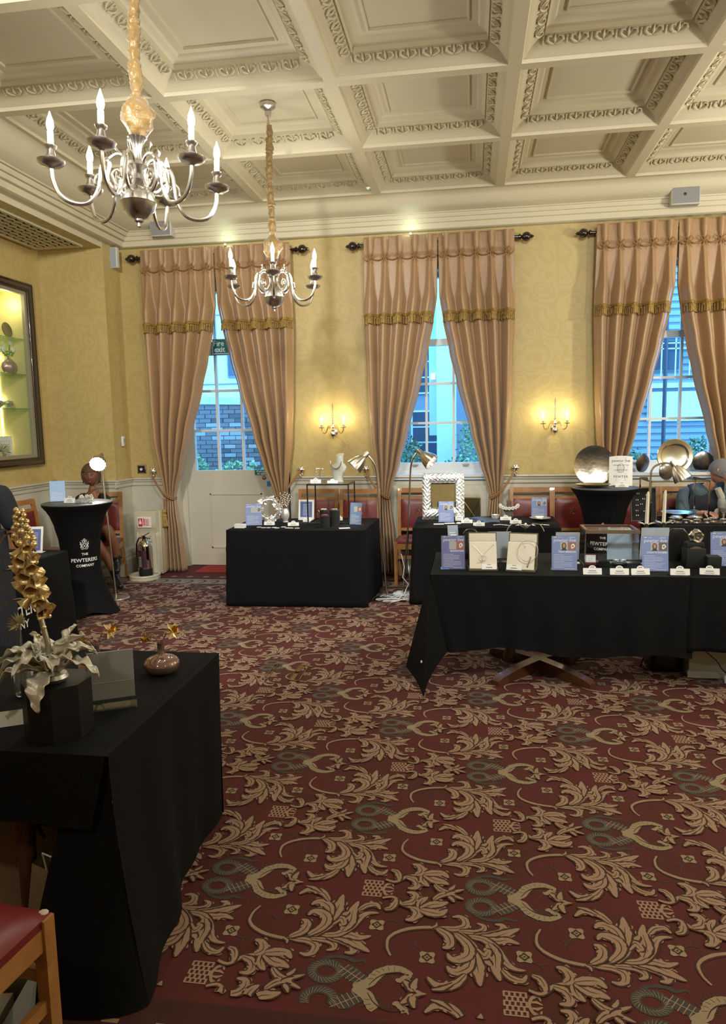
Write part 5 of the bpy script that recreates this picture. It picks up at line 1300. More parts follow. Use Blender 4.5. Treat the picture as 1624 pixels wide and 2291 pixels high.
def grey_back(x, y, z, label, rz=0, w=.155, h=.215, curl=False, m=None):
    t = thing('sign_holder', label, 'sign holder', (x, y, z), rz, 'acrylic sign holders seen from behind')
    tl = R(radians(10), 'X'); q = MB(); q.M = tl; q.box(-w / 2 - .004, w / 2 + .004, -.0035, -.002, 0, h); q.box(-w / 2 - .004, w / 2 + .004, .002, .0035, 0, h); q.M = Matrix.Identity(4); q.box(-w / 2 - .004, w / 2 + .004, -.065, .004, .0005, .003); q.build('holder', M_ACRY, t, smooth=0)
    q = MB(); q.M = tl; q.box(-w / 2, w / 2, -.0015, .0015, .02, h - .004); q.build('sheet', m or mat('sheet_back', (.60, .61, .64), .7), t, smooth=0)
    q = MB(); q.M = tl; q.box(-w / 2, w / 2, -.0045, -.0038, h * .42, h * .425); q.build('crease', M_PAPER, t, smooth=0); return t
def bust(x, y, z, label, s=1.0, m=None, rz=0, lie=0):
    t = thing('necklace_bust', label, 'display bust', (x, y, z), rz); m = m or M_CREAMBOX
    secs = [(0, .060, .042, 0), (.02, .050, .038, 0), (.06, .058, .030, .0), (.11, .082, .028, .01), (.145, .090, .026, .018), (.165, .070, .026, .026), (.185, .040, .030, .034), (.225, .036, .032, .040), (.262, .040, .034, .050)]
    rings = [[(s * a * cos(2 * pi * k / 24), s * (b * sin(2 * pi * k / 24) + oy), s * zz + (s * .4 * b * sin(2 * pi * k / 24) if zz > .24 else 0)) for k in range(24)] for zz, a, b, oy in secs]
    MB().loft(rings, True, True).build('form', m, t, smooth=60); return t

# ---------------- T1 items (centre table)
blue_sign(-2.06, 6.56, ZT + .002, 'blue sign in acrylic holder at the left end of the centre table', radians(14), name='', photos=('o', 'o'), second=PH_A)
q = thing('card_stack', 'small stack of white cards on the left front corner of the centre table', 'cards', (-2.15, 6.42, ZT + .002), radians(-4))
for k in range(4): MB().box(-.048, .048, -.03, .03, k * .009, k * .009 + .008).build('card_block', M_PAPER, q, smooth=0)
w = thing('pewter_wreath', 'bright ring wreath of pewter leaves standing on the centre table', 'wreath', (-1.985, 6.84, ZT + .002), radians(14))
rr = random.Random(8)
g = MB()
for k in range(120):
    a = 2 * pi * k / 120 + rr.uniform(-.05, .05); rad = .095 + rr.uniform(-.030, .030); p = Vector((rad * cos(a), rr.uniform(-.02, .02), .125 + rad * sin(a)))
    b_ = a + rr.uniform(-1.2, 1.2); d = Vector((cos(b_), rr.uniform(-.5, .5), sin(b_))).normalized(); nn = d.cross(Vector((rr.uniform(-.4, .4), -1, rr.uniform(-.4, .4)))).normalized(); L = .040; up = d.cross(nn) * .006
    g.add([tuple(p - d * L * .5), tuple(p + nn * .013 + up), tuple(p + d * L * .6), tuple(p - nn * .013 + up)], [(0, 1, 2, 3)])
    if k % 3 == 0: g.ball(tuple(p + Vector((0, -.012, 0))), .007, 7, 5)
g.tube([(.095 * cos(2 * pi * i / 40), 0, .125 + .095 * sin(2 * pi * i / 40)) for i in range(40)], .014, 8, closed=True)
g.box(-.05, .05, -.02, .03, 0, .03)
g.build('leaf_ring', M_PETAL, w, smooth=20)
v = thing('twig_vase', 'embossed silver vase holding white-berried twigs on the centre table', 'vase', (-1.81, 6.80, ZT + .002))
q = MB(); q.lathe([(.026, 0), (.028, .006), (.022, .014), (.036, .05), (.040, .085), (.034, .115), (.022, .135), (.026, .142), (.022, .142), (.018, .12)], 24, wob=lambda a, z: 1 + .04 * sin(5 * a + z * 90)); q.build('body', M_PETAL, v)
q = MB(); bb = MB()
for k, (ex, ey) in enumerate(((-.085, .0), (-.065, .02), (-.04, -.01), (-.01, .01), (.01, -.01), (.05, .01), (.075, .0), (.03, .03))):
    hh = .31 - .5 * abs(ex) + rr.uniform(-.03, .02); P = [(0, 0, .10), (ex * .4, ey * .5, .10 + hh * .35), (ex, ey, hh)]
    q.tube(P, .0022, 5)
    for j in range(6):
        t_ = .35 + .11 * j; x_ = ex * t_ ** 1.2; z_ = .10 + (hh - .10) * t_; bb.ball((x_ + rr.uniform(-.008, .008), ey * t_, z_), .0068, 6, 4)
q.build('twig', mat('twig_brown', (.12, .06, .03), .8), v); bb.build('berries', mat('berry_white', (.75, .72, .66), .4), v)
place_card(-1.92, 6.60, ZT + .002, 'white card in front of the pewter leaf wreath')
place_card(-1.67, 6.55, ZT + .002, 'white card right of the twig vase, behind the brooches', rz=radians(6))
place_card(-1.60, 6.83, ZT + .002, 'white card leaning at the foot of the framed blue notice', .085)
place_card(-1.30, 6.94, ZT + .002, 'white card behind the black cylinder stands, below the glass riser', .07)
MB().box(-.05, .05, -.03, .03, 0, .002).build('flat_card', M_PAPER, None, smooth=0)
o = bpy.data.objects['flat_card']; o.location = (-1.15, 6.40, ZT + .003); o.rotation_euler = (0, 0, .3); tag(o, 'white card lying flat near the right front of the centre table', 'card')
for k in range(9):
    x = -1.96 + .045 * k + rr.uniform(-.01, .01); y = 6.42 + rr.uniform(-.06, .06)
    b_ = thing('brooch', 'silver disc brooch, %s of nine on the centre table' % ('leftmost', 'second from left', 'third from left', 'fourth from left', 'middle one', 'fourth from right', 'third from right', 'second from right', 'rightmost')[k], 'brooch', (x, y, ZT + .003), rr.uniform(0, 3), 'silver disc brooches on the centre table')
    q = MB(); q.lathe([(0, .001), (.024, .001), (.026, .003), (.020, .006), (0, .008)], 18); q.build('disc', M_PETAL, b_)
f = thing('framed_notice', 'white-framed blue notice standing on the centre table', 'notice', (-1.64, 6.96, ZT + .002), radians(-6)); tl = R(radians(-8), 'X')
q = MB(); q.M = tl; q.box(-.082, .082, -.003, .003, 0, .205); q.M = Matrix.Identity(4); q.box(-.082, .082, 0, .06, 0, .002); q.build('holder', M_PAPER, f, smooth=0)
q = MB(); q.M = tl; q.box(-.062, .062, -.004, -.003, .03, .185); q.build('sheet', mat('navy_print', (.10, .14, .32), .5), f, smooth=0)
q = MB(); q.M = tl
for k in range(8): q.box(-.035, .035, -.0048, -.004, .05 + k * .015, .053 + k * .015)
q.build('print', M_WINK, f, smooth=0)
def riser(x, y, z, w, d, h, label, m=None, group=None):
    t = thing('glass_riser', label, 'display riser', (x, y, z), 0, group); r = .006; m = m or mat('dark_chrome', (.16, .16, .17), .25, 1.0)
    for sx in (-1, 1):
        for sy in (-1, 1): MB().box(sx * w / 2 - r, sx * w / 2 + r, sy * d / 2 - r, sy * d / 2 + r, 0, h).build('leg', m, t, smooth=0)
    for zz in (0, h - .012):
        q = MB()
        for sy in (-1, 1): q.box(-w / 2, w / 2, sy * d / 2 - r, sy * d / 2 + r, zz, zz + .012)
        for sx in (-1, 1): q.box(sx * w / 2 - r, sx * w / 2 + r, -d / 2, d / 2, zz, zz + .012)
        q.build('rail', m, t, smooth=0)
    MB().box(-w / 2, w / 2, -d / 2, d / 2, h, h + .005).build('glass_top', M_ACRY, t, smooth=0); return t
riser(-1.355, 6.86, ZT + .002, .40, .36, .385, 'dark chrome open cube riser with glass top on the centre table')
ZR = ZT + .002 + .391
e = thing('earring_stand', 'pair of silver drop earrings hung on a clear T stand on the riser', 'earrings', (-1.47, 6.88, ZR))
q = MB(); q.tube([(0, 0, 0), (0, 0, .13)], .002, 6); q.tube([(-.035, 0, .13), (.035, 0, .13)], .002, 6); q.lathe([(.02, 0), (.02, .003), (0, .004)], 14); q.build('stand', M_CHROME, e)
for s in (-1, 1):
    q = MB(); q.tube([(s * .032, -.002, .13), (s * .032, -.004, .10)], .001, 5); q.ball((s * .032, -.004, .118), .007, 8, 6); q.ball((s * .032, -.004, .095), (.006, .004, .010), 8, 6)
    q.tube([(s * .032 + .016 * cos(a), -.004, .073 + .012 * sin(a)) for a in [pi + pi * k / 8 for k in range(9)]], .006, 6); q.build('earring', M_PETAL, e)
place_card(-1.485, 6.74, ZR, 'white card on the riser below the earrings', .105)
place_card(-1.315, 6.72, ZR, 'white card on the riser in front of the pale necklace bust', .10, .024)
b = bust(-1.29, 6.88, ZR, 'pale bust wearing a flat silver necklace on the riser', 1.0, mat('pale_bust', (.66, .70, .62), .6), radians(-22))
q = MB(); P = []
for k in range(29):
    a = pi * (1.12 + .0) + (pi * .0) + (k / 28) * pi * 1.0
    P.append((.064 * cos(pi + pi * k / 28), -.034 - .004 * sin(pi * k / 28), .205 - .075 * sin(pi * k / 28)))
for a, c in zip(P, P[1:]): q.ball(tuple((Vector(a) + Vector(c)) / 2), (.0055, .004, .009), 6, 4)
q.build('necklace', M_SILVER, b)
for x, y, h, r, lb in ((-1.345, 6.47, .11, .045, 'low black cylinder stand with red-stoned rings, front left of three'), (-1.385, 6.62, .145, .040, 'black cylinder stand at the rear of three, topped with a pale brooch'), (-1.27, 6.56, .152, .049, 'tallest black cylinder stand, right of three, topped with silver')):
    t = thing('cylinder_stand', lb, 'display stand', (x, y, ZT + .002)); q = MB(); q.lathe([(r, 0), (r, h - .003), (r - .003, h), (0, h)], 28); q.build('drum', M_BLKPL, t)
    q = MB()
    for k in range(4): q.ball((-.02 + .013 * k, -.01 + .008 * (k % 2), h + .006), (.008, .006, .006), 8, 5)
    q.build('jewel', mat('garnet_stone', (.35, .08, .10), .15) if h < .12 else (M_CREAMBOX if r < .042 else M_SILVER), t)
blue_sign(-1.085, 6.62, ZT + .002, 'blue-grey sign in acrylic holder at the right end of the centre table', radians(-14), .118, .215, name='', photos=('o', 'o'), blue=mat('steel_print', (.20, .28, .42), .4), second=PH_B, head=False)

# ---------------- T2 items (back table with mirror)
m_ = thing('embossed_mirror', 'large square mirror in a repousse silver frame on the back table', 'mirror', (-.27, 7.02, ZT + .002), radians(4)); tl = R(radians(-7), 'X')
rr = random.Random(12)
def nz(x, z): return .0007 * sin(140 * x + 4 * sin(63 * z)) + .0007 * sin(150 * z + 4 * sin(71 * x))
q = MB(); q.M = tl; wI, hI0, hI1 = .115, .115, .35; WO, HO = .205, .455; cz = .23
def fp(u, v):
    # v: 0 outer..1 inner, u around
    a = u * 4; k = int(a) % 4; f = a - int(a) if a < 4 else 0
    oc = [(-WO, 0), (WO, 0), (WO, HO), (-WO, HO)]; ic = [(-wI, hI0), (wI, hI0), (wI, hI1), (-wI, hI1)]
    o_ = Vector(oc[k]).lerp(Vector(oc[(k + 1) % 4]), f); i_ = Vector(ic[k]).lerp(Vector(ic[(k + 1) % 4]), f); p = o_.lerp(i_, v)
    y = -.012 - .010 * sin(pi * v) - (nz(p.x, p.y) * 1.1 if 0.02 < v < .98 else 0)
    return (p.x, y, p.y)
q.grid(fp, 240, 26); q.build('repousse_frame', mat('repousse_silver', (.55, .56, .54), .38, 1.0, bump=(95, .45), bdist=.004), m_, smooth=60)
q = MB(); q.M = tl; q.box(-WO, WO, -.011, .008, 0, HO); q.build('back_board', M_DPEWT, m_, smooth=0)
q = MB(); q.M = tl; q.box(-wI, wI, -.0125, -.0115, hI0, hI1); q.build('mirror_glass', mat('mirror', (.85, .87, .87), .02, 1.0), m_, smooth=0)
q = MB(); q.M = tl; pframe2 = [(-.0, -.012), (-.004, -.022), (.008, -.024), (.012, -.013)]
rings = [[(-wI - o_, y_, hI0 - o_), (wI + o_, y_, hI0 - o_), (wI + o_, y_, hI1 + o_), (-wI - o_, y_, hI1 + o_)] for o_, y_ in pframe2]; q.loft(rings); q.build('inner_bezel', M_CHROME, m_, smooth=0)
blue_sign(-.235, 6.80, ZT + .002, 'blue sign in acrylic holder standing in front of the embossed mirror', radians(2), .145, .205, name='', second=PH_A)
place_card(-.115, 6.93, ZT + .002, 'white card at the right foot of the embossed mirror', .075, .05)
place_card(-.04, 6.76, ZT + .002, 'white card between the mirror and front card on the back table', rz=radians(2))
place_card(.07, 6.57, ZT + .002, 'white card nearest the front edge of the back table')
o = thing('pebble_brooch', 'small white domed brooch on a black base on the back table', 'brooch', (-.115, 6.64, ZT + .002)); MB().lathe([(.03, 0), (.03, .006), (.026, .008), (0, .008)], 18).build('base', M_BLKPL, o); MB().ball((0, 0, .015), (.025, .018, .010), 14, 8).build('dome', M_PAPER, o)
for k, (x, y, rz, lb) in enumerate(((-.30, 6.68, .1, 'flat white leaflet at the left front of the back table'), (-.20, 6.73, .25, 'flat white leaflet just behind and right of its twin'))):
    o = tag(MB().box(-.048, .048, -.028, .028, 0, .0015).build('leaflet', M_PAPER, None, smooth=0), lb, 'leaflet'); o.location = (x, y, ZT + .003); o.rotation_euler = (0, 0, rz)
o = tag(MB().grid(lambda u, v: (-.17 + .34 * u, -.20 + .40 * v, .002 + .006 * sin(u * 9 + v * 4) * sin(pi * u) + .004 * sin(v * 17)), 20, 20).build('shiny_runner', mat('slate_satin', (.06, .075, .11), .4), None, smooth=60), 'slate-blue satin runner lying across the middle of the back table', 'cloth'); o.location = (.10, 6.98, ZT + .004)
b = bust(.37, 7.14, ZT + .002, 'taupe bust wearing a collar of large silver petals', .62, mat('taupe_bust', (.09, .07, .055), .8))
q = MB()
for k in range(9):
    a = pi + pi * k / 8; c = Vector((.085 * cos(a), -.012 - .018 * sin(-a), .120 + .03 * (1 + sin(a)) - .025))
    for j in range(5):
        e_ = j * 2 * pi / 5; q.ball((c.x + .011 * cos(e_), c.y - .008, c.z + .011 * sin(e_)), (.010, .006, .010), 6, 4)
q.build('petal_collar', M_PETAL, b)
o = thing('silver_nest', 'crumpled small silver cup left of the petal collar', 'cup', (.235, 7.02, ZT + .002)); q = MB(); q.lathe([(.02, 0), (.032, .012), (.034, .03), (.040, .048), (.034, .046), (.022, .02), (0, .015)], 18, wob=lambda a, z: 1 + .12 * sin(4 * a + z * 60)); q.build('cup', M_PETAL, o)
place_card(.33, 6.97, ZT + .002, 'white card below the silver petal collar')
place_card(.41, 6.73, ZT + .002, 'white card behind the laid-out silver chain')
blue_sign(.66, 7.14, ZT + .002, 'blue sign in acrylic holder at the right end of the back table', radians(-3), .150, .205, name='', second=PH_A)
o = thing('shell_dish', 'shallow crumpled silver shell dish below the right blue sign', 'dish', (.65, 6.93, ZT + .002)); q = MB(); q.lathe([(0, .004), (.05, .006), (.085, .016), (.10, .030), (.096, .032), (.05, .012), (0, .009)], 30, wob=lambda a, z: 1 + .06 * sin(7 * a)); q.build('dish', M_SILVER, o)
c = thing('chain_necklace', 'long silver chain with charms laid across the front of the back table', 'necklace', (.45, 6.60, ZT + .003)); q = MB()
for k in range(46):
    x = -.24 + .48 * k / 45; y = .03 * sin(k * .35); q.ball((x, y, .004), (.006, .004, .004), 6, 4)
    if k % 5 == 0: q.ball((x, y - .012, .006), (.012, .009, .006), 8, 5)
q.build('links', M_PETAL, c)

# ---------------- T3 items (long front-right table)
Z3 = ZT + .003
blue_sign(-.115, 4.60, Z3, 'violet-blue sign at the far left of the long front table', radians(4), .150, .222, name='BONGETAINS', blue=mat('violet_print', (.20, .19, .42), .45), second=PH_B, photos=('o', 'o'))
def jewel_box(x, y, label, rz, kind):
    t = thing('necklace_box', label, 'jewellery box', (x, y, Z3), rz); w = .185
    MB().bbox(-w / 2, w / 2, -.055, .06, 0, .018, .004).build('base', M_OLIVE, t)
    q = MB(); q.M = T(0, .058, .006) @ R(radians(-9), 'X'); q.bbox(-w / 2, w / 2, 0, .022, 0, .228, .004); q.build('lid', M_OLIVE, t)
    q = MB(); q.M = T(0, .057, .006) @ R(radians(-9), 'X'); q.box(-w / 2 + .007, w / 2 - .007, -.0015, .001, .17, .220); q.build('lid_lining', M_CREAMBOX, t, smooth=0)
    q = MB(); q.add([(-w / 2 + .006, -.05, .020), (w / 2 - .006, -.05, .020), (w / 2 - .006, .032, .175), (-w / 2 + .006, .032, .175)], [(0, 1, 2, 3)]); q.add([(-w / 2 + .006, -.05, .020), (w / 2 - .006, -.05, .020), (w / 2 - .006, -.05, .012), (-w / 2 + .006, -.05, .012)], [(0, 1, 2, 3)])
    q.add([(-w / 2 + .006, .032, .175), (w / 2 - .006, .032, .175), (w / 2 - .006, .050, .178), (-w / 2 + .006, .050, .178)], [(0, 1, 2, 3)]); q.build('pad', M_CREAMBOX, t, smooth=0)
    def on(px_, f): return (px_, -.05 + .082 * f - .004, .020 + .155 * f + .002)
    q = MB()
    if kind == 0:
        q.tube([on(-.065, .88), on(-.02, .60), on(-.005, .50)], .0014, 5); q.tube([on(.070, .90), on(.02, .62), on(.0, .50)], .0014, 5)
        for k in range(2): q.tube([on(-.012 + .018 * k + .014 * cos(a), .36 + .10 * sin(a)) for a in [i * pi / 8 for i in range(16)]], .0012, 5, closed=True)
        q.tube([on(-.04, .20), on(.0, .22)], .0012, 5)
    else:
        q.tube([(.045 + .062 * cos(a), -.028 + .03 * sin(a), .135 + .062 * sin(a)) for a in [i * 2 * pi / 36 for i in range(36)]], .0018, 6, closed=True)
        q.tube([on(.02, .9), on(.025, .8)], .002, 5)
        for k in range(12): q.ball(on(.045 + .018 * (k / 12), .10 + .032 * k), (.004, .003, .007), 5, 4)
    q.build('necklace', M_SILVER, t)
    q = MB(); a, b_ = (-.01, .082) if kind == 0 else (-.085, .01)
    q.add([(a, -.056, .014), (b_, -.056, .014), (b_, -.040, .046), (a, -.040, .046)], [(0, 1, 2, 3)]); q.build('maker_card', M_PAPER, t, smooth=0)
    q = MB()
    for k in range(3): q.add([((a + b_) / 2 + (k - 1) * .008 + .0035 * cos(v_), -.0435, .041 + .003 * sin(v_)) for v_ in [i * pi / 3 for i in range(6)]], [tuple(range(6))])
    q.box((a + b_) / 2 - .02, (a + b_) / 2 + .02, -.0535, -.052, .024, .027); q.build('print', M_INK, t, smooth=0)
jewel_box(.075, 4.60, 'open olive necklace box with cream lining and a fine V chain with pendant', radians(2), 0)
jewel_box(.315, 4.58, 'open olive necklace box turned aside, holding a round silver wire collar', radians(-12), 1)
grey_back(.185, 4.90, Z3, 'clear holder with grey sheet behind the V-chain necklace box', radians(6))
grey_back(.635, 4.88, Z3, 'clear holder with pale sheet behind the left portrait sign', radians(0))
grey_back(1.19, 4.90, Z3, 'clear holder with pale sheet behind the candles and middle portrait sign', radians(2), .175, .245)
grey_back(1.64, 4.93, Z3, 'clear holder with pale sheet at the right end, behind the rightmost portrait sign', radians(-4))
blue_sign(.585, 4.60, Z3, 'blue portrait sign left of the clear display case', radians(-2), .155, .222, name='TESSA MENDOO', second=PH_B)
blue_sign(1.135, 4.60, Z3, 'blue portrait sign right of the clear display case, below the candles', radians(-1), .155, .222, name='COLETTE ROGERS', second=PH_C)
blue_sign(1.60, 4.78, Z3, 'blue portrait sign at the far right edge, behind the black blocks', radians(-6), .165, .222, name='', second=mat('photo_peach', (.6, .38, .28), .5))
bb_ = thing('bangle_stand', 'black velvet stand with a thin silver bangle, behind the violet-blue sign', 'display stand', (-.005, 5.00, Z3)); q = MB()
q.loft([[(-.045, -.03, 0), (.045, -.03, 0), (.045, .03, 0), (-.045, .03, 0)], [(-.04, -.02, .17), (.045, -.02, .17), (.045, .03, .17), (-.04, .03, .17)], [(-.028, -.01, .23), (.030, -.01, .23), (.030, .03, .225), (-.028, .03, .225)]], True, True); q.build('velvet_form', M_BLKPL, bb_, smooth=30)
q = MB(); q.tube([(.0 + .05 * cos(a), -.035, .17 + .04 * sin(a)) for a in [pi * .05 + i * pi * .9 / 14 for i in range(15)]], .002, 6); q.build('bangle', M_SILVER, bb_)
o = thing('notice_card', 'small blue-grey printed card tilted behind the violet-blue sign', 'card', (-.115, 4.98, Z3), radians(14)); q = MB(); q.M = R(radians(-16), 'X'); q.box(-.037, .037, -.001, .001, 0, .235); q.build('sheet', mat('grey_blue_print', (.30, .36, .46), .5), o, smooth=0); q = MB(); q.M = R(radians(-16), 'X'); q.box(-.02, .025, -.0016, -.001, .15, .17); q.box(-.025, .02, -.0016, -.001, .18, .185); q.build('print', M_WINK, o, smooth=0)
o = thing('clear_form_collar', 'spiky silver wing collar on a clear form behind the wire-collar box', 'necklace', (.37, 5.0, Z3)); q = MB(); q.lathe([(.05, 0), (.05, .004), (.008, .01), (.008, .2), (0, .2)], 14); q.build('clear_form', M_ACRY, o)
q = MB()
for s in (-1, 1): q.add([(s * .012, 0, .215), (s * .05, -.01, .245), (s * .095, -.01, .240), (s * .115, 0, .215), (s * .07, .005, .205)], [(0, 1, 2, 3, 4)]); q.tube([(s * .012, 0, .215), (s * .05, -.012, .245), (s * .095, -.012, .240), (s * .115, 0, .215), (s * .125, 0, .19)], .004, 5); q.ball((s * .05, -.006, .232), (.022, .004, .008), 8, 5)
q.ball((0, -.01, .225), (.012, .008, .028), 8, 6); q.build('wing_collar', M_SILVER, o)
# clear display case
cs = thing('display_case', 'clear acrylic display case with a dark red-brown top edge on the long front table', 'display case', (.895, 4.84, Z3)); q = MB(); W_, D_, H_ = .33, .26, .225
for a in ((-W_ / 2, W_ / 2, -D_ / 2, -D_ / 2 + .004, 0, H_), (-W_ / 2, W_ / 2, D_ / 2 - .004, D_ / 2, 0, H_), (-W_ / 2, -W_ / 2 + .004, -D_ / 2, D_ / 2, 0, H_), (W_ / 2 - .004, W_ / 2, -D_ / 2, D_ / 2, 0, H_)): q.box(*a)
q.build('acrylic_walls', M_ACRY, cs, smooth=0)
q = MB()
q.box(-W_ / 2 - .003, W_ / 2 + .003, -D_ / 2 - .003, -D_ / 2 + .018, H_, H_ + .018); q.box(-W_ / 2 - .003, W_ / 2 + .003, D_ / 2 - .018, D_ / 2 + .003, H_, H_ + .018); q.box(-W_ / 2 - .003, -W_ / 2 + .018, -D_ / 2, D_ / 2, H_, H_ + .018); q.box(W_ / 2 - .018, W_ / 2 + .003, -D_ / 2, D_ / 2, H_, H_ + .018); q.build('top_frame', mat('red_brown_lacquer', (.10, .035, .025), .3), cs, smooth=0)
q = MB(); q.box(-W_ / 2 + .018, W_ / 2 - .018, -D_ / 2 + .018, D_ / 2 - .018, H_ + .008, H_ + .011); q.build('glass_lid', M_ACRY, cs, smooth=0)
q = MB(); q.box(-W_ / 2 - .004, W_ / 2 + .004, -D_ / 2 - .0045, -D_ / 2 - .003, H_ - .004, H_ + .018); q.build('nickel_strip', M_STEEL, cs, smooth=0)
t = thing('leaflet_holder', 'clear holder with a pale blue-grey sheet standing inside the display case', 'sign holder', (.975, 4.88, Z3 + .001)); q = MB(); q.M = R(radians(-4), 'X'); q.box(-.08, .08, -.001, .001, .02, .215); q.build('sheet', mat('pale_blue_sheet', (.36, .44, .54), .6), t, smooth=0); q = MB(); q.box(-.084, .084, -.03, .03, 0, .003); q.build('foot', M_ACRY, t, smooth=0)
t = thing('ring_box', 'small open red ring box with white lining inside the display case', 'ring box', (.775, 4.80, Z3 + .001), radians(-6)); q = MB(); q.bbox(-.038, .038, -.035, .02, 0, .022, .003); q.M = T(0, .02, .02) @ R(radians(-8), 'X'); q.bbox(-.038, .038, 0, .014, 0, .045, .003); q.build('case', mat('red_box', (.16, .02, .025), .4), t); q = MB(); q.box(-.034, .034, -.032, .016, .022, .026); q.box(-.034, .034, .014, .019, .026, .060); q.build('lining', M_PAPER, t, smooth=0); q = MB(); q.tube([(.008 * cos(a), -.01, .036 + .009 * sin(a)) for a in [i * pi / 6 for i in range(12)]], .0016, 5, closed=True); q.build('ring', M_SILVER, t)
t = thing('open_tray', 'small black open tray inside the display case', 'tray', (.845, 4.745, Z3 + .001), radians(8)); q = MB(); q.box(-.035, .035, -.028, .028, 0, .004)
for a in ((-.035, .035, -.028, -.024), (-.035, .035, .024, .028), (-.035, -.031, -.028, .028), (.031, .035, -.028, .028)): q.box(a[0], a[1], a[2], a[3], 0, .038)
q.build('tray', M_GLOSSBLK, t, smooth=0)
t = thing('butterfly_brooch', 'pale silver winged brooch on a dark block inside the display case', 'brooch', (.955, 4.775, Z3 + .001)); MB().bbox(-.045, .045, -.02, .02, 0, .022, .003).build('block', M_GLOSSBLK, t); q = MB()
for s in (-1, 1): q.ball((s * .022, 0, .036), (.020, .008, .010), 10, 6); q.ball((s * .012, -.004, .028), (.010, .006, .006), 8, 5)
q.build('wings', mat('pale_enamel', (.60, .68, .70), .3, .4), t)
for x, y, rz, lb in ((.74, 4.49, 2, 'white maker card at the left front of the display case'), (.90, 4.49, 0, 'white maker card centred in front of the display case'), (1.025, 4.495, 7, 'white maker card turned slightly at the right front of the display case'), (1.255, 4.50, -2, 'white maker card below the middle portrait sign, at the table edge'), (1.43, 4.52, -6, 'white maker card in front of the black blocks')):
    place_card(x, y, Z3, lb, .112, .040, radians(rz))
# black blocks and silver bangle
for x, y, w_, d_, h_, lb in ((1.41, 4.78, .118, .11, .122, 'taller black block with stepped top at the right of the long table'), (1.505, 4.715, .085, .085, .082, 'lower black block just right of the stepped one')):
    t = thing('display_block', lb, 'display block', (x, y, Z3)); MB().bbox(-w_ / 2, w_ / 2, -d_ / 2, d_ / 2, 0, h_, .004).build('block', M_BLKPL, t)
    if h_ > .1:
        MB().bbox(-w_ / 2 + .01, w_ / 2 - .002, -.02, d_ / 2, h_ + .0, h_ + .035, .004).build('step', M_BLKPL, t)
t = thing('arc_brooch', 'thin crescent silver brooch on the front ledge of the taller black block', 'brooch', (1.41, 4.735, Z3 + .123)); q = MB(); q.loft([[(-.035 + .07 * k / 12, -.004, 0), (-.035 + .07 * k / 12, .004, 0), (-.035 + .07 * k / 12, .004, .003 + .011 * sin(pi * k / 12)), (-.035 + .07 * k / 12, -.004, .003 + .011 * sin(pi * k / 12))] for k in range(13)], True, True); q.build('arc', M_SILVER, t)
t = thing('rose_bangle', 'chunky crumpled silver rose bangle on top of the taller black block', 'bangle', (1.425, 4.80, Z3 + .158)); q = MB(); q.M = T(0, 0, .032) @ R(pi / 2, 'X') @ R(.3, 'Y')
q.lathe([(.022, -.028), (.036, -.024), (.046, -.008), (.046, .012), (.034, .028), (.022, .024), (.026, 0), (.022, -.028)], 26, wob=lambda a, z: 1 + .09 * sin(5 * a + z * 70) + .05 * sin(9 * a)); q.build('bangle', M_PEWT, t)
t = thing('cut_corner_panel', 'clear black-backed panel with cut corners behind the black blocks', 'display panel', (1.36, 4.97, Z3)); q = MB(); q.M = R(radians(-6), 'X')
pl = [(-.095, 0), (.095, 0), (.095, .15), (.04, .215), (-.035, .215), (-.075, .165), (-.095, .165)]; q.loft([[(a, -.004, b) for a, b in pl], [(a, .004, b) for a, b in pl]], True, True); q.build('panel', M_GLOSSBLK, t, smooth=0); q = MB(); q.M = R(radians(-6), 'X'); q.tube([(a, -.005, b) for a, b in pl[2:]], .0015, 5); q.build('edge', M_CHROME, t)
# twin lily candlestick
for cx, h0, lb in ((1.175, .205, 'left ivory candle in a silver lily holder behind the middle sign'), (1.285, .213, 'right, taller ivory candle in a silver lily holder behind the middle sign')):
    t = thing('candlestick', lb, 'candlestick', (cx, 5.03, Z3)); 
    q = MB(); q.lathe([(.045, 0), (.045, .004), (.01, .010), (.004, .02)], 18); q.tube([(0, 0, .01), (.03 * (1 if cx > 1.2 else -1), .01, .11), (0, 0, h0)], .003, 6); q.build('wire_stem', M_DPEWT, t)
    q = MB(); q.lathe([(.0, h0), (.014, h0 + .004), (.016, h0 + .03), (.012, h0 + .03), (0, h0 + .02)], 16); q.build('cup', M_DPEWT, t)
    q = MB()
    for k in range(6):
        a = k * pi / 3 + .3; d = Vector((cos(a), sin(a), 0)); n = Vector((-d.y, d.x, 0)); z0 = h0 + .028
        P = [d * .010, d * .035, d * .062]; zz = [z0, z0 + .012, z0 + .018]
        q.add([tuple(P[0] - n * .006 + Vector((0, 0, zz[0]))), tuple(P[0] + n * .006 + Vector((0, 0, zz[0]))), tuple(P[1] + n * .012 + Vector((0, 0, zz[1]))), tuple(P[2] + Vector((0, 0, zz[2]))), tuple(P[1] - n * .012 + Vector((0, 0, zz[1])))], [(0, 1, 2, 3, 4)])
    o_ = q.build('petals', M_PETAL, t, smooth=0); so = o_.modifiers.new('t', 'SOLIDIFY'); so.thickness = .0015
    q = MB(); q.tube([(0, 0, h0 + .03), (0.004, 0, h0 + .24), (.006, 0, h0 + .255)], [.0125, .0095, .004], 4); q.build('candle', mat('ivory_wax', (.66, .63, .50), .5), t, smooth=20)
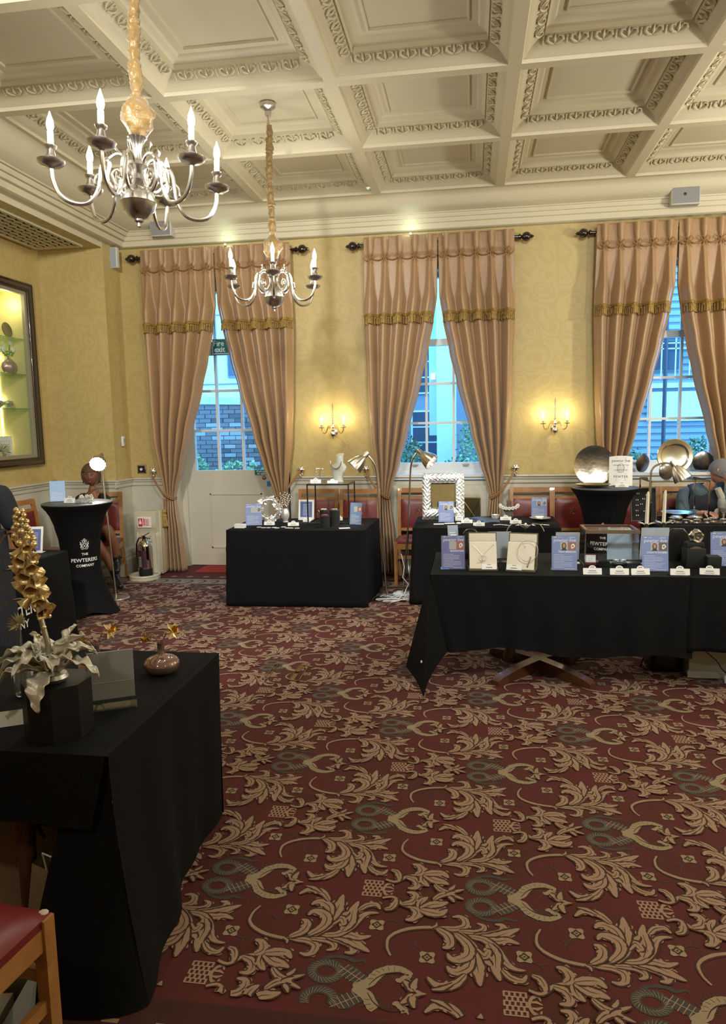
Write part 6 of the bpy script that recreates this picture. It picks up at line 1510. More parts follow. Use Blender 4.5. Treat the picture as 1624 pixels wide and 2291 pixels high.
# ---------------- high table 2 items
ZH = 1.03 + .006
t = thing('moon_dish', 'very large round polished pewter dish standing upright on the tall black table', 'dish', (1.17, 7.14, ZH), radians(0)); q = MB(); q.M = T(0, 0, .192) @ R(radians(88), 'X'); q.lathe([(0, -.020), (.08, -.017), (.14, -.009), (.175, .003), (.19, .010), (.19, .014), (.17, .007), (.12, -.006), (.05, -.015), (0, -.016)], 56); q.build('dish', mat('hammered_pewter', (.74, .71, .63), .22, 1.0, bump=(26, .3), bdist=.006), t)
q = MB(); q.box(-.05, .05, -.03, .05, 0, .004); q.box(-.04, -.02, .0, .05, 0, .05); q.box(.02, .04, .0, .05, 0, .05); q.build('stand', M_ACRY, t, smooth=0)
t = thing('hammered_tray', 'shallow hammered oval pewter tray in front of the large round dish', 'tray', (1.13, 6.92, ZH)); q = MB(); q.lathe([(0, .006), (.10, .006), (.135, .014), (.165, .030), (.16, .032), (.13, .018), (.09, .010), (0, .010)], 48, wob=lambda a, z: 1 - .22 * abs(sin(a)) + .015 * sin(11 * a)); q.build('tray', mat('hammered_brassy', (.62, .52, .36), .22, 1.0, bump=(45, .35), bdist=.004), t)
t = thing('award_poster', 'white printed award sheet with engraved crest on the tall black table', 'poster', (1.395, 7.02, ZH), radians(-8))
def pg(u, v): return (-.105 + .21 * u, .03 * v - .01 * sin(pi * u) + (.015 * (u - .8) * 5 * v if u > .8 else 0), .275 * v + (.01 * sin(pi * u)))
q = MB(); q.grid(pg, 16, 10); q.build('sheet', M_PAPER, t, smooth=80)
def sheet_text(body, size, z, sh=0, bold=0, sp=1):
    vs, fs = text_mesh(body, size, extrude=.0001, shear=sh, bold=bold, sp=sp); MB().add([(a, .03 * ((z + b) / .275) - .010 * sin(pi * (a + .105) / .21) - .0016 - c, z + b) for a, b, c in vs], fs).build('lettering', M_INK, t, smooth=0)
sheet_text('pewter live', .036, .238, .1); sheet_text('WINNER OF THE', .017, .196, 0, 0, 1.1); sheet_text('COMPETITION', .017, .150, 0, 0, 1.1); sheet_text('PEWTER', .030, .088, 0, .0003, 1.2)
q = MB()
def sp_(x, z): return (x, .03 * (z / .275) - .010 * sin(pi * (x + .105) / .21) - .002, z)
for k in range(5): q.tube([sp_(-.028 + .012 * k, .125), sp_(-.028 + .014 * k, .20)], .0008, 4)
q.tube([sp_(.03 * cos(a), .170 + .042 * sin(a)) for a in [i * pi / 10 for i in range(20)]], .001, 4, closed=True)
for z_ in (.066, .055, .115, .262): q.tube([sp_(-.05, z_), sp_(.05, z_)], .0007, 4)
q.build('engraved_crest', M_INK, t)
place_card(1.385, 6.90, ZH, 'white card at the foot of the award sheet on the tall table', .12, .034)

# ---------------- T4 items (far right) and window sill plates
for x, r_, ang, lb, m in ((1.77, .095, 35, 'dark lumpy pewter plate at the left of the right window sill', M_DPEWT), (2.36, .105, 0, 'grey domed pewter plate at the right of the right window sill', mat('grey_dome', (.35, .34, .33), .25, 1.0))):
    t = thing('sill_plate', lb, 'plate', (x, 7.80, 1.107), radians(ang)); q = MB(); q.M = T(0, 0, r_) @ R(radians(96), 'X'); q.lathe([(0, .012), (r_ * .4, .010), (r_ * .8, .004), (r_, -.004), (r_, -.008), (r_ * .7, 0), (0, .006)], 36, wob=(lambda a, z: 1 + .02 * sin(5 * a))); q.build('plate', m, t)
    MB().box(-.03, .03, -.005, .03, 0, .006).build('stand', M_ACRY, t, smooth=0)
def pl_loc(): pass
riser(1.86, 6.98, ZT + .002, .50, .42, .385, 'bright chrome open riser frame behind the candles at right', M_CHROME)
t = thing('shiny_platter', 'largest bright rimmed platter standing on the riser before the right window', 'platter', (1.86, 6.98, ZT + .394)); q = MB(); q.M = T(0, 0, .205) @ R(radians(84), 'X'); q.lathe([(0, 0), (.10, .0), (.118, .006), (.125, .014), (.155, .018), (.160, .014), (.157, .010), (.12, .002), (.10, -.004), (0, -.004)], 48); q.build('platter', mat('warm_bright_pewter', (.80, .76, .64), .20, 1.0), t); q = MB(); q.box(-.05, .05, -.02, .05, 0, .005); q.box(-.045, -.03, -.005, .03, 0, .07); q.box(.03, .045, -.005, .03, 0, .07); q.build('stand', M_ACRY, t, smooth=0)
t = thing('leaning_dish', 'dark oval dish leaning in front of the largest platter on the riser', 'dish', (1.765, 6.86, ZT + .394), radians(15)); q = MB(); q.M = T(0, 0, .075) @ R(radians(86), 'X'); q.lathe([(0, .006), (.04, .004), (.066, -.004), (.07, -.008), (.04, -.002), (0, 0)], 30, wob=lambda a, z: 1 + .12 * abs(sin(a))); q.build('dish', M_DPEWT, t); MB().box(-.02, .02, -.005, .03, 0, .004).build('stand', M_ACRY, t, smooth=0)
t = thing('wide_bowl', 'wide shallow pewter bowl under the chrome riser at right', 'bowl', (1.93, 7.08, ZT + .003)); q = MB(); q.lathe([(.05, 0), (.06, .004), (.10, .025), (.145, .062), (.150, .064), (.142, .058), (.09, .018), (0, .010)], 40); q.build('bowl', M_PEWT, t)
t = thing('earring_board', 'black velvet board pinned with pairs of silver earrings', 'jewellery board', (1.60, 6.96, ZT + .003), radians(4)); q = MB(); q.M = R(radians(-9), 'X'); q.box(-.11, .11, 0, .008, 0, .30); q.build('board', M_BLKPL, t, smooth=0)
q = MB(); q.M = R(radians(-9), 'X'); rings = [[(-.11 - a, y_, -a), (.11 + a, y_, -a), (.11 + a, y_, .30 + a), (-.11 - a, y_, .30 + a)] for a, y_ in ((0, -.001), (0, -.006), (.006, -.006), (.006, .008))]; q.loft(rings); q.build('frame', mat('grey_board_frame', (.08, .08, .09), .5), t, smooth=0)
q = MB(); q.M = R(radians(-9), 'X')
for a_, b_ in ((-.05, .25), (.03, .235), (-.06, .19), (.0, .20), (.055, .205), (-.06, .14), (.06, .165), (-.02, .15), (-.062, .09), (.01, .085), (.05, .10), (-.06, .045)):
    for s in (-.008, .008): q.ball((a_ + s, -.005, b_), .0055, 7, 5); q.tube([(a_ + s, -.004, b_), (a_ + s, -.004, b_ + .012)], .0012, 4)
q.build('earrings', M_PETAL, t)
t = thing('black_tray', 'notched black tray carrying small silver salts on the far right table', 'tray', (2.02, 6.76, ZT + .003)); q = MB(); q.prism([(-.27, -.06), (-.19, -.06), (-.17, -.085), (.20, -.085), (.22, -.06), (.32, -.06), (.32, .12), (-.27, .12)], 0, .012); q.build('tray', M_GLOSSBLK, t, smooth=0)
salt = None
for k, (x, y, s) in enumerate(((1.82, 6.80, 1), (1.91, 6.73, .8), (2.00, 6.72, .8), (2.09, 6.73, .9), (2.16, 6.80, 1), (1.98, 6.83, 1), (2.24, 6.74, .9), (1.78, 6.70, .7))):
    SL = ('largest-looking silver salt at the left rear of the black tray', 'small silver salt at the front of the black tray, second from left', 'small silver salt at the front of the black tray, third from left', 'silver salt at the front of the black tray, right of the middle pair', 'silver salt toward the right rear of the black tray', 'silver salt at the middle rear of the black tray', 'silver salt at the far right end of the black tray', 'smallest silver salt at the left front tip of the black tray')
    if not salt:
        salt = thing('silver_salt', SL[k], 'salt dish', (x, y, ZT + .016), 0, 'silver salts on the black tray'); q = MB(); q.lathe([(.022, 0), (.018, .006), (.026, .016), (.040, .026), (.042, .034), (.036, .034), (.020, .020), (0, .016)], 24); q.build('dish', M_SILVER, salt)
    else: dup(salt, (x, y, ZT + .016), 0, SL[k], scale=s)
for x, y, r_, h_, lb in ((1.88, 6.93, .055, .045, 'squat silver lidded pot, left of the pair behind the black tray'), (2.05, 6.95, .062, .045, 'squat silver lidded pot, right of the pair behind the black tray')):
    t = thing('lidded_pot', lb, 'pot', (x, y, ZT + .003)); q = MB(); q.lathe([(r_ * .7, 0), (r_ * .75, .006), (r_, .020), (r_, h_ * .8), (r_ * .95, h_), (r_ * .5, h_ + .006), (0, h_ + .008)], 26); q.build('body', M_SILVER, t)
    q = MB(); q.lathe([(r_ + .002, h_ * .62), (r_ + .006, h_ * .7), (r_ + .002, h_ * .78)], 26); q.build('rim', M_SILVER, t)
t = thing('glass_goblet', 'round tilted glass goblet in front of the grey-haired man', 'goblet', (2.30, 6.96, ZT + .003)); q = MB(); q.lathe([(.035, 0), (.03, .006), (.008, .016), (.008, .06), (.03, .085), (.052, .12), (.058, .16), (.050, .195), (.047, .195), (.052, .16), (.045, .12), (0, .08)], 28); q.build('goblet', mat('faceted_glass', (.85, .86, .82), .04, trans=.75, bump=(60, .4), bdist=.004), t)
t = thing('copper_ball', 'small copper-coloured round pot among the silver at right', 'pot', (2.385, 6.86, ZT + .003)); q = MB(); q.ball((0, 0, .030), (.034, .034, .030), 18, 10); q.build('pot', mat('copper', (.72, .30, .14), .2, 1.0), t)
for k, (x, y, r_, lb) in enumerate(((2.52, 6.80, .07, 'wide low silver dish right of the copper pot'), (2.60, 6.98, .08, 'silver dish with upright rim behind, at the right edge'), (2.44, 6.74, .05, 'small silver saucer in front of the copper pot'))):
    t = thing('silver_dish', lb, 'dish', (x, y, ZT + .003)); q = MB(); q.lathe([(r_ * .5, 0), (r_ * .6, .008), (r_, .026 + .02 * (k == 1)), (r_ * .96, .028 + .02 * (k == 1)), (r_ * .5, .014), (0, .012)], 30); q.build('dish', M_SILVER, t)
t = thing('silver_beaker', 'upright bright silver beaker beside the glass goblet at right', 'beaker', (2.47, 7.08, ZT + .003)); q = MB(); q.lathe([(.03, 0), (.034, .01), (.034, .13), (.040, .17), (.037, .17), (.031, .12), (0, .02)], 24); q.build('beaker', M_SILVER, t)

# ---------------- high table 1 items
ZG = 1.01 + .005
blue_sign(-3.72, 5.99, ZG, 'pale blue sign leaning back at the left of the lettered high table', radians(28), .13, .20, name='', photos=None, head=False, blue=mat('pale_sky_print', (.30, .45, .70), .4), tilt=-18)
place_card(-3.555, 5.90, ZG, 'white card on the lettered high table, left of the silver flowers', .105, .045)
t = thing('silver_posy', 'cluster of small silver flowers on the lettered high table', 'ornament', (-3.40, 5.92, ZG)); q = MB(); rr = random.Random(3)
for k in range(13):
    x, y, z = rr.uniform(-.075, .075), rr.uniform(-.03, .03), .012 + rr.uniform(0, .05)
    for j in range(5): a = j * 2 * pi / 5; q.ball((x + .013 * cos(a), y + .006 * sin(a), z + .010 * sin(a)), (.010, .006, .006), 6, 4)
    q.tube([(x, y, 0), (x, y, z)], .002, 4)
q.build('flowers', M_PETAL, t)
# ---------------- TL2 items
ZB = ZT - .012 + .003
f = thing('framed_notice', 'white-edged blue notice standing on the lettered left table', 'notice', (-3.42, 5.10, ZB), radians(12)); tl = R(radians(-16), 'X')
q = MB(); q.M = tl; q.box(-.08, .08, -.003, .003, 0, .21); q.M = Matrix.Identity(4); q.box(-.08, .08, 0, .07, 0, .002); q.build('holder', M_PAPER, f, smooth=0); q = MB(); q.M = tl; q.box(-.065, .065, -.004, -.003, .02, .19); q.build('sheet', mat('navy_print', (.10, .14, .32), .5), f, smooth=0)
q = MB(); q.M = tl
for k in range(8): q.box(-.045, .045, -.0048, -.004, .045 + k * .016, .048 + k * .016)
q.build('print', M_WINK, f, smooth=0)
riser(-3.68, 5.02, ZB, .26, .26, .30, 'dark chrome open riser under the silver goblet at the left edge')
t = thing('silver_goblet', 'fluted silver beaker on a small foot, standing on the left riser', 'goblet', (-3.61, 5.00, ZB + .306)); q = MB(); q.lathe([(.036, 0), (.036, .006), (.018, .014), (.018, .026), (.044, .036), (.046, .12), (.050, .124), (.046, .124), (.042, .045), (0, .04)], 28, wob=lambda a, z: 1 + (.03 * sin(12 * a) if .03 < z < .12 else 0)); q.build('beaker', M_SILVER, t)
t = thing('silver_tray', 'small tray of silver trinkets on the lettered left table', 'tray', (-3.50, 4.84, ZB)); MB().bbox(-.07, .07, -.05, .05, 0, .012, .003).build('tray', M_STEEL, t); q = MB()
for k in range(14): q.ball((rr.uniform(-.055, .055), rr.uniform(-.035, .035), .02), (.010, .008, .008), 7, 5)
q.build('trinkets', M_PETAL, t)

# ---------------- foreground left table: foxglove sculpture
ZF = ZT + .003
t = thing('display_plinth', 'octagonal black plinth under the foxglove sculpture', 'plinth', (-1.292, 2.0, ZF)); q = MB(); q.prism([(.104 * cos(pi / 8 + i * pi / 4), .104 * sin(pi / 8 + i * pi / 4)) for i in range(8)], 0, .172); q.build('block', mat('black_acrylic_block', (.004, .004, .004), .5), t, smooth=0)
fx = thing('foxglove_sculpture', 'tall silver and gold metal foxglove with bell flowers and leaf rosette on the black plinth', 'sculpture', (-1.290, 1.985, ZF + .173))
M_FGOLD = mat('pale_gold_metal', (.78, .60, .30), .36, .75, bump=(60, .25), bdist=.004); M_FSIL = mat('matt_silver_leaf', (.72, .69, .57), .45, .45, bump=(55, .6), bdist=.006); M_STEM = mat('silver_stem', (.42, .40, .33), .4, .8)
STEM = [(0, 0, 0), (-.005, 0, .05), (-.012, 0, .12), (-.026, 0, .19), (-.040, 0, .26), (-.052, 0, .33), (-.062, 0, .40), (-.070, 0, .47), (-.074, 0, .53)]
q = MB(); q.tube(STEM, [.011, .010, .009, .008, .0075, .0065, .0055, .0045, .003], 10); q.lathe([(0, -.0), (.035, 0), (.045, .012), (.040, .024), (.02, .034), (0, .036)], 16); q.build('stem', M_STEM, fx)
def bez(z):
    for a, b in zip(STEM, STEM[1:]):
        if a[2] <= z <= b[2]: t_ = (z - a[2]) / (b[2] - a[2]); return Vector(a).lerp(Vector(b), t_)
    return Vector(STEM[-1])
def bell(p0, d, L, r):
    mb = MB(); d = Vector(d).normalized(); M_ = T(*p0) @ d.to_track_quat('Z', 'Y').to_matrix().to_4x4(); mb.M = M_
    mb.lathe([(.003, 0), (r * .45, L * .08), (r * .62, L * .3), (r * .72, L * .6), (r * .88, L * .82), (r * 1.12, L * .95), (r * 1.22, L), (r * 1.05, L * .97), (r * .8, L * .82), (r * .6, L * .5), (r * .35, L * .15), (0, L * .1)], 20, wob=lambda a, z: 1 + (.10 * sin(5 * a) if z > L * .7 else .02 * sin(3 * a))); return mb
BELLS = [(.43, .55, -.5, -.5, .055, .016), (.40, -.4, -.6, -.55, .055, .017), (.385, .75, -.25, -.45, .060, .017), (.37, .1, -1, -.5, .062, .020), (.345, .65, -.6, -.55, .066, .021), (.335, -.6, -.5, -.5, .060, .020), (.31, .2, -.95, -.6, .068, .024), (.29, .85, -.25, -.6, .066, .022), (.265, -.7, -.4, -.6, .062, .021),
         (.25, .45, -.85, -.6, .068, .024), (.225, .85, -.1, -.65, .064, .022), (.205, .55, -.5, -.7, .066, .022), (.19, -.6, -.3, -.7, .060, .020), (.165, .9, -.2, -.55, .070, .023), (.15, .75, -.5, -.6, .066, .022), (.30, .1, .9, -.5, .06, .02), (.22, .1, .9, -.5, .06, .02)]
for z, a, b, c, L, r in BELLS:
    z = .250 + (z - .15) * .70
    p = bez(z) ; mb = bell(tuple(p), (a, b, c), L * .84, r * .84); mb.build('bell_flower', M_FGOLD, fx, smooth=60)
rr = random.Random(9); q = MB()
for k in range(26):
    z = .42 + .11 * (k / 26); a = k * 2.4; p = bez(min(.53, z)); r_ = .030 * (1 - (k / 26) * .75); q = MB(); q.ball((p.x + r_ * cos(a), p.y + r_ * sin(a), p.z + .012), .0115 - .003 * (k / 26), 8, 6); q.build('bud', M_FGOLD, fx)
for k in range(10):
    z = .14 + .26 * rr.random(); a = rr.uniform(0, 6.28); p = bez(z); q = MB(); q.ball((p.x + .025 * cos(a), p.y + .025 * sin(a), p.z), .007, 7, 5); q.build('bud', M_FGOLD, fx)
def leaf(mb, base, tip, w, droop=.03, seed=0, ruff=.006, thick=True):
    b = Vector(base); t_ = Vector(tip); d = t_ - b; L = d.length; side = d.cross(Vector((0, 0, 1))); side = side.normalized() if side.length > 1e-4 else Vector((1, 0, 0)); up = side.cross(d).normalized()
    def f(u, v):
        s = (u - .5) * 2; ww = w * (sin(pi * min(1, v ** .8 * .96 + .03)) ** .75) ; e = ruff * sin(v * 22 + seed + s * 2) * abs(s)
        p = b + d * v + up * (droop * sin(pi * v)) + side * (s * ww) + up * (abs(s) ** 1.5 * w * .28 + e - .004 * (1 - abs(s)) ** 4)
        return tuple(p)
    mb.grid(f, 10, 26)
LEAVES = [((-.20, -.04, -.067), .036, .05), ((-.19, .0, .04), .040, .06), ((-.09, .03, .14), .030, .03), ((.05, .06, .165), .026, .02), ((.115, .0, .150), .040, .03), ((.17, -.03, .030), .028, .04), ((.005, -.10, -.065), .036, .05), ((.09, -.04, .080), .040, .03), ((-.115, .03, .085), .034, .05), ((-.17, -.05, .0), .036, .06),
          ((-.08, -.09, .04), .042, .05), ((.05, -.08, .06), .044, .04), ((-.03, .13, .06), .04, .05), ((.10, .09, .06), .038, .04), ((-.13, .10, .06), .036, .05), ((.13, .03, .09), .036, .04), ((-.02, -.06, .09), .034, .03)]
for k, (tip, w, dr) in enumerate(LEAVES):
    q = MB(); leaf(q, (tip[0] * .12, tip[1] * .12, .03), tip, w * .92, dr, k * 1.7, .008); o = q.build('leaf', M_FSIL, fx, smooth=70); s_ = o.modifiers.new('t', 'SOLIDIFY'); s_.thickness = .002
for k, (z, tip) in enumerate(((.33, (-.17, -.01, .335)), (.30, (-.15, .0, .29)), (.245, (-.17, 0, .23)), (.46, (-.15, 0, .43)))):
    q = MB(); leaf(q, tuple(bez(z)), tip, .007, .02, k, .001); q.build('small_leaf', M_STEM, fx, smooth=70)
q = MB(); 
for k in range(5): q.ball((.012 * (k - 2), -.03 + .004 * k, .012), (.014, .012, .014), 8, 6)
q.build('base_beads', M_FGOLD, fx)
# second small golden-petalled piece at the very left edge
t = thing('glass_bottle', 'clear rounded glass bottle with a cream and gold dahlia stem at the left edge', 'bottle', (-1.60, 2.28, ZF)); q = MB(); q.lathe([(.028, 0), (.034, .008), (.034, .09), (.024, .12), (.012, .13), (.013, .15), (.010, .15), (.010, .12), (.028, .09), (.03, .01), (0, .008)], 24); q.build('glass', mat('bottle_glass', (.9, .92, .9), .02, trans=.95), t)
q = MB(); q.tube([(0, 0, .01), (-.003, 0, .16), (.01, -.01, .265)], .003, 6); q.build('stem', M_STEM, t)
q = MB()
for k in range(26):
    a = k * 2.4; e = .25 + .9 * (k / 26); d = Vector((cos(a) * e, -.6 + .5 * sin(a), sin(a) * e * .8 + .1)).normalized(); p = Vector((.01, -.01, .268)); n = d.cross(Vector((.2, .9, .3))).normalized() * .006; q.add([tuple(p), tuple(p + d * .025 + n), tuple(p + d * .046), tuple(p + d * .025 - n)], [(0, 1, 2, 3)])
q.build('petals', mat('cream_gold_petal', (.68, .60, .38), .4, .4), t, smooth=0)
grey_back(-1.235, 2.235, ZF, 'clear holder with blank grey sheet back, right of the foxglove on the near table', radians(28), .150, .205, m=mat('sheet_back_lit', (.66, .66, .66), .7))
def daffodil_vase(x, y, label, s=1.0, rz=0):
    t = thing('rose_glass_vase', label, 'vase', (x, y, ZF), rz)
    q = MB(); q.lathe([(.03, 0), (.042, .001), (.052, .006), (.061, .014), (.0675, .025), (.070, .036), (.068, .046), (.061, .055), (.050, .062), (.036, .067), (.024, .071), (.017, .076), (.0145, .084), (.014, .118), (.0155, .122), (.012, .122), (.011, .09), (.014, .078), (.05, .058), (.064, .036), (.05, .010), (0, .008)], 36); q.build('glass', mat('rose_lustre_glass', (.42, .27, .25), .05, .55, trans=.35), t)
    for k, (tx, ty, tz) in enumerate(((-.040, -.02, .150), (.052, -.005, .170))):
        q = MB(); q.tube([(0, 0, .02), (tx * .1, 0, .12), (tx * .7, ty * .6, tz + .010), (tx, ty, tz)], .003, 6); q.build('stem', M_STEM, t)
        d = Vector((tx * 8, -.35, -.25 if k == 0 else .25)).normalized(); fl = bell((tx, ty, tz), d, .026, .012); f_ = fl.build('trumpet', mat('deep_gold', (.72, .42, .06), .3, .9), t)
        q = MB(); s1 = d.orthogonal().normalized(); s2 = d.cross(s1)
        for j in range(6):
            a = j * pi / 3; e = (s1 * cos(a) + s2 * sin(a)); n = (s2 * cos(a) - s1 * sin(a)); c = Vector((tx, ty, tz)) + d * .004
            q.add([tuple(c), tuple(c + e * .018 + n * .010 + d * .003), tuple(c + e * .036 - d * .004), tuple(c + e * .018 - n * .010 + d * .003)], [(0, 1, 2, 3)])
        q.build('petals', M_FGOLD, t, smooth=0)
    return t
daffodil_vase(-1.195, 2.55, 'rose-tinted round glass vase with gold daffodils at the corner of the near table')
daffodil_vase(-1.44, 2.50, 'rose-tinted glass vase with gold daffodils half hidden behind the foxglove leaves', rz=.5)
o = tag(MB().box(-.055, .055, -.035, .035, 0, .002).build('flat_card', M_PAPER, None, smooth=0), 'cream card lying behind the foxglove leaves at the left edge', 'card'); o.location = (-1.55, 2.33, ZF); o.rotation_euler = (0, 0, .1)
t = thing('folded_card', 'black-backed folded card at the extreme left of the near table', 'card', (-1.475, 2.02, ZF), .5); q = MB(); q.add([(-.05, 0, 0), (.05, 0, 0), (.05, .02, .045), (-.05, .02, .045), (-.05, .04, 0), (.05, .04, 0)], [(0, 1, 2, 3), (3, 2, 5, 4)]); q.build('card', M_PAPER, t, smooth=0)
o = tag(MB().ball((0, 0, 0), (.018, .012, .009), 12, 8).build('pebble', mat('grey_pebble', (.14, .12, .10), .5), None), 'small grey oval pebble in front of the cream card, left of the plinth', 'pebble'); o.location = (-1.485, 2.17, ZF + .009)

# ================================================================ FLOOR LAMPS
def floor_lamp(label, base, neck, head, dirv, energy, lit=True, size=1.0):
    t = thing('floor_lamp', label, 'floor lamp', (base[0], base[1], 0), 0, 'brushed nickel floor lamps')
    b = MB(); b.lathe([(.13, 0), (.132, .008), (.125, .016), (.03, .026), (.014, .03), (.010, .05), (0, .05)], 36); b.build('base', M_STEEL, t)
    P = [(0, 0, .03)] + [(x - base[0], y - base[1], z) for x, y, z in neck]
    V = [Vector(p) for p in P]; o = []
    for i in range(len(V) - 1):
        a = V[max(0, i - 1)]; b_ = V[i]; c = V[i + 1]; d = V[min(len(V) - 1, i + 2)]
        for u in range(6):
            tt = u / 6; o.append(.5 * ((2 * b_) + (c - a) * tt + (2 * a - 5 * b_ + 4 * c - d) * tt * tt + (3 * b_ - a - 3 * c + d) * tt ** 3))
    o.append(V[-1])
    q = MB(); q.tube([tuple(p) for p in o], .0085, 10); q.build('pole', M_STEEL, t)
    q = MB(); q.tube([(0, 0, .66), (0, 0, .70)], .0125, 10); q.M = Matrix.Identity(4); q.M = T(*(o[len(o) // 3] - Vector((0, 0, .68)))); q.build('switch', M_BLKPL, t) if False else None
    h = Vector(head) - Vector((base[0], base[1], 0)); d = Vector(dirv).normalized(); M_ = T(*h) @ d.to_track_quat('Z', 'Y').to_matrix().to_4x4()
    q = MB(); q.M = M_; s = size
    q.lathe([(0, -.035 * s), (.018 * s, -.033 * s), (.022 * s, -.015 * s), (.022 * s, .02 * s), (.030 * s, .03 * s), (.046 * s, .055 * s), (.062 * s, .09 * s), (.072 * s, .125 * s), (.078 * s, .16 * s), (.075 * s, .16 * s), (.066 * s, .12 * s), (.05 * s, .07 * s), (.02 * s, .035 * s), (0, .03 * s)], 40, wob=lambda a, z: 1 + .035 * sin(16 * a)); q.build('shade', M_STEEL, t)
    q = MB(); q.M = M_; q.ball((0, 0, .09 * s), (.030 * s, .030 * s, .036 * s), 16, 10); q.build('bulb', M_BULBW, t)
    if lit:
        L = lamp('reading_light', tuple(h + d * .15 * s), energy, (1, .97, .92), .04, 'SPOT', None, radians(125), t); L.rotation_mode = 'QUATERNION'; L.rotation_quaternion = (-d).to_track_quat('Z', 'Y')
    return t
floor_lamp('nickel floor lamp with ribbed shade leaning over the right end of the centre table', (-.79, 6.62), [(-.845, 6.62, .7), (-.868, 6.62, 1.17), (-.895, 6.60, 1.30), (-.945, 6.58, 1.375)], (-.965, 6.575, 1.378), (-.72, -.25, -.72), 11)
floor_lamp('nickel floor lamp turned right over the back table, in front of the middle window', (-.66, 6.84), [(-.60, 6.82, .7), (-.575, 6.80, 1.15), (-.555, 6.78, 1.30), (-.505, 6.76, 1.385)], (-.48, 6.755, 1.395), (.74, -.30, -.62), 11)
floor_lamp('nickel floor lamp facing the camera with glaring bulb beside the seated woman', (-3.47, 6.47), [(-3.52, 6.50, .7), (-3.555, 6.52, 1.15), (-3.55, 6.53, 1.32), (-3.54, 6.50, 1.40)], (-3.535, 6.47, 1.405), (.22, -.86, -.45), 9, size=.98)
floor_lamp('nickel floor lamp arching over the far right silver table', (1.47, 6.38), [(1.50, 6.38, .7), (1.51, 6.38, 1.12), (1.525, 6.38, 1.24), (1.60, 6.38, 1.285), (1.67, 6.37, 1.285)], (1.69, 6.37, 1.28), (.50, -.15, -.85), 11, size=.95)

# cables and power strip at the lamp feet
rr = random.Random(21)
cb_ = thing('cable_tangle', 'tangle of white cables looping round the two floor lamp feet', 'cables', (-.68, 6.60, .006))
for k in range(4):
    q = MB(); P = []; n = 34; cx_, cy_ = rr.uniform(-.06, .10), rr.uniform(-.06, .05); ax, ay = rr.uniform(.10, .17), rr.uniform(.06, .13); ph = rr.uniform(0, 6)
    for i in range(n):
        a = ph + i * .30; P.append((cx_ + ax * cos(a) * (1 + .15 * sin(3 * a)), cy_ + ay * sin(a + .3 * k) - .015 * k, .006 + .008 * k * .6 + .02 * max(0, sin(a * 1.7 + k))))
    q.tube(P, .0034, 6); q.build('cable', M_WHITE, cb_)
q = MB(); q.tube([(.02, .10, .42), (.05, .08, .30), (.035, .06, .20), (.09, .05, .14), (.05, .02, .05), (.0, .0, .01)], .004, 6); q.build('cable', M_WHITE, cb_)
q = MB(); q.tube([(.08, .25, .62), (.075, .2, .35), (.10, .12, .12), (.02, .02, .02), (-.12, -.05, .01)], .0035, 6); q.build('black_cable', M_GLOSSBLK, cb_)
ps_ = thing('power_strip', 'white power strip on the carpet between the lamp feet', 'power strip', (-.60, 6.70, .002), radians(-20)); MB().bbox(-.15, .15, -.03, .03, 0, .04, .006).build('body', M_WHITE, ps_)
for k in range(3): MB().box(-.11 + k * .08, -.06 + k * .08, -.022, .022, .040, .055).build('plug', M_WHITE, ps_, smooth=0)

# ================================================================ FIRE EXTINGUISHER AND STAND
st_ = thing('extinguisher_stand', 'cream moulded plastic stand holding the chrome extinguisher by the pier', 'stand', (-3.60, 7.40, 0))
M_STAND = mat('cream_plastic', (.62, .57, .42), .35)
def spt(u, v):
    # back shell seen from front: width profile and scooped relief
    z = .04 + .70 * v; w = .135 - .004 * v; x = -w + 2 * w * u
    sc_ = (1 - abs(2 * u - 1) ** 6)
    dep = .02 + (.055 * sc_ if v < .68 else .085) ; dep = dep if v < .66 else (.075 + (.03 * min(1, (v - .66) * 8)))
    y = .17 - dep * 1.0
    if u in (0, 1): y = .22
    if abs(2 * u - 1) > .86 and v < .66: y -= .045
    return (x, y, z)
q = MB(); q.grid(spt, 30, 30); q.box(-.135, .135, .16, .26, .02, .735)
q.build('back_shell', M_STAND, st_, smooth=50)
q = MB(); q.prism([(.165 * cos(a), -.02 + (.17 if sin(a) < 0 else .20) * sin(a)) for a in [i * 2 * pi / 36 for i in range(36)]], 0, .035)
q.tube([(.155 * cos(a), -.02 + (.16 if sin(a) < 0 else .19) * sin(a), .04) for a in [i * 2 * pi / 36 for i in range(36)]], .014, 8, closed=True); q.build('base_tray', M_STAND, st_)
q = MB(); q.box(-.09, .07, .060, .066, .56, .68); q.build('notice_plate', M_PAPER, st_, smooth=0)
q = MB(); q.box(-.078, -.03, .056, .060, .575, .665); q.box(-.016, -.006, .056, .060, .585, .665); 
for k in range(5): q.box(.0, .045, .056, .060, .585 + k * .016, .590 + k * .016)
q.build('red_print', mat('notice_red', (.60, .03, .03), .5), st_, smooth=0)
q = MB(); q.box(-.070, -.040, .054, .056, .60, .63); q.box(-.062, -.048, .054, .056, .63, .655); q.build('white_symbol', M_PAPER, st_, smooth=0)
ex = thing('fire_extinguisher', 'chrome fire extinguisher with black foot and hose on the cream stand', 'fire extinguisher', (-3.585, 7.38, .036))
q = MB(); q.lathe([(.068, .04), (.070, .05), (.070, .33), (.062, .36), (.040, .385), (.022, .395), (.020, .41), (0, .41)], 32); q.build('cylinder', M_CHROME, ex)
q = MB(); q.lathe([(.072, 0), (.073, .005), (.073, .075), (.070, .08), (0, .08)], 32); q.build('foot', M_BLKPL, ex)
q = MB(); q.M = R(radians(200), 'Z'); q.grid(lambda u, v: (.0712 * cos(u * 1.9), .0712 * sin(u * 1.9), .10 + .19 * v), 16, 2); q.build('label_panel', mat('dark_label', (.05, .02, .03), .4), ex, smooth=60)
